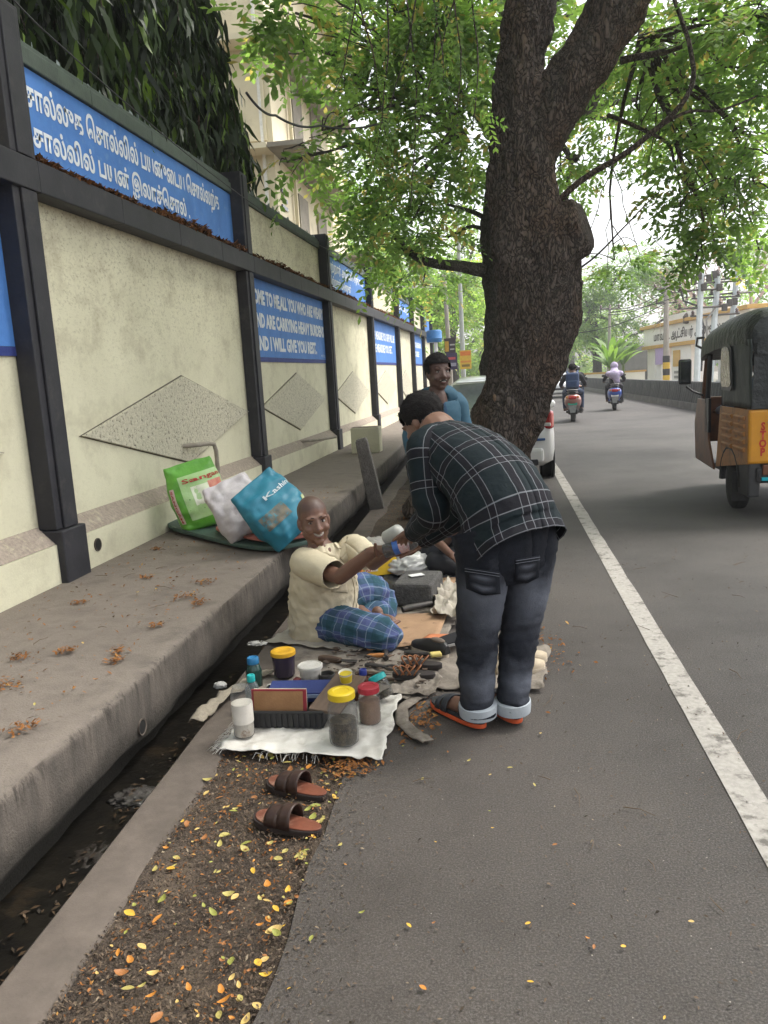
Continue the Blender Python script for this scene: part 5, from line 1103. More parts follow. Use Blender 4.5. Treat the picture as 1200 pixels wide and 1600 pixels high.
def car(label, X, Y, rz, paint, front=False):
    t = thing('parked_car' if not front else 'oncoming_car', label, 'car', (X, Y, 0), rz)
    S = [(-1.95, .34, .6, .66, .66, .58), (-1.93, .27, .72, .8, .76, .66), (-1.87, .24, .84, .97, .82, .7), (-1.8, .22, .88, 1.02, .835, .68), (-1.5, .2, .91, 1.38, .845, .575), (-1.36, .2, .92, 1.455, .85, .57), (-1.0, .2, .92, 1.49, .85, .58), (-.4, .2, .92, 1.51, .85, .59), (.2, .2, .92, 1.5, .85, .59), (.5, .2, .92, 1.46, .85, .58), (1.08, .2, .92, 1.03, .84, .68), (1.2, .2, .9, .99, .83, .7), (1.65, .22, .82, .9, .8, .66), (1.85, .25, .72, .8, .74, .6), (1.93, .3, .6, .68, .64, .52)]
    def half(s):
        y, zb, zl, zt, w, wt = s; k = max(0, min(1, (zt-zl)/.5))
        return [(0, zb), (w*.8, zb), (w*.97, zb+.07), (w, zb+.22), (w*1.0, (zb+.22+zl)/2), (w*.975, zl), (wt+(w*.975-wt)*(.18+.3*(1-k)), zt-.09*k-.02), (wt*.82, zt-.012), (wt*.4, zt), (0, zt)]
    rings = []
    for s in S:
        h = half(s); ring = [V((x, s[0], z)) for x, z in h]+[V((-x, s[0], z)) for x, z in h[::-1][1:-1]]; ring.append(ring[0].copy()); rings.append(ring)
    MB().loft(rings, [[(0, 0)]*len(r) for r in rings]).build('body', paint, t, True, sub=0)
    def strip(i0, i1, k0, k1, name, mat, off=.006, sx=(0, 1), sk=(0, 1), mir=False):
        a0, a1 = half(S[i0]), half(S[i1])
        def P(u, v):
            f = k0+(k1-k0)*u; q = int(min(f, len(a0)-2)); g = f-q
            p0 = V((a0[q][0]+(a0[q+1][0]-a0[q][0])*g, S[i0][0], a0[q][1]+(a0[q+1][1]-a0[q][1])*g)); p1 = V((a1[q][0]+(a1[q+1][0]-a1[q][0])*g, S[i1][0], a1[q][1]+(a1[q+1][1]-a1[q][1])*g))
            p = p0.lerp(p1, sx[0]+(sx[1]-sx[0])*v); n = V((p.x*.9, (-.8 if i1 <= 5 else .8 if i0 >= 9 else 0)*.7, .6)).normalized(); p = p+n*off
            if mir: p.x = -p.x
            return p
        return MB().sheet(P, 8, 6, False).build(name, mat, t, 'all')
    # glazing
    for m in (False, True):
        for (a, b) in ((5, 7), (7, 9)): strip(a, b, 5.08, 5.9, 'side_window', M_GLASS, .004, (.04, .96), mir=m)
    rg = MB().sheet(lambda u, v: V(((u-.5)*2*(.62-.07*v)+0, -1.80+.3*v-.012, 1.04+.355*v+.016*math.cos((u-.5)*3)-.0)), 10, 6, False).build('rear_window', M_GLASS, t, 'all', recalc=False)
    fg = MB().sheet(lambda u, v: V(((u-.5)*2*(.66-.1*v), 1.07-.54*v+.016, 1.045+.395*v+.014*math.cos((u-.5)*3))), 10, 6, False).build('windscreen', M_GLASS, t, 'all')
    tg = None
    for s in (-1, 1):
        tl_ = MB().box((s*.735, -1.872, .86), (.17, .14, .25), Matrix.Rotation(R(-s*22), 3, 'Z')).build('tail_lamp', M_RED, t, bevel=.035)
        MB().box((s*.735, -1.895, .80), (.13, .12, .05), Matrix.Rotation(R(-s*22), 3, 'Z')).build('reverse_lens', plain('clear_lens', (.7, .66, .64), .15), tl_, bevel=.015)
        MB().box((s*.6, -1.945, .42), (.16, .03, .07)).build('reflector', M_RED, t, bevel=.01)
        MB().box((s*.62, 1.84, .7), (.3, .12, .13), Matrix.Rotation(R(s*-20), 3, 'Z')).build('headlight', plain('clear_lens', (.7, .66, .64), .15), t, bevel=.03)
        MB().ell((s*.95, .62, .98), (.1, .07, .075)).build('mirror', paint, t, True)
    MB().box((0, -1.93, .38), (1.36, .14, .2)).build('rear_bumper', paint, t, bevel=.04)
    MB().box((0, -1.96, .29), (1.2, .1, .09)).build('lower_bumper', M_BLKPL, t, bevel=.02)
    MB().box((.35, -1.985, .6), (.7, .03, .035)).build('bumper_strip', plain('blue_strip', (.02, .08, .25), .35), t, bevel=.01)
    MB().box((0, -1.957, .68), (.5, .012, .11)).build('number_plate', plain('plate_white', (.75, .74, .7), .5), t)
    MB().box((0, 1.93, .5), (1.0, .04, .16)).build('grille', M_BLKPL, t, bevel=.02); MB().box((0, 1.955, .4), (.5, .012, .11)).build('number_plate', plain('plate_white', (.75, .74, .7), .5), t)
    MB().box((0, -1.62, 1.43), (1.0, .12, .02), Matrix.Rotation(R(8), 3, 'X')).build('spoiler', paint, t, bevel=.008)
    for x in (-.76, .76):
        for y in (-1.25, 1.22):
            wheel(t, x, y, .3, .19)
            o = MB().lathe([(.35, -.02), (.36, .0), (.35, .02)], (x+(.075 if x > 0 else -.075), y, .3), 24, Matrix.Rotation(R(90), 3, 'Y')).build('wheel_arch', M_BLKPL, t, True)
    return t
WHITE = carpaint('white_car_paint', (.7, .69, .67)); SILV = carpaint('silver_car_paint', (.5, .51, .52))
car('white hatchback parked facing away behind the leaning tree', .0, 12.72, 0, WHITE)
car('silver car coming towards us far along the road beside the riders', 3.75, 47.5, R(180), SILV, True)

# ---- auto rickshaw
M_YEL = pm('rickshaw_yellow', (.62, .28, .02), (.52, .22, .018), 5, .4, .1, 40, .003, dirt=(.3, .15, .05), dscale=5, dcut=(.6, .85))
M_ORB = pm('faded_orange', (.5, .23, .075), (.4, .18, .06), 5, .55, .25, 40, .004, dirt=(.17, .1, .06), dscale=7, dcut=(.5, .7))
M_BRP = pm('rust_brown_paint', (.19, .07, .025), (.12, .045, .02), 5, .4, .2, dirt=(.06, .03, .02), dscale=6, dcut=(.5, .75))
M_CAN = pm('black_canopy', (.014, .016, .017), (.026, .03, .03), 4, .5, .7, 9, .05, dirt=(.075, .085, .08), dscale=2.2, dcut=(.55, .9))
M_CANG = pm('green_black_canvas', (.026, .034, .032), (.04, .05, .047), 4, .55, .35, 9, .02, dirt=(.1, .11, .1), dscale=4, dcut=(.55, .85))
au = thing('auto_rickshaw', 'yellow and black auto rickshaw driving away at the right edge', 'auto rickshaw', (3.02, 7.62, 0), R(-1)); au.scale = (1, 1, 1.07)
W2 = .655
# canopy: rounded roof shell
rings = []
for (y, zt, zs, w) in ((-.02, 1.70, 1.5, W2-.06), (.03, 1.80, 1.56, W2-.015), (.18, 1.86, 1.6, W2), (.6, 1.885, 1.6, W2+.005), (1.2, 1.87, 1.58, W2), (1.7, 1.81, 1.54, W2-.01), (2.0, 1.73, 1.5, W2-.04), (2.1, 1.64, 1.48, W2-.07)):
    ring = []
    for k in range(15):
        a = math.pi*k/14; ca, sa = math.cos(a), math.sin(a); ring.append(V((w*math.copysign(abs(ca)**.45, ca), y, zs+(zt-zs)*abs(sa)**.75+.012*fb((ca*2, y, 1), 2.5))))
    ring = [V((w, y, zs-.05))]+ring+[V((-w, y, zs-.05))]; ring.append(ring[0].copy()); rings.append(ring)
MB().loft(rings, [[(0, 0)]*18 for r in rings]).build('canopy', M_CAN, au, True)
for s in (-1, 1):
    # rear side curtain, its window and the louvred yellow side
    cu = MB().sheet(lambda u, v: V((s*(W2-.005-.02*(1-v)+.008*fb((u*3, v*2, s), 2)), .0+.98*u-.0*v, .985+.6*v)), 14, 10).build('side_curtain', M_CANG, au, 'all'); cu.modifiers.new('t', 'SOLIDIFY').thickness = .012
    poly = [(.55, 1.2), (.6, 1.17), (.86, 1.17), (.9, 1.22), (.9, 1.5), (.86, 1.54), (.68, 1.54), (.62, 1.5)]
    MB().prism([(s*(W2+.012), y, z) for y, z in poly], (s*.006, 0, 0)).build('side_window', plain('smoky_pane', (.12, .125, .11), .15), cu)
    q = [(.52, 1.17), (.57, 1.135), (.89, 1.135), (.94, 1.2), (.94, 1.52), (.89, 1.575), (.66, 1.575), (.58, 1.52)]
    MB().prism([(s*(W2+.004), y, z) for y, z in q], (s*.007, 0, 0)).build('window_gasket', M_BLKPL, cu)
    sd = MB().prism([(s*(W2-.02), .0, .5), (s*(W2-.02), 1.12, .36), (s*(W2-.02), 1.06, .62), (s*(W2-.02), .98, .98), (s*(W2-.02), 0, .98)], (s*.02, 0, 0)).build('side_panel', M_ORB, au, bevel=.006)
    lv = MB().box((0, 0, 0), (.03, .34, .04)).mesh('louvre')
    for k in range(5):
        for j in range(2):
            o = obj('louvre', lv, M_ORB, sd, bevel=.006); o.location = (s*(W2+.006), .26+.42*j, .9-.07*k); o.rotation_euler = (0, R(s*24), 0)
    # wheel arch, mudguard
    ar = [(s*(W2-.03), .62+.34*math.cos(a), .26+.34*math.sin(a)) for a in [math.pi*k/10 for k in range(11)]]
    MB().tube(ar, .035, 8).build('wheel_arch', M_BLKPL, au, True)
    MB().prism([(s*(W2-.12), .0, .2), (s*(W2-.12), .34, .2), (s*(W2-.12), .42, .5), (s*(W2-.12), 0, .55)], (s*.11, 0, 0)).build('rear_skirt', pm('scuffed_black', (.022, .023, .025), (.05, .05, .05), 6, .45, .2, dirt=(.14, .14, .14), dscale=5, dcut=(.6, .9)) if s < 0 else M_BLKPL, au, bevel=.02)
    MB().tube([(s*(W2-.04), 1.0, .4), (s*(W2-.04), 1.0, 1.55)], .022, 8).build('door_post', M_BLKPL, au, True)
    MB().tube([(s*(W2-.1), 2.1, 1.0), (s*(W2-.12), 1.98, 1.6)], .028, 8).build('windscreen_post', M_BRP, au, True)
    MB().tube([(s*(W2-.06), 1.74, .98), (s*(W2-.08), 1.72, 1.55)], .03, 8).build('front_post', M_BLKPL, au, True)
    MB().prism([(s*(W2-.06), 1.35, .3), (s*(W2-.06), 2.2, .34), (s*(W2-.06), 2.26, .75), (s*(W2-.06), 2.12, 1.02), (s*(W2-.06), 1.72, 1.02), (s*(W2-.06), 1.6, .6)], (s*.025, 0, 0)).build('front_side', M_BRP, au, bevel=.01)
    MB().box((s*(W2-.05), 1.68, .85), (.03, .16, .36)).build('dark_trim', M_BLKPL, au)
    # mirror on its arm
    MB().tube([(s*(W2-.09), 2.06, 1.05), (s*(W2+.02), 2.12, 1.1), (s*(W2+.1), 2.12, 1.16)], .012, 8).build('mirror_arm', M_BLKPL, au, True)
    mi = MB().box((s*(W2+.11), 2.12, 1.32), (.15, .05, .28)).build('mirror', M_BLKPL, au, bevel=.022)
    MB().box((s*(W2+.11), 2.093, 1.32), (.12, .006, .24)).build('mirror_glass', pm('mirror_face', (.45, .5, .52), (.12, .13, .13), 7, .06, 0, metal=.8), mi, bevel=.015)
    MB().tube([(s*(W2-.1), 2.06, 1.55), (s*(W2-.02), 2.13, 1.6), (s*(W2-.03), 2.12, 1.68), (s*(W2-.08), 2.03, 1.68)], .014, 8).build('roof_bracket', M_BLKPL, au, True)
MB().sheet(lambda u, v: V(((u-.5)*2*(W2-.14), 2.12-.13*v, 1.02+.58*v)), 4, 4).build('windscreen', emit_free_glass('screen_glass', (.8, .84, .84), .8), au)
MB().box((0, 2.13, .78), (1.16, .06, .5)).build('dashboard', M_BRP, au, bevel=.02)
rings = [[V((math.cos(a)*w, y, .45+h*(.5+.5*math.sin(a)))) for a in [2*math.pi*k/16 for k in range(17)]] for (y, w, h) in ((2.15, .56, .62), (2.35, .42, .55), (2.5, .25, .42), (2.56, .08, .3))]
MB().loft(rings, [[(0, 0)]*17 for r in rings]).build('nose', M_YEL, au, True)
rear = MB().prism([(-W2, -.02, .5), (W2, -.02, .5), (W2, -.02, .98), (-W2, -.02, .98)], (0, .05, 0)).build('rear_panel', M_YEL, au, bevel=.03)
MB().prism([(-.4, -.032, .56), (.4, -.032, .56), (.4, -.032, .96), (-.4, -.032, .96)], (0, .011, 0)).build('engine_door', M_YEL, rear, bevel=.006)
for s in (-1, 1): MB().box((s*.42, -.045, .93), (.06, .025, .05)).build('latch', M_RIM, rear, bevel=.006)
MB().tube([(-.5, -.05, .87), (-.44, -.06, .84), (-.42, -.05, .83)], .01, 6).build('hook', M_RIM, rear, True)
for k, ch in enumerate('STOP'):
    me = wtext(ch, .095, .85, .004, 'CENTER'); me.transform(Matrix.Translation((-.53, -.0235, .8-.075*k)) @ Matrix.Rotation(R(90), 4, 'X')); obj('lettering', me, plain('stop_red', (.5, .03, .02), .5), rear)
MB().sheet(lambda u, v: V(((u-.5)*2*(W2-.02-.03*v), -.03+.05*v+.01*fb((u*4, v*3, 0), 2), .985+.66*v)), 16, 10).build('rear_curtain', M_CAN, au, 'all')
MB().sheet(lambda u, v: V(((u-.5)*.86, -.05+.045*v, 1.28+.3*v+.01*fb((u*4, v*3, 3), 2)-.012)), 10, 6).build('rear_window', plain('hazy_vinyl', (.09, .1, .11), .12), au, 'all')
MB().tube([(-.46, -.05, .99), (-.465, -.045, 1.2), (-.45, -.03, 1.45)], .008, 6).build('curtain_cord', plain('white_cord', (.6, .6, .58), .7), au, True)
MB().box((0, .02, .4), (1.16, .1, .14)).build('rear_bumper', M_BLKPL, au, bevel=.02)
MB().box((-.4, -.035, .45), (.26, .02, .09)).build('tail_lamp', plain('dull_lens', (.16, .06, .03), .3), au, bevel=.008)
MB().box((-.33, -.045, .37), (.42, .02, .03)).build('blue_ribbon', plain('cyan_strip', (.01, .4, .5), .4), au, bevel=.004)
MB().box((0, .55, .42), (1.1, 1.0, .1)).build('chassis', M_BLKPL, au); MB().box((0, .75, .62), (1.1, .5, .2)).build('passenger_seat', plain('seat_vinyl', (.03, .03, .03), .5), au, bevel=.04); MB().box((0, 1.45, .33), (1.14, .9, .05)).build('floor_pan', M_BLKPL, au)
MB().box((0, 1.35, .72), (1.0, .32, .14)).build('driver_seat', plain('seat_vinyl', (.03, .03, .03), .5), au, bevel=.04)
for s in (-1, 1):
    wheel(au, s*.55, .66, .235, .13)
    MB().prism([(s*.6-.09, .36, .12), (s*.6+.04, .36, .12), (s*.6+.04, .36, .4), (s*.6-.09, .36, .4)], (0, .012, 0)).build('mud_flap', M_TYRE, au)
wheel(au, 0, 2.25, .235, .12)

# ---- scooters
def scooter(label, X, Y, rz, body, name='scooter', plate_c=(.02, .3, .22)):
    t = thing(name, label, 'scooter', (X, Y, 0), rz); t.scale = (1.2, 1, 1)
    wheel(t, 0, 0, .23, .11); wheel(t, 0, 1.27, .23, .1)
    rg = []
    for (y, zb, zt, w) in ((-.42, .62, .78, .05), (-.36, .54, .82, .14), (-.15, .45, .83, .2), (.1, .4, .82, .21), (.35, .34, .74, .19), (.5, .3, .62, .15), (.55, .3, .45, .12)):
        zc, h = (zb+zt)/2, (zt-zb)/2; rg.append([V((w*math.copysign(abs(math.cos(a))**.7, math.cos(a)), y, zc+h*math.copysign(abs(math.sin(a))**.8, math.sin(a)))) for a in [2*math.pi*k/18 for k in range(19)]])
    MB().loft(rg, [[(0, 0)]*19 for r in rg]).build('rear_body', body, t, True)
    rg = [[V((w*math.cos(a), y, z+.05*math.sin(a))) for a in [2*math.pi*k/14 for k in range(15)]] for (y, z, w) in ((-.36, .86, .08), (-.2, .87, .14), (.15, .85, .15), (.4, .82, .13), (.5, .8, .06))]
    MB().loft(rg, [[(0, 0)]*15 for r in rg]).build('seat', M_BLKPL, t, True)
    MB().tube([(-.1, -.3, .9), (-.12, -.45, .95), (0, -.5, .96), (.12, -.45, .95), (.1, -.3, .9)], .014, 8).build('grab_rail', M_RIM, t, True)
    MB().box((0, .78, .27), (.36, .55, .07)).build('floorboard', M_BLKPL, t, bevel=.02)
    ap = MB().sheet(lambda u, v: V(((u-.5)*.46*(1-.35*abs(v-.45)), 1.08+.06*v-.1*abs(u-.5), .28+.66*v)), 8, 8).build('apron', body, t, 'all'); ap.modifiers.new('t', 'SOLIDIFY').thickness = .05
    MB().tube([(-.33, .93, 1.03), (-.2, .98, 1.0), (0, 1.03, .98), (.2, .98, 1.0), (.33, .93, 1.03)], .018, 8).build('handlebar', M_BLKPL, t, True)
    MB().ell((0, 1.05, .99), (.13, .1, .1)).build('headset', body, t, True)
    for s in (-1, 1):
        MB().tube([(s*.24, .98, 1.02), (s*.3, .98, 1.2)], .007, 6).build('mirror_stalk', M_BLKPL, t, True); MB().ell((s*.31, .98, 1.25), (.055, .015, .045)).build('mirror', M_BLKPL, t, True)
        MB().tube([(s*.07, 1.27, .23), (s*.07, 1.2, .6), (s*.03, 1.12, .85)], .022, 8).build('fork', M_RIM, t, True)
        MB().box((s*.13, -.37, .74), (.05, .05, .06)).build('indicator', M_AMBER, t, bevel=.012)
    MB().box((0, -.41, .73), (.19, .08, .1)).build('tail_lamp', M_RED, t, bevel=.03)
    MB().box((0, -.36, .56), (.22, .015, .1), Matrix.Rotation(R(-14), 3, 'X')).build('number_plate', plain('plate_%.2f' % plate_c[1], plate_c, .5), t)
    MB().prism([(-.1, -.34, .5), (.1, -.34, .5), (.06, -.24, .28), (-.06, -.24, .28)], (0, .015, 0)).build('mudguard', plain('pale_flap', (.4, .42, .42), .5), t)
    MB().tube([(.16, .3, .28), (.19, .0, .3), (.2, -.25, .36), (.2, -.34, .38)], [.03, .055, .06, .045], 10).build('exhaust', M_BLKPL, t, True)
    MB().box((.0, .05, .3), (.24, .4, .16)).build('engine', M_BLKPL, t, bevel=.04)
    return t
scooter('maroon and grey scooter ridden away with a green number plate', 2.38, 23.75, R(-7), carpaint('maroon_paint', (.3, .13, .11)))
scooter('blue scooter ridden away beside the black barrier', 4.4, 29.1, R(-7), carpaint('blue_scooter_paint', (.03, .09, .4)), plate_c=(.7, .7, .68))
scooter('dark scooter farther ahead beyond the backpack rider', 4.25, 40.0, R(-6), carpaint('dark_scooter_paint', (.04, .04, .045)), plate_c=(.6, .6, .58))

# ================================================================ right side of the road
def barrier_mat():
    m, n, b = newmat('barrier_paint'); v = coord(n, 'Object'); w = n.nodes.new('ShaderNodeTexWave'); w.wave_type = 'BANDS'; w.bands_direction = 'Y'; w.inputs['Scale'].default_value = 1.05; w.inputs['Distortion'].default_value = 1.6; w.inputs['Detail'].default_value = 1.5; w.inputs['Detail Scale'].default_value = 1.2
    n.links.new(v, w.inputs['Vector']); c = ramp(n, w.outputs['Fac'], [(.3, (.022, .022, .024)), (.52, (.075, .072, .07)), (.8, (.03, .03, .031))]).outputs[0]
    c = mixc(n, ramp(n, nz(n, v, 3, 5, .7), [(.5, (0, 0, 0)), (.8, (.7, .7, .7))]).outputs[0], c, (.13, .12, .11)); n.links.new(c, b.inputs['Base Color']); b.inputs['Roughness'].default_value = .75; bump(n, b, nz(n, v, 20, 4), .4, .02); return m
M_BAR = barrier_mat(); M_BFOOT = pm('barrier_foot_paint', (.07, .066, .06), (.14, .13, .12), 4, .85, .3)
L = 1.9; body = MB()
pr = [(-.2, .24), (-.17, .3), (-.13, .55), (-.115, .88), (-.095, .92), (.095, .92), (.115, .88), (.13, .55), (.17, .3), (.2, .24)]
ny = 25; rings = []
for j in range(ny):
    y = -L/2+.012+(L-.024)*j/(ny-1); rib = .016*math.sin(j*math.pi*1.0); rings.append([V((x*(1+.28*abs(math.sin(y*math.pi/.32))*(1 if z > .26 else 0)), y+.05*math.sin(z*5), z)) for x, z in pr]+[V((pr[0][0], y+.05*math.sin(pr[0][1]*5), pr[0][1]))])
BB = MB().loft(rings, [[(0, 0)]*(len(pr)+1) for r in rings]).mesh('panel'); BF = MB()
BF.box8([(x, y, z) for z, wx in ((0, .27), (.235, .235)) for y in (-L/2+.008, L/2-.008) for x in (-wx, wx)]); BF = BF.mesh('foot')
BB.materials.append(M_BAR); BF.materials.append(M_BFOOT); k = 0; Y = 24.; ORD = 'first second third fourth fifth sixth seventh eighth ninth tenth eleventh twelfth thirteenth fourteenth fifteenth sixteenth seventeenth eighteenth nineteenth twentieth twenty-first twenty-second twenty-third'.split()
while Y < 66:
    t = thing('road_barrier', ORD[k]+' black ribbed concrete barrier block counting away from the rickshaw', 'barrier', (6.6+.0128*(Y-27)+.15, Y, 0), R(-.75), 'row of black road barriers'); obj('panel', BB, None, t, True); obj('foot', BF, None, t, bevel=.01); Y += L; k += 1
o = MB().span((7.2, -5, -.1), (60, 140, .0)).build('far_pavement', pm('pale_dust', (.4, .36, .31), (.3, .27, .23), 1.2, .95, .2)); struct(o); o.location.z = .012
# gateway
M_GW = pm('gate_white', (.8, .78, .76), (.74, .71, .69), 1.5, .8, .1); M_GO = pm('gate_ochre', (.58, .36, .1), (.5, .3, .09), 2, .8, .1)
A = at(1006, 512, 60); Bp = at(1172, 482, 43); d = V((Bp.x-A.x, Bp.y-A.y, 0)); Lg = d.length; ang = math.atan2(d.y, d.x)
gt = thing('gateway', 'white and ochre gateway with dark lettering behind the barrier', 'gateway', (A.x, A.y, 0), ang)
MB().span((0, 0, 2.95), (Lg, 1.2, 4.15)).build('lintel', M_GW, gt, bevel=.03); MB().span((-.2, -.25, 4.152), (Lg+.2, 1.4, 4.36)).build('cornice', M_GO, gt, bevel=.02); MB().span((-.1, -.12, 2.72), (Lg+.1, 1.3, 2.948)).build('ochre_band', M_GO, gt, bevel=.02)
MB().prism([(4.2, -.05, 4.362), (13.5, -.05, 4.362), (13.5, -.05, 4.75), (5.2, -.05, 4.75)], (0, .8, 0)).build('raised_parapet', M_GW, gt)
for x, w in ((.5, 1.6), (2.2, 1.3), (5.5, 3.4), (13, 3.0)):
    MB().span((x, .1, -.1), (x+w, 1.1, 2.718)).build('column', M_GW, gt, bevel=.03); MB().span((x-.1, 0, -.1), (x+w+.1, 1.2, .5)).build('plinth', M_GW, gt, bevel=.02)
MB().span((2.6, -.03, 1.6), (5.1, .02, 2.9)).build('lilac_banner', plain('lilac_cloth', (.5, .38, .66), .8), gt)
MB().span((5.9, .04, 1.4), (7.1, .098, 2.45)).build('emblem_panel', M_GO, gt)
for k in range(3): MB().span((6.1, .05, .95-.32*k), (6.9, .098, 1.12-.32*k)).build('notice_plate', plain('grey_plate', (.3, .29, .28), .7), gt)
me = wtext('\u0bae\u0bbe\u0bb5\u0b9f\u0bcd\u0b9f \u0b86\u0b9f\u0bcd\u0b9a\u0bbf\u0baf\u0bb0\u0bcd \u0b85\u0bb2\u0bc1\u0bb5\u0bb2\u0b95 \u0bb5\u0bb3\u0bbe\u0b95\u0bae\u0bcd', .72, 1.15, .02); me.transform(Matrix.Translation((2.2, -.012, 3.25)) @ Matrix.Rotation(R(90), 4, 'X')); obj('lettering', me, plain('letter_dark', (.07, .05, .04), .6), gt)
MB().lathe([(.0, .0), (.2, .05), (.16, .3), (.22, .45), (.1, .62), (0, .7)], (8.6, -.1, 3.98), 12).build('emblem', plain('letter_dark', (.07, .05, .04), .6), gt, True)
lw_ = thing('garden_wall', 'low cream garden wall left of the gateway', 'wall', (9.2, 62, 0), R(-8)); MB().span((-2.2, 0, -.1), (2.4, .3, 1.15)).build('wall', M_GW, lw_); MB().span((-2.3, -.05, 1.152), (2.5, .35, 1.28)).build('coping', M_GO, lw_)
tp = thing('covered_truck', 'grey tarpaulin covered truck half hidden left of the gateway', 'truck', (11.0, 67, 0), R(-10))
MB().prism([(-1.2, 0, 1.2), (1.9, 0, 1.2), (1.9, 0, 3.2), (-.4, 0, 3.3), (-1.0, 0, 2.6)], (0, 3, 0)).build('tarpaulin', pm('grey_tarp', (.17, .17, .16), (.12, .12, .115), 2, .7, .3), tp, bevel=.1); MB().span((-1.1, .05, .45), (1.8, 2.9, 1.19)).build('truck_bed', plain('truck_dark', (.05, .05, .05), .6), tp)
for x in (-.8, 1.3): wheel(tp, x, .4, .42, .25)
# poles
M_PC = pm('pole_concrete', (.36, .33, .29), (.28, .26, .23), 3, .9, .2); M_PS = pm('pole_paint', (.55, .6, .63), (.45, .5, .52), 3, .6, .1); M_INS = plain('insulator', (.09, .05, .04), .3)
def pole(label, p0, p1, r0, r1, mat, arms=(), name='utility_pole', n=8):
    p0, p1 = V(p0), V(p1); t = thing(name, label, 'pole', p0); ax = p1-p0; MB().tube([V((0, 0, 0)), ax*.5, ax], [r0, (r0+r1)/2, r1], n).build('shaft', mat, t, True)
    for (f, L, rz) in arms:
        c = ax*f; dd = V((math.cos(rz), math.sin(rz), 0)); a_ = MB().tube([c-dd*L, c+dd*L], .05, 6).build('cross_arm', M_IRON, t)
        for q in (-.9, 0, .9): MB().lathe([(.03, 0), (.1, .03), (.06, .1), (.09, .14), (.03, .22)], c+dd*L*q+V((0, 0, .05)), 8).build('insulator', M_INS, a_, True)
    return t
def gp(x, Y): return V((at(x, 585, Y).x, Y, -.1))
pole('thin concrete pole behind the barrier above the blue scooter', gp(950, 58), at(953, 478, 58), .13, .09, M_PC, ((.97, .7, .1),))
yp = pole('concrete pole with yellow and black bands in front of the gateway', gp(1041, 46), at(1041, 432, 46), .19, .12, M_PC, ((.9, .7, .2), (.78, .6, .2)))
for k in range(4): MB().tube([(0, 0, .7+.36*k), (0, 0, 1.06+.36*k)], .2, 10).build('painted_band', plain('band_yellow', (.62, .4, .03), .6) if k % 2 == 0 else plain('band_black', (.03, .03, .03), .6), yp, True)
pole('grey blue transformer pole nearest the gateway lettering', gp(1088, 40), at(1096, 425, 40), .16, .14, M_PS, ((.72, 1.1, .15), (.86, 1.1, .15), (.97, .9, .15)))
pole('middle grey blue transformer pole with crowded cross arms', gp(1108, 40.5), at(1122, 425, 40.5), .16, .14, M_PS, ((.66, 1.2, .15), (.8, 1.2, .15), (.92, 1.2, .15)))
pole('tallest grey blue transformer pole carrying a pinkish cross arm', gp(1134, 41), at(1155, 388, 41), .17, .13, M_PS, ((.99, 1.3, .3), (.8, 1.2, .2), (.7, 1.3, .2)))
def wire(name, label, pts, r, mat, sag=0.):
    P = []
    for i in range(len(pts)-1):
        for k in range(10):
            t = k/10; p = V(pts[i]).lerp(V(pts[i+1]), t); p.z -= sag*4*t*(1-t); P.append(p)
    P.append(V(pts[-1])); return tag(MB().tube(P, r, 5).build(name, mat, smooth=True), label, 'cable')
M_CAB = plain('cable_black', (.03, .03, .032), .6)
wire('power_cable', 'thick black cable looping down between the transformer poles', [at(1062, 440, 40), at(1068, 470, 40), at(1090, 478, 40), at(1100, 510, 40), at(1096, 580, 40)], .05, M_CAB)
wire('power_cable', 'grey cable bundle rising beside the middle transformer pole', [at(1118, 480, 40.2), at(1104, 500, 40.2), at(1106, 560, 40.2)], .05, plain('cable_grey', (.3, .29, .27), .7))
for k, (a, b_, l) in enumerate((((1040, 455), (950, 484), 'top wire from the banded pole to the thin pole'), ((1040, 462), (950, 492), 'second wire from the banded pole to the thin pole'), ((1040, 474), (905, 520), 'low wire from the banded pole toward the tree'), ((1122, 440), (1040, 455), 'wire from the middle transformer pole to the banded pole'), ((1155, 400), (1240, 330), 'wire leaving the tallest transformer pole upward to the right'), ((1096, 432), (1000, 350), 'wire from the first transformer pole up into the crown'), ((1122, 452), (1240, 440), 'wire running right from the middle transformer pole'), ((1096, 446), (953, 488), 'long wire from the first transformer pole to the thin pole'))):
    wire('overhead_wire', l, [at(*a, 42), at(*b_, 46)], .022, M_CAB, .25)
random.seed(4)
for k in range(9):
    x, y = 1084+8*k, random.uniform(425, 485); tg_ = MB().box((0, 0, 0), (.25, .2, .35)).build('switch_box', M_IRON, bevel=.03); tg_.location = at(x, y, 39.6+.1*k)
    tag(tg_, ORD[k]+' dark switchgear box from the left among the transformer poles', 'switchgear', 'switchgear on the transformer poles')
# left side poles, posters, tube light and tank
pole('tall slim grey lamp post past the end of the wall', V((-1.06, 30, -.1)), at(714, 318, 30), .1, .06, pm('lamp_grey', (.42, .44, .42), (.34, .36, .34), 3, .5, .1), (), 'lamp_post')
pole('dark pole carrying the dark posters', V((-1.42, 28, -.1)), at(694, 430, 28), .09, .07, M_PC, ())
def poster(label, x0, y0, x1, y1, Y, c, bands):
    a, b_ = at(x0, y0, Y), at(x1, y1, Y); t = thing('poster_board', label, 'poster', ((a.x+b_.x)/2, Y, b_.z)); w, h = abs(b_.x-a.x), a.z-b_.z
    MB().span((-w/2, -.02, 0), (w/2, .02, h)).build('board', plain('poster_%s' % label[:9], c, .6), t)
    for (z0, z1, x0_, x1_, cc) in bands: MB().span((-w/2+w*x0_, -.026, h*z0), (-w/2+w*x1_, -.0215, h*z1)).build('printed_band', plain('pband_%.2f%.2f%.2f' % cc, cc, .6), t)
poster('dark printed poster on the pole, upper one', 694, 529, 712, 551, 27.8, (.05, .04, .05), ((.1, .8, .05, .4, (.5, .3, .05)), (.2, .3, .5, .9, (.4, .4, .4)), (.5, .6, .5, .95, (.4, .4, .4))))
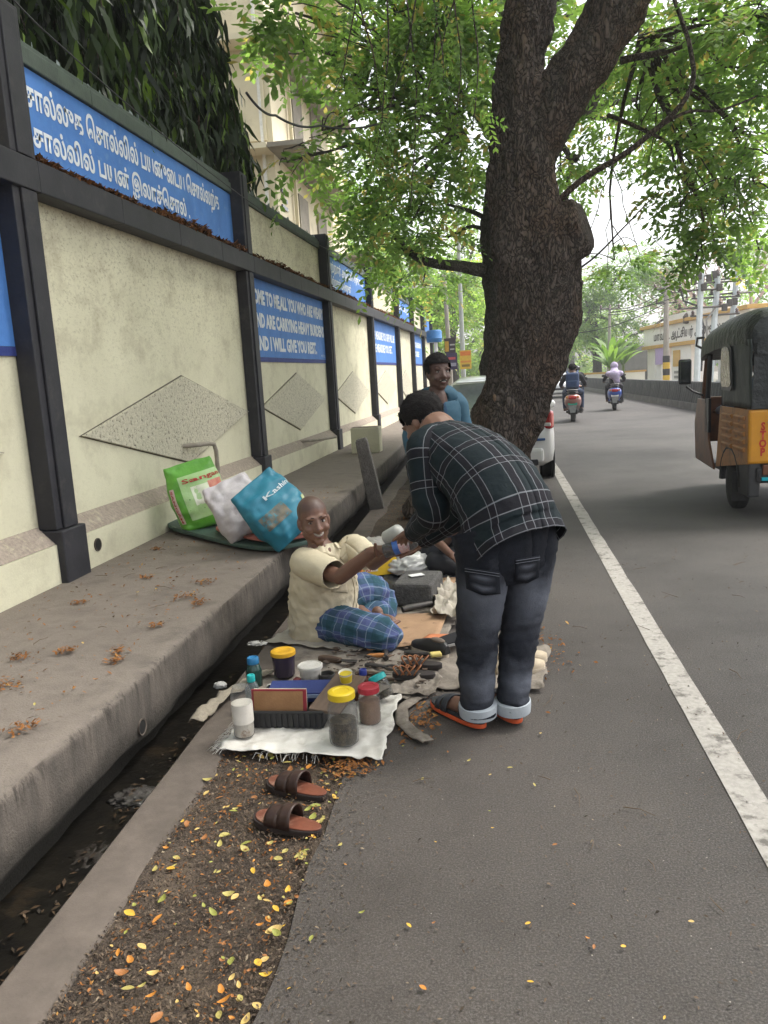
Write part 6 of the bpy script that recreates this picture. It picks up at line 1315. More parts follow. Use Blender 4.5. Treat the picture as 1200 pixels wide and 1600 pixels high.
poster('dark blue printed poster on the pole, lower one', 697, 552, 715, 577, 27.7, (.05, .04, .1), ((.6, .75, .15, .85, (.5, .1, .12)), (.2, .4, .1, .9, (.3, .3, .4))))
poster('orange and yellow printed poster on the lamp post', 718, 548, 737, 576, 27.6, (.72, .48, .08), ((.72, .95, .05, .95, (.7, .22, .06)), (.35, .45, .05, .95, (.7, .3, .08)), (.12, .25, .15, .85, (.25, .18, .06))))
tb_ = thing('tube_light', 'white tube light fixture on an arm above the wall', 'light fixture', (-2.9, 24.6, 4.35)); MB().box((.55, 0, .0), (1.25, .07, .07), Matrix.Rotation(R(2), 3, 'Y')).build('tube', plain('white_plastic', (.75, .73, .7), .4), tb_, bevel=.02); MB().box((-.05, 0, -.12), (.1, .05, .25)).build('bracket', M_IRON, tb_)
bt = thing('water_drum', 'small blue drum on top of the far end of the wall', 'drum', (-2.15, 30.5, 2.9)); MB().lathe([(.28, 0), (.3, .05), (.3, .12), (.315, .14), (.3, .16), (.3, .4), (.26, .46), (0, .47)], n=20).build('drum', plain('blue_plastic', (.03, .16, .4), .4), bt, True)
MB().tube([(0.05, 0, -2.6), (0.05, 0, -.01)], .07, 8).build('stand_pipe', M_GW, bt, True)
wire('overhead_wire', 'thin black wire running along the top of the wall past the lettered panel', [(-2.75, 3, 4.3), (-2.78, 5, 3.86), (-2.8, 9.6, 3.72), (-2.8, 15, 3.95), (-2.8, 24, 4.2)], .006, M_CAB, .05)
wire('overhead_wire', 'black wire swinging from the mast tree toward the roadside tree', [at(385, 145, 8), at(430, 180, 9), at(500, 196, 10), at(600, 190, 11)], .014, M_CAB, .06)
# ================================================================ people
def skin(name, c): return pm(name, c, tuple(q*.82 for q in c), 9, .48, .12, 120, .002, spec=.45)
SK1 = skin('skin_dark_brown', (.135, .067, .045)); SK2 = skin('skin_brown', (.2, .105, .07)); SK3 = skin('skin_deep_brown', (.095, .05, .037))
M_HAIR = pm('black_hair', (.012, .011, .011), (.018, .015, .014), 40, .85, .9, 160, .01, spec=.15); M_STUB = pm('shaved_hair', (.085, .05, .038), (.11, .062, .045), 60, .7, .4, 220, .004)
SK1S = skin('skin_with_stubble', (.17, .085, .057)); _n = SK1S.node_tree; _b = _n.nodes['Principled BSDF']; _a = _n.nodes.new('ShaderNodeAttribute'); _a.attribute_name = 'stub'
_l = _b.inputs['Base Color'].links[0].from_socket; _n.links.new(mixc(_n, math_(_n, 'MULTIPLY', _a.outputs['Fac'], .7), _l, (.06, .038, .032)), _b.inputs['Base Color'])
M_EYEW = plain('eye_white', (.3, .27, .25), .3); M_IRIS = plain('iris', (.018, .01, .008), .15); M_TEETH = plain('teeth', (.3, .27, .23), .4); M_LIP = plain('lip', (.13, .05, .045), .45)
def head_frame(c, fwd, up=(0, 0, 1)):
    y = V(fwd).normalized(); x = y.cross(V(up)).normalized(); z = x.cross(y)
    return Matrix(((x[0], y[0], z[0], c[0]), (x[1], y[1], z[1], c[1]), (x[2], y[2], z[2], c[2]), (0, 0, 0, 1)))
def add_head(mb, M, s=1., ears=True):
    Q = M.to_3x3()
    def e(c, r, rot=None): mb.ell(M @ (V(c)*s), [q*s for q in r], Q if rot is None else Q @ rot, 20, 14)
    e((0, -.018, .04), (.077, .096, .083)); e((0, .028, -.02), (.066, .066, .088)); e((0, .022, -.075), (.055, .058, .042)); e((0, .066, -.102), (.025, .02, .018))
    for k in (-1, 1):
        e((k*.03, .077, .024), (.03, .015, .010)); e((k*.042, .062, -.035), (.024, .026, .022)); e((k*.013, .095, -.036), (.011, .012, .009)); e((k*.052, .0, -.06), (.016, .04, .035))
        if ears: e((k*.074, -.012, -.012), (.013, .021, .033), Matrix.Rotation(R(k*-18), 3, 'Z')); e((k*.073, -.004, -.036), (.010, .012, .012))
    mb.tube([M @ (V((0, .083, .022))*s), M @ (V((0, .094, -.008))*s), M @ (V((0, .112, -.034))*s), M @ (V((0, .094, -.045))*s)], [.008*s, .010*s, .0145*s, .008*s], 10)
    e((0, .088, -.062), (.027, .011, .006)); e((0, .086, -.076), (.024, .012, .008))
def face_parts(par, M, s=1., smile=True, brow=M_HAIR, mous=None):
    Q = M.to_3x3()
    for k in (-1, 1):
        ey = MB().ell(M @ (V((k*.031, .0745, .001))*s), (.0135*s, .0115*s, .0075*s), Q, 14, 9).build('eye', M_EYEW, par, True); MB().ell(M @ (V((k*.031+.002, .0835, .001))*s), (.0062*s, .0035*s, .0062*s), Q, 12, 8).build('iris', M_IRIS, ey, True)
        MB().tube([M @ (V((k*(.013+.012*i), .0915-.0028*i*i*.8, .0235+.005*math.sin(.4+i*.8)))*s) for i in range(4)], [.0018*s, .0028*s, .0026*s, .0012*s], 6).build('eyebrow', brow, par, True)
        MB().tube([M @ (V((k*(.018+.0085*i), .0865-.002*i*i*.4, .0085+.003*math.sin(i*1.0)))*s) for i in range(4)], [.001*s, .0022*s, .0022*s, .001*s], 6).build('eyelid', brow, par, True)
    if smile:
        MB().tube([M @ (V((.0065*i, .0985-.0011*i*i, -.0665+.0009*i*i))*s) for i in range(-4, 5)], [.001*s]+[.005*s]*7+[.001*s], 8).build('teeth', M_TEETH, par, True)
    MB().tube([M @ (V((.0065*i, .0995-.0011*i*i, -.0755+.0011*i*i))*s) for i in range(-4, 5)], [.001*s]+[.0042*s]*7+[.001*s], 8).build('lower_lip', M_LIP, par, True)
    if mous: MB().tube([M @ (V((.007*i, .1015-.0011*i*i, -.0565-.0008*i*i))*s) for i in range(-4, 5)], [.001*s]+[.0045*s]*7+[.001*s], 6).build('moustache', mous, par, True)
def hair_cap(par, M, s=1., mat=M_HAIR, thick=.012, line=.045, strands=900, side=-.02, nape=-.075):
    mb = MB(); nu, nv = 48, 30; ok = {}
    for j in range(nv+1):
        th = math.pi*j/nv
        for i in range(nu):
            a = 2*math.pi*i/nu; p = V((math.sin(th)*math.cos(a), math.sin(th)*math.sin(a), math.cos(th))); k = thick*(1+.5*noise.noise(p*7)+.35*noise.noise(p*19))
            q = V((p.x*(.078+k), -.018+p.y*(.098+k), .04+p.z*(.084+k))); fr = q.y
            lim = line if fr > .045 else side+max(0, (fr+.02)*.6) if fr > -.05 else nape
            ok[(j, i)] = q.z > lim+.006*noise.noise(p*25); mb.v.append(tuple(M @ (q*s)))
    for j in range(nv):
        for i in range(nu):
            i2 = (i+1) % nu
            if ok[(j, i)] and ok[(j, i2)] and ok[(j+1, i)] and ok[(j+1, i2)]: mb.f.append((j*nu+i, (j+1)*nu+i, (j+1)*nu+i2, j*nu+i2))
    base = [V(v) for f in mb.f for v in (mb.v[f[0]],)]; c = M.translation; rs = random.Random(3)
    for k in range(strands):
        p = rs.choice(base); n = (p-c).normalized(); t = (n.cross(V((rs.gauss(0, 1), rs.gauss(0, 1), rs.gauss(0, 1))))).normalized(); d = n*.6+t*.8; w = n.cross(d).normalized()*.0012; p = p-n*.002; L = rs.uniform(.008, .02)*s
        mb.add([p-w, p+w, p+d*L], [(0, 1, 2)])
    return mb.build('hair', mat, par, 'all', recalc=False)
def hand(mb, wrist, d, n, side=1, curl=.3, L=1., spread=.25, thumb=(.65, .75, .15), curls=None):
    wrist = V(wrist); d = V(d).normalized(); n = V(n); n = (n-d*n.dot(d)).normalized(); s = d.cross(n).normalized()*side
    Q = Matrix(((d[0], s[0], n[0]), (d[1], s[1], n[1]), (d[2], s[2], n[2])))
    mb.ell(wrist+d*.05*L, (.058*L, .041*L, .019*L), Q, 16, 10); mb.cap(wrist-d*.02, wrist+d*.03*L, .026*L, .028*L); mb.ell(wrist+d*.035*L+s*.022*L+n*.008*L, (.035*L, .018*L, .016*L), Q, 12, 8)
    for k, (o, ln) in enumerate(((.031, .068), (.0105, .078), (-.0105, .073), (-.031, .056))):
        c = curl if curls is None else curls[k]; p = wrist+d*(.088-.006*abs(k-1.3))*L+s*o*L; dd = (d+s*o*spread*8).normalized()
        for j, (f, r) in enumerate(((.45, .0092), (.32, .0084), (.25, .0076))):
            a = c*(.5, .9, .6)[j]; dd = (dd*math.cos(a)+n*math.sin(a)).normalized(); q = p+dd*ln*f*L; mb.cap(p, q, r*L, r*L*.93, 8); p = q
    p = wrist+d*.028*L+s*.036*L; td = (d*thumb[0]+s*thumb[1]+n*thumb[2]).normalized(); q = p+td*.042*L; mb.cap(p-td*.012, q, .0125*L, .0105*L, 8); td = (td+d*.35+n*.1).normalized(); mb.cap(q, q+td*.034*L, .0105*L, .0088*L, 8)
def foot(mb, heel, toe, z=.0, h=.075, toes=True):
    heel, toe = V(heel), V(toe); d = (toe-heel).normalized(); s = V((0, 0, 1)).cross(d).normalized(); L = (toe-heel).length; u = V((0, 0, 1))
    mb.tube([heel-d*.0+u*.03, heel+d*L*.1+u*.036, heel+d*L*.3+u*.045, heel+d*L*.5+u*.04, heel+d*L*.7+u*.028, heel+d*L*.84+u*.02], [.018, .032, .036, .036, .034, .024], 12)
    mb.ell(heel+d*L*.72+u*.02, (.045, .045, .018)); mb.cap(heel+d*L*.18+u*.05, heel+d*L*.16+u*h*1.35, .036, .036)
    for k in range(5):
        o = (-.038, -.02, -.002, .016, .034)[k]; mb.cap(heel+d*L*.78+s*o+u*.016, heel+d*L*(.99-.03*abs(k-1.2) if k else .97)+s*o*1.05+u*.012, .0105, (.0115 if k == 0 else .0085), 8)
def body_obj(mb, mat, par, voxel=.0065, it=3): return obj('body', fuse(mb, voxel, it), mat, par)
def stubble(o, M, s):
    inv = M.inverted(); a = o.data.attributes.new('stub', 'FLOAT', 'POINT'); vals = []
    for v in o.data.vertices:
        q = (inv @ v.co)/s; lim = .068-.02*abs(q.x)/.07 if q.y > .03 else max(-.06, .05+(q.y-.03)*1.3) if q.y > -.05 else -.06
        k = (q.z-lim)/.018+.5+.25*noise.noise(v.co*90); vals.append(max(0, min(1, k)) if abs(q.x) < .2 and abs(q.y) < .2 and q.z < .2 and abs(q.x) < .079 else 0)
    a.data.foreach_set('value', vals)
def wrinkle(me, amp, sc=12., stretch=(1, 1, 1)):
    me.update(); ns = [v.normal.copy() for v in me.vertices]
    for v, n in zip(me.vertices, ns):
        p = v.co; q = V((p.x*stretch[0], p.y*stretch[1], p.z*stretch[2])); v.co = p+n*amp*((1-2*abs(noise.noise(q*sc)))*.7+noise.noise(q*sc*2.3)*.4)
    me.update(); return me
def cloth(mb, name, mat, par, voxel=.009, it=3, amp=.004, sc=11.):
    return obj(name, wrinkle(fuse(mb, voxel, it), amp, sc), mat, par)
def check_mat(name, base, band, lines, period=.13, gap=.03, lw=.004, rough=.85, band2=None, wide=.3, sheen=True, soft=0.):
    m, n, b = newmat(name); uv = n.nodes.new('ShaderNodeUVMap'); sx = n.nodes.new('ShaderNodeSeparateXYZ'); n.links.new(uv.outputs[0], sx.inputs[0])
    c = None; col = base; msk = []
    for ax in (0, 1):
        f = math_(n, 'FRACT', math_(n, 'DIVIDE', sx.outputs[ax], period))
        # darker stripe between the pair of fine lines
        bd = math_(n, 'MULTIPLY', math_(n, 'GREATER_THAN', f, 0.), math_(n, 'LESS_THAN', f, gap/period)); msk.append((f, bd))
    cur = mixc(n, math_(n, 'MULTIPLY', msk[0][1], .75), base, band); cur = mixc(n, math_(n, 'MULTIPLY', msk[1][1], .75), cur, band)
    if band2:
        for f, _ in msk:
            k = math_(n, 'MULTIPLY', math_(n, 'GREATER_THAN', f, .55), math_(n, 'LESS_THAN', f, .55+wide)); cur = mixc(n, math_(n, 'MULTIPLY', k, .6), cur, band2)
    for f, _ in msk:
        for o in (0., gap/period):
            k = math_(n, 'LESS_THAN', math_(n, 'ABSOLUTE', math_(n, 'SUBTRACT', f, o+lw/period)), lw/period*.5); cur = mixc(n, math_(n, 'MULTIPLY', k, .8), cur, lines)
    n.links.new(cur, b.inputs['Base Color']); b.inputs['Roughness'].default_value = rough; b.inputs['Specular IOR Level'].default_value = .2
    v = coord(n); bump(n, b, math_(n, 'ADD', nz(n, v, 22, 3, .55), math_(n, 'MULTIPLY', nz(n, v, 9, 2, .5), 1.5)), .45, .012); return m
def crease(p, sc, tg):
    q = p+tg*.03*noise.noise(p*5); a = noise.noise(q*sc); b = noise.noise(V((q.x*sc*1.2+7, q.y*sc*1.2, q.z*sc*3.1))); c = noise.noise(V((q.x*sc*2.6, q.y*sc*2.6+3, q.z*sc*1.3)))
    return .8*a+1.1*(1-abs(b)*2.2)**3*.6+.7*(1-abs(c)*2.2)**3*.5-.3
def torso_loft(mb, cs, lat, a, bb, bf, upref=None, n=48, fold=.006, sc=9., R0=.18, seam=-.25, v0=0., vneck=None):
    """shirt body: ring centres cs, lateral axes lat, half widths a, depth to the back bb and to the front bf"""
    cs = [V(c) for c in cs]; m = len(cs); rings, uvs, ln = [], [], v0
    # resample smoothly
    def cr(P, t):
        i = min(int(t), m-2); f = t-i; p0, p1, p2, p3 = P[max(i-1, 0)], P[i], P[i+1], P[min(i+2, m-1)]
        return .5*((2*p1)+(p2-p0)*f+(2*p0-5*p1+4*p2-p3)*f*f+(3*p1-p0-3*p2+p3)*f**3)
    K = 52; prev = None
    for j in range(K+1):
        t = (m-1)*j/K; c = cr(cs, t); tg = (cr(cs, min(t+.05, m-1))-cr(cs, max(t-.05, 0))).normalized(); i = min(int(t), m-2); f = t-i
        L_ = V(lat[i]).lerp(V(lat[i+1]), f); L_ = (L_-tg*L_.dot(tg)).normalized(); Bk = L_.cross(tg).normalized()
        A = cr(a, t); b1 = cr(bb, t); b2 = cr(bf, t)
        if prev: ln += (c-prev).length
        prev = c; ring, uv = [], []
        for k in range(n+1):
            w = 2*math.pi*(k/n+seam); ca, sa = math.cos(w), math.sin(w); d = (L_*A*math.copysign(abs(ca)**.85, ca)+Bk*(b1 if sa > 0 else b2)*math.copysign(abs(sa)**.9, sa)); p = c+d; nn = d.normalized()
            p = p+nn*fold*crease(p, sc, tg); ring.append(p); uv.append((w*R0, ln))
        ring[-1] = ring[0].copy(); rings.append(ring); uvs.append(uv)
    n0 = len(mb.f); mb.loft(rings, uvs, (False, False))
    if vneck:
        fs = mb.f[n0:]; keep = []
        for q, f in enumerate(fs):
            j, k = divmod(q, n); t = (j+.5)/K; w = min(k+.5, n-k-.5)/n
            if t > vneck[0] and w < vneck[1]*(t-vneck[0])/(1-vneck[0]): continue
            keep.append(f)
        mb.f[n0:] = keep
    return rings
def sleeve_loft(mb, pts, rad, n=28, fold=.005, sc=14., R0=.075, v0=.0, flat=1., caps=(False, False), K=22):
    pts = [V(p) for p in pts]; m = len(pts)
    def cr(P, t):
        i = min(int(t), m-2); f = t-i; p0, p1, p2, p3 = P[max(i-1, 0)], P[i], P[i+1], P[min(i+2, m-1)]; return .5*((2*p1)+(p2-p0)*f+(2*p0-5*p1+4*p2-p3)*f*f+(3*p1-p0-3*p2+p3)*f**3)
    u = None; rings, uvs, ln, prev = [], [], v0, None
    for j in range(K+1):
        t = (m-1)*j/K; c = cr(pts, t); tg = (cr(pts, min(t+.05, m-1))-cr(pts, max(t-.05, 0))).normalized()
        if u is None: u = tg.orthogonal().normalized()
        u = (u-tg*u.dot(tg)).normalized(); w = tg.cross(u); r = cr(rad, t)
        if prev: ln += (c-prev).length
        prev = c; ring, uv = [], []
        for k in range(n+1):
            a = 2*math.pi*k/n; d = u*math.cos(a)+w*math.sin(a)*flat; p = c+d*r; p = p+d*fold*crease(p, sc*.75, tg); ring.append(p); uv.append((a*R0, ln))
        ring[-1] = ring[0].copy(); rings.append(ring); uvs.append(uv)
    mb.loft(rings, uvs, caps); return rings
def thick(o, t=.003, off=-1):
    m = o.modifiers.new('t', 'SOLIDIFY'); m.thickness = t; m.offset = off; return o
def band(c, ax, r, w, mat, name, par, n=24):
    """ring round a wrist or trouser hem"""
    z = V(ax).normalized(); x = z.orthogonal().normalized(); y = z.cross(x); Q = Matrix(((x[0], y[0], z[0]), (x[1], y[1], z[1]), (x[2], y[2], z[2])))
    return MB().lathe([(r*.97, -w/2), (r*1.03, -w/2), (r*1.04, 0), (r*1.03, w/2), (r*.97, w/2)], c, n, Q).build(name, mat, par, True)

# ---------------------------------------------------------------- the bent man
bm_ = thing('person', 'man in dark checked shirt and jeans bending over to hand a bottle to the cobbler', 'person', (-.06, 3.2, 0))
def kid(o, par):                      # keep world placement under an empty that is not at the origin
    o.parent = par; o.matrix_parent_inverse = par.matrix_basis.inverted(); return o
class Here:
    """collect parts in world coordinates, then hang them on the person"""
    def __init__(s, par): s.par = par; s.t = []
    def __call__(s, o, par=None): kid(o, s.par); return o
def world_parent(root):
    """children were built in world coordinates: cancel the root offset"""
    inv = Matrix.Translation(root.location).inverted()
    for o in root.children: o.matrix_parent_inverse = inv
F = V((-.68, .73, 0)); LF_ = V((-.73, -.68, 0)); UP = V((0, 0, 1))
hl, tl_ = gz(750, 1139), gz(684, 1106); hr, tr_ = gz(806, 1131), gz(764, 1099)
for h_ in (hl, tl_, hr, tr_): h_.z = .026
HC = at(660, 660, 3.80); Mh = head_frame(HC, (F*.74+LF_*.25-UP*.62), (F*.55+UP*.8)); sk = MB()
add_head(sk, Mh, 1.04); nb_ = at(684, 672, 3.66); sk.cap(HC+Mh.to_3x3() @ V((0, -.03, -.06)), nb_, .056, .062, 14)
sk.cap(nb_, at(780, 800, 3.26), .09, .12, 14)
shL, elL, wrL = at(662, 702, 3.44), at(676, 800, 3.36), at(646, 833, 3.62); shR, elR, wrR = at(728, 712, 3.68), at(722, 800, 3.8), at(652, 850, 3.92)
sk.cap(shL, elL, .05, .04); sk.cap(elL, wrL, .04, .028); sk.cap(shR, elR, .05, .04); sk.cap(elR, wrR, .04, .028)
hand(sk, wrL, at(628, 838, 3.78)-wrL, (F*-.2+V((-.3, -.1, -1))), 1, .75, 1.02, .12, (.6, .5, .5))
hand(sk, wrR, at(628, 858, 3.94)-wrR, (-.2, -.4, .8), -1, .6, 1., .12)
for (an, hh, tt, kk, hh2) in ((at(746, 1100, 3.15), hl, tl_, at(746, 985, 3.16), at(757, 870, 3.14)), (at(801, 1092, 3.19), hr, tr_, at(812, 980, 3.26), at(826, 862, 3.28))):
    foot(sk, hh, tt, 0, .09); sk.cap(hh+(tt-hh)*.17+UP*.09, V((an.x, an.y, .16)), .034, .036); sk.cap(V((an.x, an.y, .16)), kk, .036, .045); sk.cap(kk, hh2, .045, .07); sk.cap(hh2, at(792, 840, 3.2), .07, .08)
body_obj(sk, SK2, bm_, .0065)
hair_cap(bm_, Mh, 1.06, M_HAIR, .016, .05, 1500, -.035, -.1)
CHK = check_mat('dark_check', (.007, .013, .016), (.011, .009, .013), (.17, .175, .19), .132, .032, .003)
sh = MB(); CS = [at(817, 855, 3.15), at(802, 828, 3.19), at(786, 792, 3.23), at(760, 752, 3.33), at(732, 722, 3.44), at(706, 696, 3.54), at(690, 679, 3.62), at(682, 670, 3.66)]
torso_loft(sh, CS, [LF_]*8, [.226, .224, .205, .2, .2, .175, .1, .07], [.195, .175, .15, .14, .13, .115, .08, .062], [.15, .17, .19, .18, .16, .12, .08, .06], n=96, fold=.0085, sc=6.)
sleeve_loft(sh, [shL+F*.02-LF_*.1+UP*.01, shL-LF_*.02, shL.lerp(elL, .35), shL.lerp(elL, .75)+LF_*.008, elL, elL.lerp(wrL, .5), elL.lerp(wrL, .93)], [.1, .096, .086, .08, .077, .062, .045], R0=.08, v0=.02, n=40, fold=.008, sc=11, K=34)
sleeve_loft(sh, [shR+LF_*.1, shR, shR.lerp(elR, .5), elR, elR.lerp(wrR, .9)], [.07, .08, .075, .07, .046], R0=.08, n=28)
o = thick(sh.build('shirt', CHK, bm_, 'all'), .004)
# collar, cuffs, wrist band
def collar(par, c, ax, front, r, h, mat, fl=.018):
    z = V(ax).normalized(); f = V(front); f = (f-z*f.dot(z)).normalized(); s = z.cross(f)
    def fn(u, v):
        a = R(25)+u*R(310); rr = r*(1+.0*v)+fl*(v-.45)**2*2.2*(1 if v > .45 else .3); hh = h*(v if v < .5 else 1.0-v*.95)
        d = f*math.cos(a)+s*math.sin(a); return V(c)+d*rr+z*hh*(1.4 if v < .5 else 1.3)-z*(.016 if v > .8 and (u < .12 or u > .88) else 0)
    return thick(MB().sheet(fn, 30, 8).build('collar', mat, par, 'all', recalc=False), .003)
collar(bm_, at(682, 669, 3.67), (HC-nb_), F, .07, .045, CHK)
band(elL.lerp(wrL, .9), wrL-elL, .047, .045, CHK, 'cuff', bm_)
band(wrL+(wrL-elL).normalized()*.004, wrL-elL, .032, .012, plain('silver_band', (.7, .68, .64), .3, .3), 'bracelet', bm_)
# jeans
def denim():
    m, n, b = newmat('black_denim'); uv = n.nodes.new('ShaderNodeUVMap'); sx = n.nodes.new('ShaderNodeSeparateXYZ'); n.links.new(uv.outputs[0], sx.inputs[0]); v = coord(n)
    q = nz(n, v, 7, 4, .6); f = math_(n, 'ADD', sx.outputs[1], math_(n, 'MULTIPLY', math_(n, 'SUBTRACT', q, .5), .25))
    w1 = ramp(n, f, [(.22, (0, 0, 0)), (.34, (.5, .5, .5)), (.48, (.12, .12, .12)), (.6, (.02, .02, .02)), (.74, (.5, .5, .5)), (.9, (.0, .0, .0))])
    g = math_(n, 'ABSOLUTE', math_(n, 'SUBTRACT', math_(n, 'FRACT', math_(n, 'ADD', sx.outputs[0], .0)), .5)); ww = ramp(n, g, [(.1, (1, 1, 1)), (.4, (0, 0, 0))])
    c = ramp(n, nz(n, v, 30, 5, .7), [(.3, (.006, .007, .011)), (.7, (.012, .014, .021))]).outputs[0]; c = mixc(n, math_(n, 'MULTIPLY', w1.outputs[0], ww.outputs[0]), c, (.2, .215, .26))
    n.links.new(c, b.inputs['Base Color']); b.inputs['Roughness'].default_value = .85; b.inputs['Specular IOR Level'].default_value = .2; bump(n, b, math_(n, 'ADD', nz(n, v, 300, 2), math_(n, 'MULTIPLY', nz(n, v, 16, 3), 2.)), .4, .01); return m
DEN = denim()
def leg_loft(mb, pts, rad, n=48, fold=.0075, K=70, seamdir=V((0, 1, 0)), flat=1.):
    pts = [V(p) for p in pts]; m = len(pts)
    def cr(P, t):
        i = min(int(t), m-2); f = t-i; p0, p1, p2, p3 = P[max(i-1, 0)], P[i], P[i+1], P[min(i+2, m-1)]; return .5*((2*p1)+(p2-p0)*f+(2*p0-5*p1+4*p2-p3)*f*f+(3*p1-p0-3*p2+p3)*f**3)
    rings, uvs = [], []
    for j in range(K+1):
        t = (m-1)*j/K; c = cr(pts, t); tg = (cr(pts, min(t+.05, m-1))-cr(pts, max(t-.05, 0))).normalized(); u = seamdir-tg*seamdir.dot(tg); u.normalize(); w = tg.cross(u); r = cr(rad, t); ring, uv = [], []
        for k in range(n+1):
            a = 2*math.pi*k/n; d = u*math.cos(a)*flat+w*math.sin(a); p = c+d*r; z = V((p.x*5, p.y*5, p.z*16))
            kn = .4+math.exp(-((j/K-.55)/.12)**2)*1.1+math.exp(-((j/K-1.)/.15)**2)*1.3+math.exp(-((j/K-.12)/.12)**2)*.8
            p = p+d*fold*kn*(((1-2*abs(noise.noise(z)))*.8+.5*noise.noise(z*2.1))+.7*(1-2.2*abs(noise.noise(z*1.7+V((5, 0, 0)))))**3); ring.append(p); uv.append((k/n, j/K))
        ring[-1] = ring[0].copy(); rings.append(ring); uvs.append(uv)
    mb.loft(rings, uvs, (False, False))
jn = MB(); hipL, hipR = at(757, 858, 3.14), at(826, 852, 3.28)
leg_loft(jn, [hipL+UP*.08+F*.02, hipL, at(752, 925, 3.14), at(746, 985, 3.16), at(745, 1045, 3.15), at(746, 1088, 3.15), at(747, 1112, 3.15)], [.115, .12, .102, .086, .077, .071, .068], seamdir=F)
leg_loft(jn, [hipR+UP*.08+F*.02, hipR, at(822, 920, 3.26), at(812, 980, 3.26), at(806, 1040, 3.23), at(802, 1082, 3.2), at(801, 1106, 3.19)], [.115, .117, .098, .081, .073, .067, .064], seamdir=F)
rg = torso_loft(jn, [at(794, 905, 3.2), at(795, 880, 3.2), at(796, 850, 3.2), at(794, 822, 3.2)], [LF_]*4, [.16, .192, .195, .185], [.09, .135, .14, .13], [.08, .12, .13, .13], n=48, fold=.004, v0=-3.)
jo = jn.build('jeans', DEN, bm_, 'all'); thick(jo, .004)
for (c, dn, r) in ((at(747, 1106, 3.15), UP, .072), (at(801, 1100, 3.19), UP, .068)):
    z = c.z; MB().lathe([(r*.95, -.03), (r*1.13, -.028), (r*1.17, -.002), (r*1.15, .022), (r*.99, .026)], c, 28, Matrix.Rotation(R(5), 3, 'X')).build('turned_hem', pm('hem_grey', (.4, .43, .46), (.34, .37, .4), 12, .8, .2), jo, True)
from mathutils.bvhtree import BVHTree
jt = BVHTree.FromPolygons([V(v) for v in jn.v], jn.f)
def onjeans(x, y, off):
    """point of the trousers' back under a spot of the seat"""
    p = at(x, y, 2.6); d = (at(x, y, 3.2)-p).normalized(); h = jt.ray_cast(p, d); q = h[0] if h[0] is not None else at(x, y, 3.1); return q-d*off
for (x0, y0, sl) in ((726, 886, 8), (806, 874, -6)):
    w = 54 if x0 < 800 else 38
    pk = MB().sheet(lambda u, v: onjeans(x0+w*u+sl*v*.3, y0+sl*u+(34+7*(1-abs(u-.5)*2))*v, .006), 9, 9).build('back_pocket', DEN, jo, 'all'); thick(pk, .003, 1)
    for vv in (.06, .16): MB().tube([onjeans(x0+w*k/9+sl*vv*.3, y0+sl*k/9+41*vv, .011) for k in range(10)], .0012, 4).build('stitching', plain('grey_thread', (.16, .17, .2), .8), pk)
# sandals
M_ORSOLE = plain('orange_rubber', (.62, .1, .03), .6); M_GREYST = plain('charcoal_strap', (.035, .038, .045), .7)
for hh, tt, nm in ((hl, tl_, 0), (hr, tr_, 1)):
    t = thing('sport_sandal', ('left' if nm == 0 else 'right')+' black strap sandal with orange sole worn by the bent man', 'sandal', (hh.x, hh.y, .0), math.atan2((tt-hh).y, (tt-hh).x), 'pair of orange soled sandals')
    t.location = hh-(tt-hh).normalized()*.03; t.location.z = .012; L = (tt-hh).length+.06
    sole(MB(), L, .085, .108, 0, .02, .008).build('outsole', M_ORSOLE, t, bevel=.004); sole(MB(), L*.98, .082, .104, .0202, .03, .008).build('midsole', plain('black_foam', (.02, .02, .022), .8), t, bevel=.003)
    for (a, b_, hgt, w) in ((.55*L, .66*L, .07, .056), (.70*L, .78*L, .052, .056), (.24*L, .31*L, .1, .05)):
        thick(strap(MB(), a, b_, w, hgt, .024).build('strap', M_GREYST, t, 'all', recalc=False), .005)
    thick(MB().sheet(lambda u, v: V((.03+.085*math.sin(math.pi*u)*0-.022*math.sin(math.pi*u)+.08*abs(u-.5)*2, .052*math.cos(math.pi*u), .05+.035*v)), 14, 3).build('heel_strap', M_GREYST, t, 'all', recalc=False), .005)
world_parent(bm_)
# bottle and cup being handed over
def along(name, label, cat, a, b, prof, mat, n=20):
    a, b = V(a), V(b); z = (b-a).normalized(); x = z.orthogonal().normalized(); y = z.cross(x); t = thing(name, label, cat, a); Q = Matrix(((x[0], y[0], z[0]), (x[1], y[1], z[1]), (x[2], y[2], z[2]))); MB().lathe(prof, (0, 0, 0), n, Q).build('body', mat, t, True); return t, Q
pb, Qb = along('water_bottle', 'clear plastic water bottle with a blue and red label in the men\'s hands', 'bottle', at(600, 862, 3.86), at(645, 847, 3.86), [(.03, 0), (.037, .008), (.037, .04), (.035, .045), (.037, .05), (.037, .15), (.03, .175), (.015, .19), (.015, .205)], emit_free_glass('bottle_plastic', (.8, .84, .86), .7, .08))
MB().lathe([(.0378, .055), (.0378, .085)], (0, 0, 0), 20, Qb).build('label_blue', plain('label_blue', (.06, .16, .5), .4), pb, True); MB().lathe([(.0378, .086), (.0378, .13)], (0, 0, 0), 20, Qb).build('label_red', pm('label_red', (.55, .2, .2), (.6, .55, .55), 40, .4, 0), pb, True)
wc, Qc = along('plastic_tub', 'cloudy white plastic container held beside the water bottle', 'container', at(603, 842, 3.9), at(640, 822, 3.84), [(.034, 0), (.04, .008), (.042, .09), (.038, .1), (.02, .112)], pm('cloudy_plastic', (.45, .45, .42), (.36, .36, .33), 12, .3, .1))

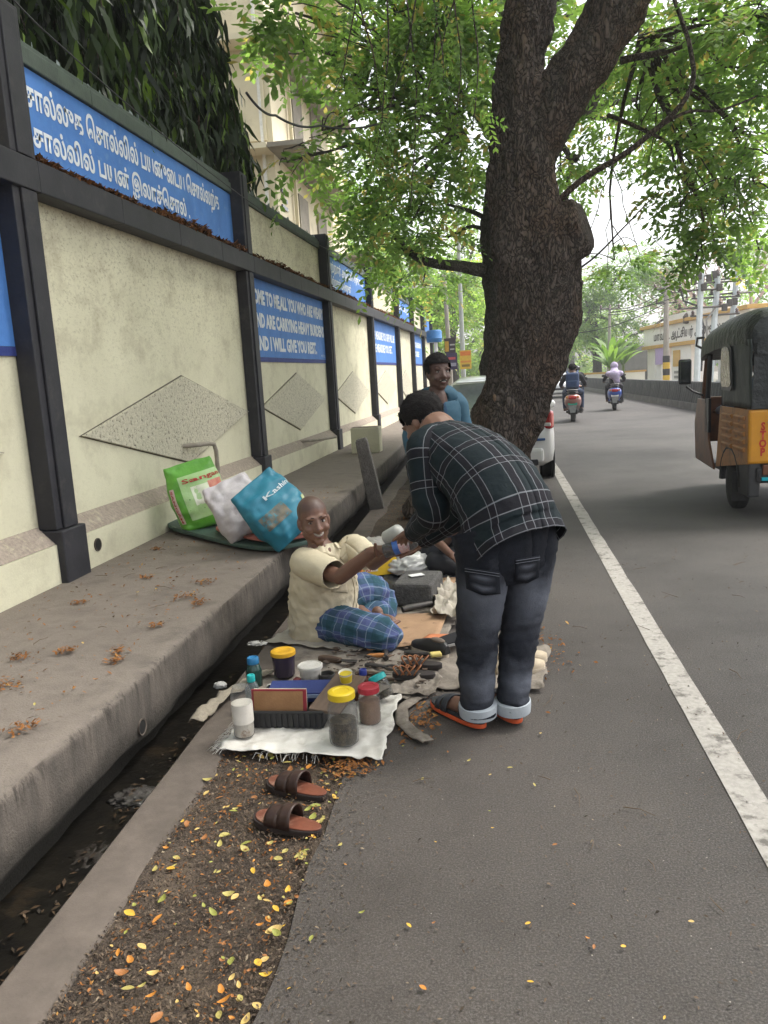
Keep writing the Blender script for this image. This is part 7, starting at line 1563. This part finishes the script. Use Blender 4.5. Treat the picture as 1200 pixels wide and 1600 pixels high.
# ---------------------------------------------------------------- the cobbler
cb = thing('person', 'shaven headed cobbler in cream shirt and checked lungi sitting with arms held out', 'person', (-1.05, 4.35, .02))
FW = V((.72, -.69, 0)).normalized(); LT = V((-.69*-1, .72, 0)).normalized()      # facing, and his left
LT = UP.cross(FW)
HC2 = at(490, 812, 4.3); M2 = head_frame(HC2, (.42, -.9, -.02), (-.1, 0, 1)); sk = MB(); add_head(sk, M2, 1.13)
nk = at(503, 868, 4.3); sk.cap(HC2+M2.to_3x3() @ V((0, -.02, -.06)), nk, .06, .066, 14); sk.cap(nk, V((-1.05, 4.4, .3)), .1, .15, 14); sk.cap(nk+LT*.1-UP*.05, nk-LT*.1-UP*.05, .075, .075); sk.cap(nk-UP*.05+FW*.015, nk-UP*.2+FW*.02, .08, .1)
sR, eR, wR = at(478, 880, 4.2), at(531, 902, 3.98), at(583, 862, 3.9); sL, eL, wL = at(553, 852, 4.38), at(583, 880, 4.2), at(612, 862, 4.02)
sk.cap(sR, eR, .052, .042, 12, .004); sk.cap(eR, wR, .043, .03, 12, .005); sk.cap(sL, eL, .05, .042); sk.cap(eL, wL, .042, .03)
hand(sk, wR, at(632, 852, 3.88)-wR, (-.1, -.25, 1), 1, .22, 1.08, .2, (.15, .5, 1.1))
hand(sk, wL, at(650, 862, 4.02)-wL, (-.1, -.3, 1), -1, .35, 1.05, .2, (.6, .5, .4))
ft_h, ft_t = at(585, 978, 4.42), at(622, 976, 4.3); foot(sk, ft_h+V((0, 0, -.01)), ft_t, 0, .07); sk.cap(ft_h+V((0, 0, .02)), at(560, 955, 4.5), .04, .05)
cbo = body_obj(sk, SK1S, cb, .0065); stubble(cbo, M2, 1.13); face_parts(cb, M2, 1.13, True, plain('thin_brow', (.02, .012, .01), .8), None)
CRM = pm('cream_shirt', (.58, .51, .37), (.5, .43, .3), 5, .85, .5, 14, .012)
cs = MB(); bc = V((-1.09, 4.4, .02))
torso_loft(cs, [at(505, 1000, 4.38), at(507, 968, 4.37), at(508, 932, 4.34), at(506, 902, 4.31), at(506, 878, 4.3), at(506, 864, 4.3), at(504, 855, 4.31)], [LT]*7, [.2, .215, .205, .2, .185, .12, .075], [.17, .17, .155, .14, .12, .09, .07], [.17, .2, .19, .165, .12, .085, .068], n=110, fold=.02, sc=6.5, vneck=(.66, .13))
sleeve_loft(cs, [sR+LT*.09-UP*.05, sR+LT*.03-UP*.01, sR, sR.lerp(eR, .45), sR.lerp(eR, .84)], [.05, .085, .093, .09, .083], fold=.007); sleeve_loft(cs, [sL-LT*.11-UP*.07, sL-LT*.05-UP*.03, sL-LT*.01-UP*.01, sL.lerp(eL, .4), sL.lerp(eL, .75)], [.04, .07, .082, .08, .077], fold=.007)
thick(cs.build('shirt', CRM, cb, 'all'), .004); collar(cb, at(505, 860, 4.3), (HC2-nk)*.8+FW*-.06+UP*.1, FW, .085, .034, CRM, .034)
# placket, pocket and open neck
pass
ct = BVHTree.FromPolygons([V(v) for v in cs.v], cs.f)
def onshirt(x, y, off):
    p = at(x, y, 3.5); d = (at(x, y, 4.3)-p).normalized(); h = ct.ray_cast(p, d); q = h[0] if h[0] is not None else at(x, y, 4.15); return q-d*off
thick(MB().sheet(lambda u, v: onshirt(518+26*u-4*v, 925+2*u-24*v, .005), 8, 8).build('chest_pocket', CRM, cb, 'all'), .003, 1)
for k in range(2): MB().tube([onshirt(548+5*k+9*math.sin(t*.35)-.6*t, 962-8.5*t, .004) for t in range(9)], .0016, 5).build('placket_edge', plain('cream_seam', (.3, .25, .16), .9), cb, True)
LUN = check_mat('lungi_check', (.06, .115, .2), (.075, .09, .21), (.2, .25, .33), .15, .05, .0045, .85, (.018, .06, .07), .34)
lg = MB(); hp = at(500, 985, 4.38)
sleeve_loft(lg, [V((-1.12, 4.36, .12)), V((-.98, 4.26, .13)), V((-.8, 4.14, .125)), V((-.68, 4.08, .11)), V((-.61, 4.06, .095)), V((-.565, 4.055, .085)), V((-.55, 4.05, .08))], [.115, .122, .114, .104, .085, .055, .012], fold=.022, sc=8, R0=.12, n=56, K=44, caps=(True, True), flat=.85)
k2 = at(598, 932, 4.72); sleeve_loft(lg, [V((-1.0, 4.5, .14)), V((-.9, 4.6, .2)), k2.lerp(V((-.9, 4.6, .2)), .45)+V((0, 0, .02)), k2, k2+V((.035, .01, .03)), k2+V((.05, .01, .04))], [.12, .125, .115, .1, .06, .012], fold=.02, sc=8, R0=.12, n=56, K=44, caps=(True, True))
sleeve_loft(lg, [k2+V((0, 0, .03)), k2+V((-.0, -.08, -.09)), at(580, 962, 4.55), at(570, 975, 4.48)], [.08, .1, .095, .07], fold=.012, sc=8, R0=.12, n=32, K=20, caps=(True, True))
sleeve_loft(lg, [V((-.62, 4.08, .07)), V((-.72, 4.2, .07)), V((-.85, 4.34, .07))], [.06, .075, .09], fold=.01, n=28, caps=(True, True), R0=.12)
lg.ell(V((-1.07, 4.4, .09)), (.2, .17, .1)); lgo = lg.build('lungi', LUN, cb, 'all'); world_parent(cb)

# ---------------------------------------------------------------- the smiling man behind
sm_ = thing('person', 'smiling man in blue shirt standing behind the bent man', 'person', (-.42, 6.1, 0))
HC3 = at(685, 582, 6.0); M3 = head_frame(HC3, (.42, -.9, .02)); sk = MB(); add_head(sk, M3, 1.1); nk = at(681, 622, 6.02)
sk.cap(HC3+M3.to_3x3() @ V((0, -.02, -.06)), nk, .058, .064, 14); X0, Y0 = nk.x, 6.08; f3 = V((.5, -.86, 0)); l3 = UP.cross(f3)
sk.cap(nk, V((X0, Y0, 1.0)), .09, .13); 
for s in (-1, 1):
    s_ = V((X0, Y0, 1.32))+l3*s*.18; e_ = V((X0, Y0, 1.03))+l3*s*.24+f3*.02; w_ = V((X0, Y0, .8))+l3*s*.23+f3*.1; sk.cap(s_, e_, .05, .04); sk.cap(e_, w_, .04, .028); hand(sk, w_, (0, 0, -1)+f3*.3 if False else V((0, 0, -1))+f3*.3, -l3*s, s, .4)
    hp_ = V((X0, Y0, .85))+l3*s*.09; kn_ = V((X0, Y0, .46))+l3*s*.1; an_ = V((X0, Y0+.02, .09))+l3*s*.11; sk.cap(hp_, kn_, .08, .055); sk.cap(kn_, an_, .055, .035); foot(sk, an_*V((1, 1, 0)) if False else V((an_.x, an_.y, .012)), V((an_.x, an_.y, .012))+f3*.22)
body_obj(sk, SK3, sm_, .008); hair_cap(sm_, M3, 1.11, M_HAIR, .013, .058, 700, -.035); face_parts(sm_, M3, 1.1, True, M_HAIR, M_HAIR)
BLS = pm('blue_shirt', (.034, .098, .15), (.028, .082, .125), 6, .75, .4, 20, .008); bs = MB()
torso_loft(bs, [V((X0, Y0, .78)), V((X0, Y0, .9)), V((X0, Y0-.01, 1.1)), V((X0, Y0-.02, 1.25)), V((X0, Y0-.02, 1.34)), V((nk.x, nk.y, nk.z-.02)), nk+V((0, 0, .02))], [l3]*7, [.2, .195, .19, .2, .18, .09, .068], [.14, .13, .13, .125, .11, .075, .064], [.15, .15, .15, .14, .11, .08, .062], n=40, fold=.007, sc=7)
for s in (-1, 1):
    s_ = V((X0, Y0, 1.3))+l3*s*.17; e_ = V((X0, Y0, 1.03))+l3*s*.24+f3*.02; w_ = V((X0, Y0, .8))+l3*s*.23+f3*.1; sleeve_loft(bs, [s_-l3*s*.1+V((0, 0, .01)), s_, s_.lerp(e_, .5), e_, e_.lerp(w_, .85)], [.1, .09, .078, .07, .05])
thick(bs.build('shirt', BLS, sm_, 'all'), .004); collar(sm_, nk+V((0, 0, -.004)), HC3-nk, f3, .073, .034, BLS, .026)
MB().sheet(lambda u, v: V((X0, Y0, .82+.55*v))+f3*(.16+.0*v-.06*max(0, v-.8)*4)+l3*(.018*(u-.5)), 2, 10).build('placket', plain('navy_placket', (.02, .06, .12), .8), sm_, 'all')
pn = MB()
for s in (-1, 1): leg_loft(pn, [V((X0, Y0, .95))+l3*s*.07, V((X0, Y0, .8))+l3*s*.09, V((X0, Y0, .46))+l3*s*.1, V((X0, Y0+.01, .1))+l3*s*.11], [.12, .115, .085, .075], 24, .005, 24, f3)
cloth_p = pn.build('trousers', plain('grey_trousers', (.06, .06, .07), .85), sm_, 'all'); world_parent(sm_)

# ---------------------------------------------------------------- helper sitting behind the bent man
hp_o = thing('person', 'seated helper in dark trousers mostly hidden behind the bent man', 'person', (-.1, 5.9, .02)); sk = MB(); b0 = V((-.06, 5.98, .1)); hc = V((-.14, 5.95, .78)); Mq = head_frame(hc, (-.9, -.2, -.2)); add_head(sk, Mq, 1.); sk.cap(hc+V((0.02, 0, -.08)), V((-.1, 5.96, .56)), .055, .06); sk.cap(V((-.1, 5.96, .54)), b0+V((0, 0, .08)), .1, .13)
sk.cap(V((-.16, 5.78, .52)), V((-.33, 5.72, .36)), .045, .038); wq = at(704, 866, 5.55); e0 = at(680, 843, 5.72); sk.cap(V((-.16, 5.78, .52)), e0, .045, .04); sk.cap(e0, wq, .04, .028); hand(sk, wq, V((.1, -.1, -.05)), (0, 0, -1), 1, .5)
sk.cap(V((-.12, 6.15, .52)), V((-.3, 6.25, .3)), .045, .04); sk.cap(V((-.3, 6.25, .3)), V((-.4, 6.05, .2)), .04, .03)
kq = at(682, 878, 5.66); foot(sk, V((-.28, 5.62, .03)), V((-.12, 5.55, .03))); sk.cap(b0, kq, .08, .055); sk.cap(kq, V((-.26, 5.61, .07)), .055, .036); sk.cap(b0, V((-.36, 6.22, .14)), .08, .05); body_obj(sk, SK1, hp_o, .008); hair_cap(hp_o, Mq, 1.02, M_HAIR, .013, .05, 0)
tq = MB(); tq.cap(b0, b0.lerp(kq, .5), .12, .11); tq.cap(b0.lerp(kq, .5), kq, .11, .085); tq.cap(kq, V((-.25, 5.62, .07)), .085, .06); tq.cap(b0, V((-.36, 6.22, .14)), .12, .08); tq.cap(V((-.36, 6.22, .14)), V((-.2, 6.0, .06)), .08, .06); tq.ell(b0, (.17, .17, .12)); cloth(tq, 'trousers', plain('black_trousers', (.02, .02, .024), .85), hp_o, .01, 3, .006, 9)
tq = MB(); tq.cap(V((-.1, 5.96, .52)), b0+V((0, 0, .1)), .15, .17); tq.cap(V((-.15, 5.8, .52)), V((-.16, 5.78, .52)).lerp(e0, .7), .075, .06); tq.cap(V((-.12, 6.14, .52)), V((-.25, 6.22, .36)), .075, .06); cloth(tq, 'shirt', plain('navy_shirt', (.035, .045, .1), .85), hp_o, .01, 3, .006, 9); world_parent(hp_o)

# ---------------------------------------------------------------- riders and driver
def rider(label, X, Y, rz, shirt, pants, head='hair', pack=None, seat=.86, reach=True, skinm=SK1, lean=.06, sc=1.):
    p = thing('person', label, 'person', (X, Y, 0), rz); p.scale = (1.2 if pack or head != 'hair' else 1, 1, 1); sk = MB(); z = seat+.06; hc = V((0, .16+lean*1.4, z+.66)); M = head_frame(hc, (0, 1, -.05)); add_head(sk, M, 1.05); nk = V((0, .13+lean, z+.5)); sk.cap(hc+V((0, -.02, -.07)), nk, .055, .06)
    sk.cap(nk, V((0, .08, z+.1)), .09, .12); sh_, pt = MB(), MB(); sh_.cap(V((0, .1+lean*.7, z+.4)), V((0, .06, z+.05)), .15, .16); sh_.cap(V((-.14, .12+lean, z+.42)), V((.14, .12+lean, z+.42)), .085, .085)
    for s in (-1, 1):
        a, e, w = V((s*.19, .12+lean, z+.42)), V((s*.29, .36, z+.2)), V((s*.3, .78, z+.13)); sk.cap(a, e, .05, .04); sk.cap(e, w, .04, .028); hand(sk, w, V((0, 1, -.1)), V((0, 0, -1)), s, .9); sh_.cap(a, e, .07, .055); sh_.cap(e, e.lerp(w, .8), .055, .042)
        h, k, n = V((s*.1, .1, z)), V((s*.2, .55, z-.05)), V((s*.21, .5, .36)); sk.cap(h, k, .08, .055); sk.cap(k, n, .055, .036); foot(sk, V((s*.21, .45, .3)), V((s*.22, .68, .3))); pt.cap(h, k, .105, .075); pt.cap(k, n+V((0, 0, .05)), .075, .05)
    pt.ell(V((0, .05, z)), (.19, .17, .1)); body_obj(sk, skinm, p, .014, 2); cloth(sh_, 'shirt', shirt, p, .016, 3, .008, 8); cloth(pt, 'trousers', pants, p, .016, 3, .008, 8)
    if head == 'hair': hair_cap(p, M, 1.06, M_HAIR, .016, .05, 0)
    elif head == 'helmet': MB().ell(hc+V((0, -.01, .03)), (.13, .15, .14)).build('helmet', plain('black_helmet', (.02, .02, .022), .25), p, True)
    else:
        v = MB(); v.ell(hc+V((0, -.02, .02)), (.115, .135, .14)); v.cap(hc+V((0, -.05, -.1)), V((0, -.02, z+.36)), .1, .18); v.cap(V((-.16, .0, z+.4)), V((.16, .0, z+.4)), .1, .1); v.cap(V((.02, -.05, z+.36)), V((.06, -.08, z+.12)), .14, .09); cloth(v, 'headscarf', head, p, .016, 3, .01, 8)
    if pack:
        b = MB(); b.box((0, -.13, z+.3), (.32, .2, .46)); o = b.build('backpack', pack, p, bevel=.06); MB().box((0, -.24, z+.2), (.25, .06, .2)).build('pocket', pack, o, bevel=.025)
        for s in (-1, 1): MB().tube([(s*.11, -.05, z+.5), (s*.13, .08, z+.58), (s*.13, .2, z+.46), (s*.13, .2, z+.2)], .022, 8).build('strap', pack, o, True)
    return p
rider('rider with a navy backpack on the maroon scooter', 2.38, 23.75, R(-7), plain('black_tee', (.025, .025, .03), .85), plain('blue_jeans', (.03, .045, .085), .85), 'hair', pm('navy_pack', (.02, .04, .1), (.03, .055, .13), 10, .7, .3))
rider('rider wrapped in a lilac headscarf on the blue scooter', 4.4, 29.1, R(-7), plain('black_dress', (.02, .018, .022), .85), plain('black_dress', (.02, .018, .022), .85), pm('lilac_scarf', (.42, .38, .5), (.3, .24, .36), 9, .85, .4))
rider('rider in dark shirt and helmet on the farthest scooter', 4.25, 40.0, R(-6), plain('black_tee', (.025, .025, .03), .85), plain('blue_jeans', (.03, .045, .085), .85), 'helmet')
dv = au.matrix_basis @ V((.0, 1.3, 0)); rider('rickshaw driver in grey blue shirt seen through the side opening', dv.x-.12, dv.y-.05, R(-1), plain('grey_blue_shirt', (.2, .25, .36), .85), plain('khaki_trousers', (.2, .16, .1), .85), 'hair', None, .74)
# ---------------------------------------------------------------- thin haze over the street
hz = MB().span((-60, -30, -1.7), (70, 160, 19)).build('haze', None); hz['kind'] = 'stuff'; hz['label'] = 'thin pale haze in the air along the street'; hz['category'] = 'haze'
hm = bpy.data.materials.new('haze_air'); hm.use_nodes = True; hn = hm.node_tree; hn.nodes.remove(hn.nodes['Principled BSDF']); pv = hn.nodes.new('ShaderNodeVolumePrincipled'); pv.inputs['Color'].default_value = (.95, .96, .97, 1); pv.inputs['Density'].default_value = .0014; pv.inputs['Anisotropy'].default_value = .4
hn.links.new(pv.outputs[0], hn.nodes['Material Output'].inputs['Volume']); hz.data.materials.append(hm)
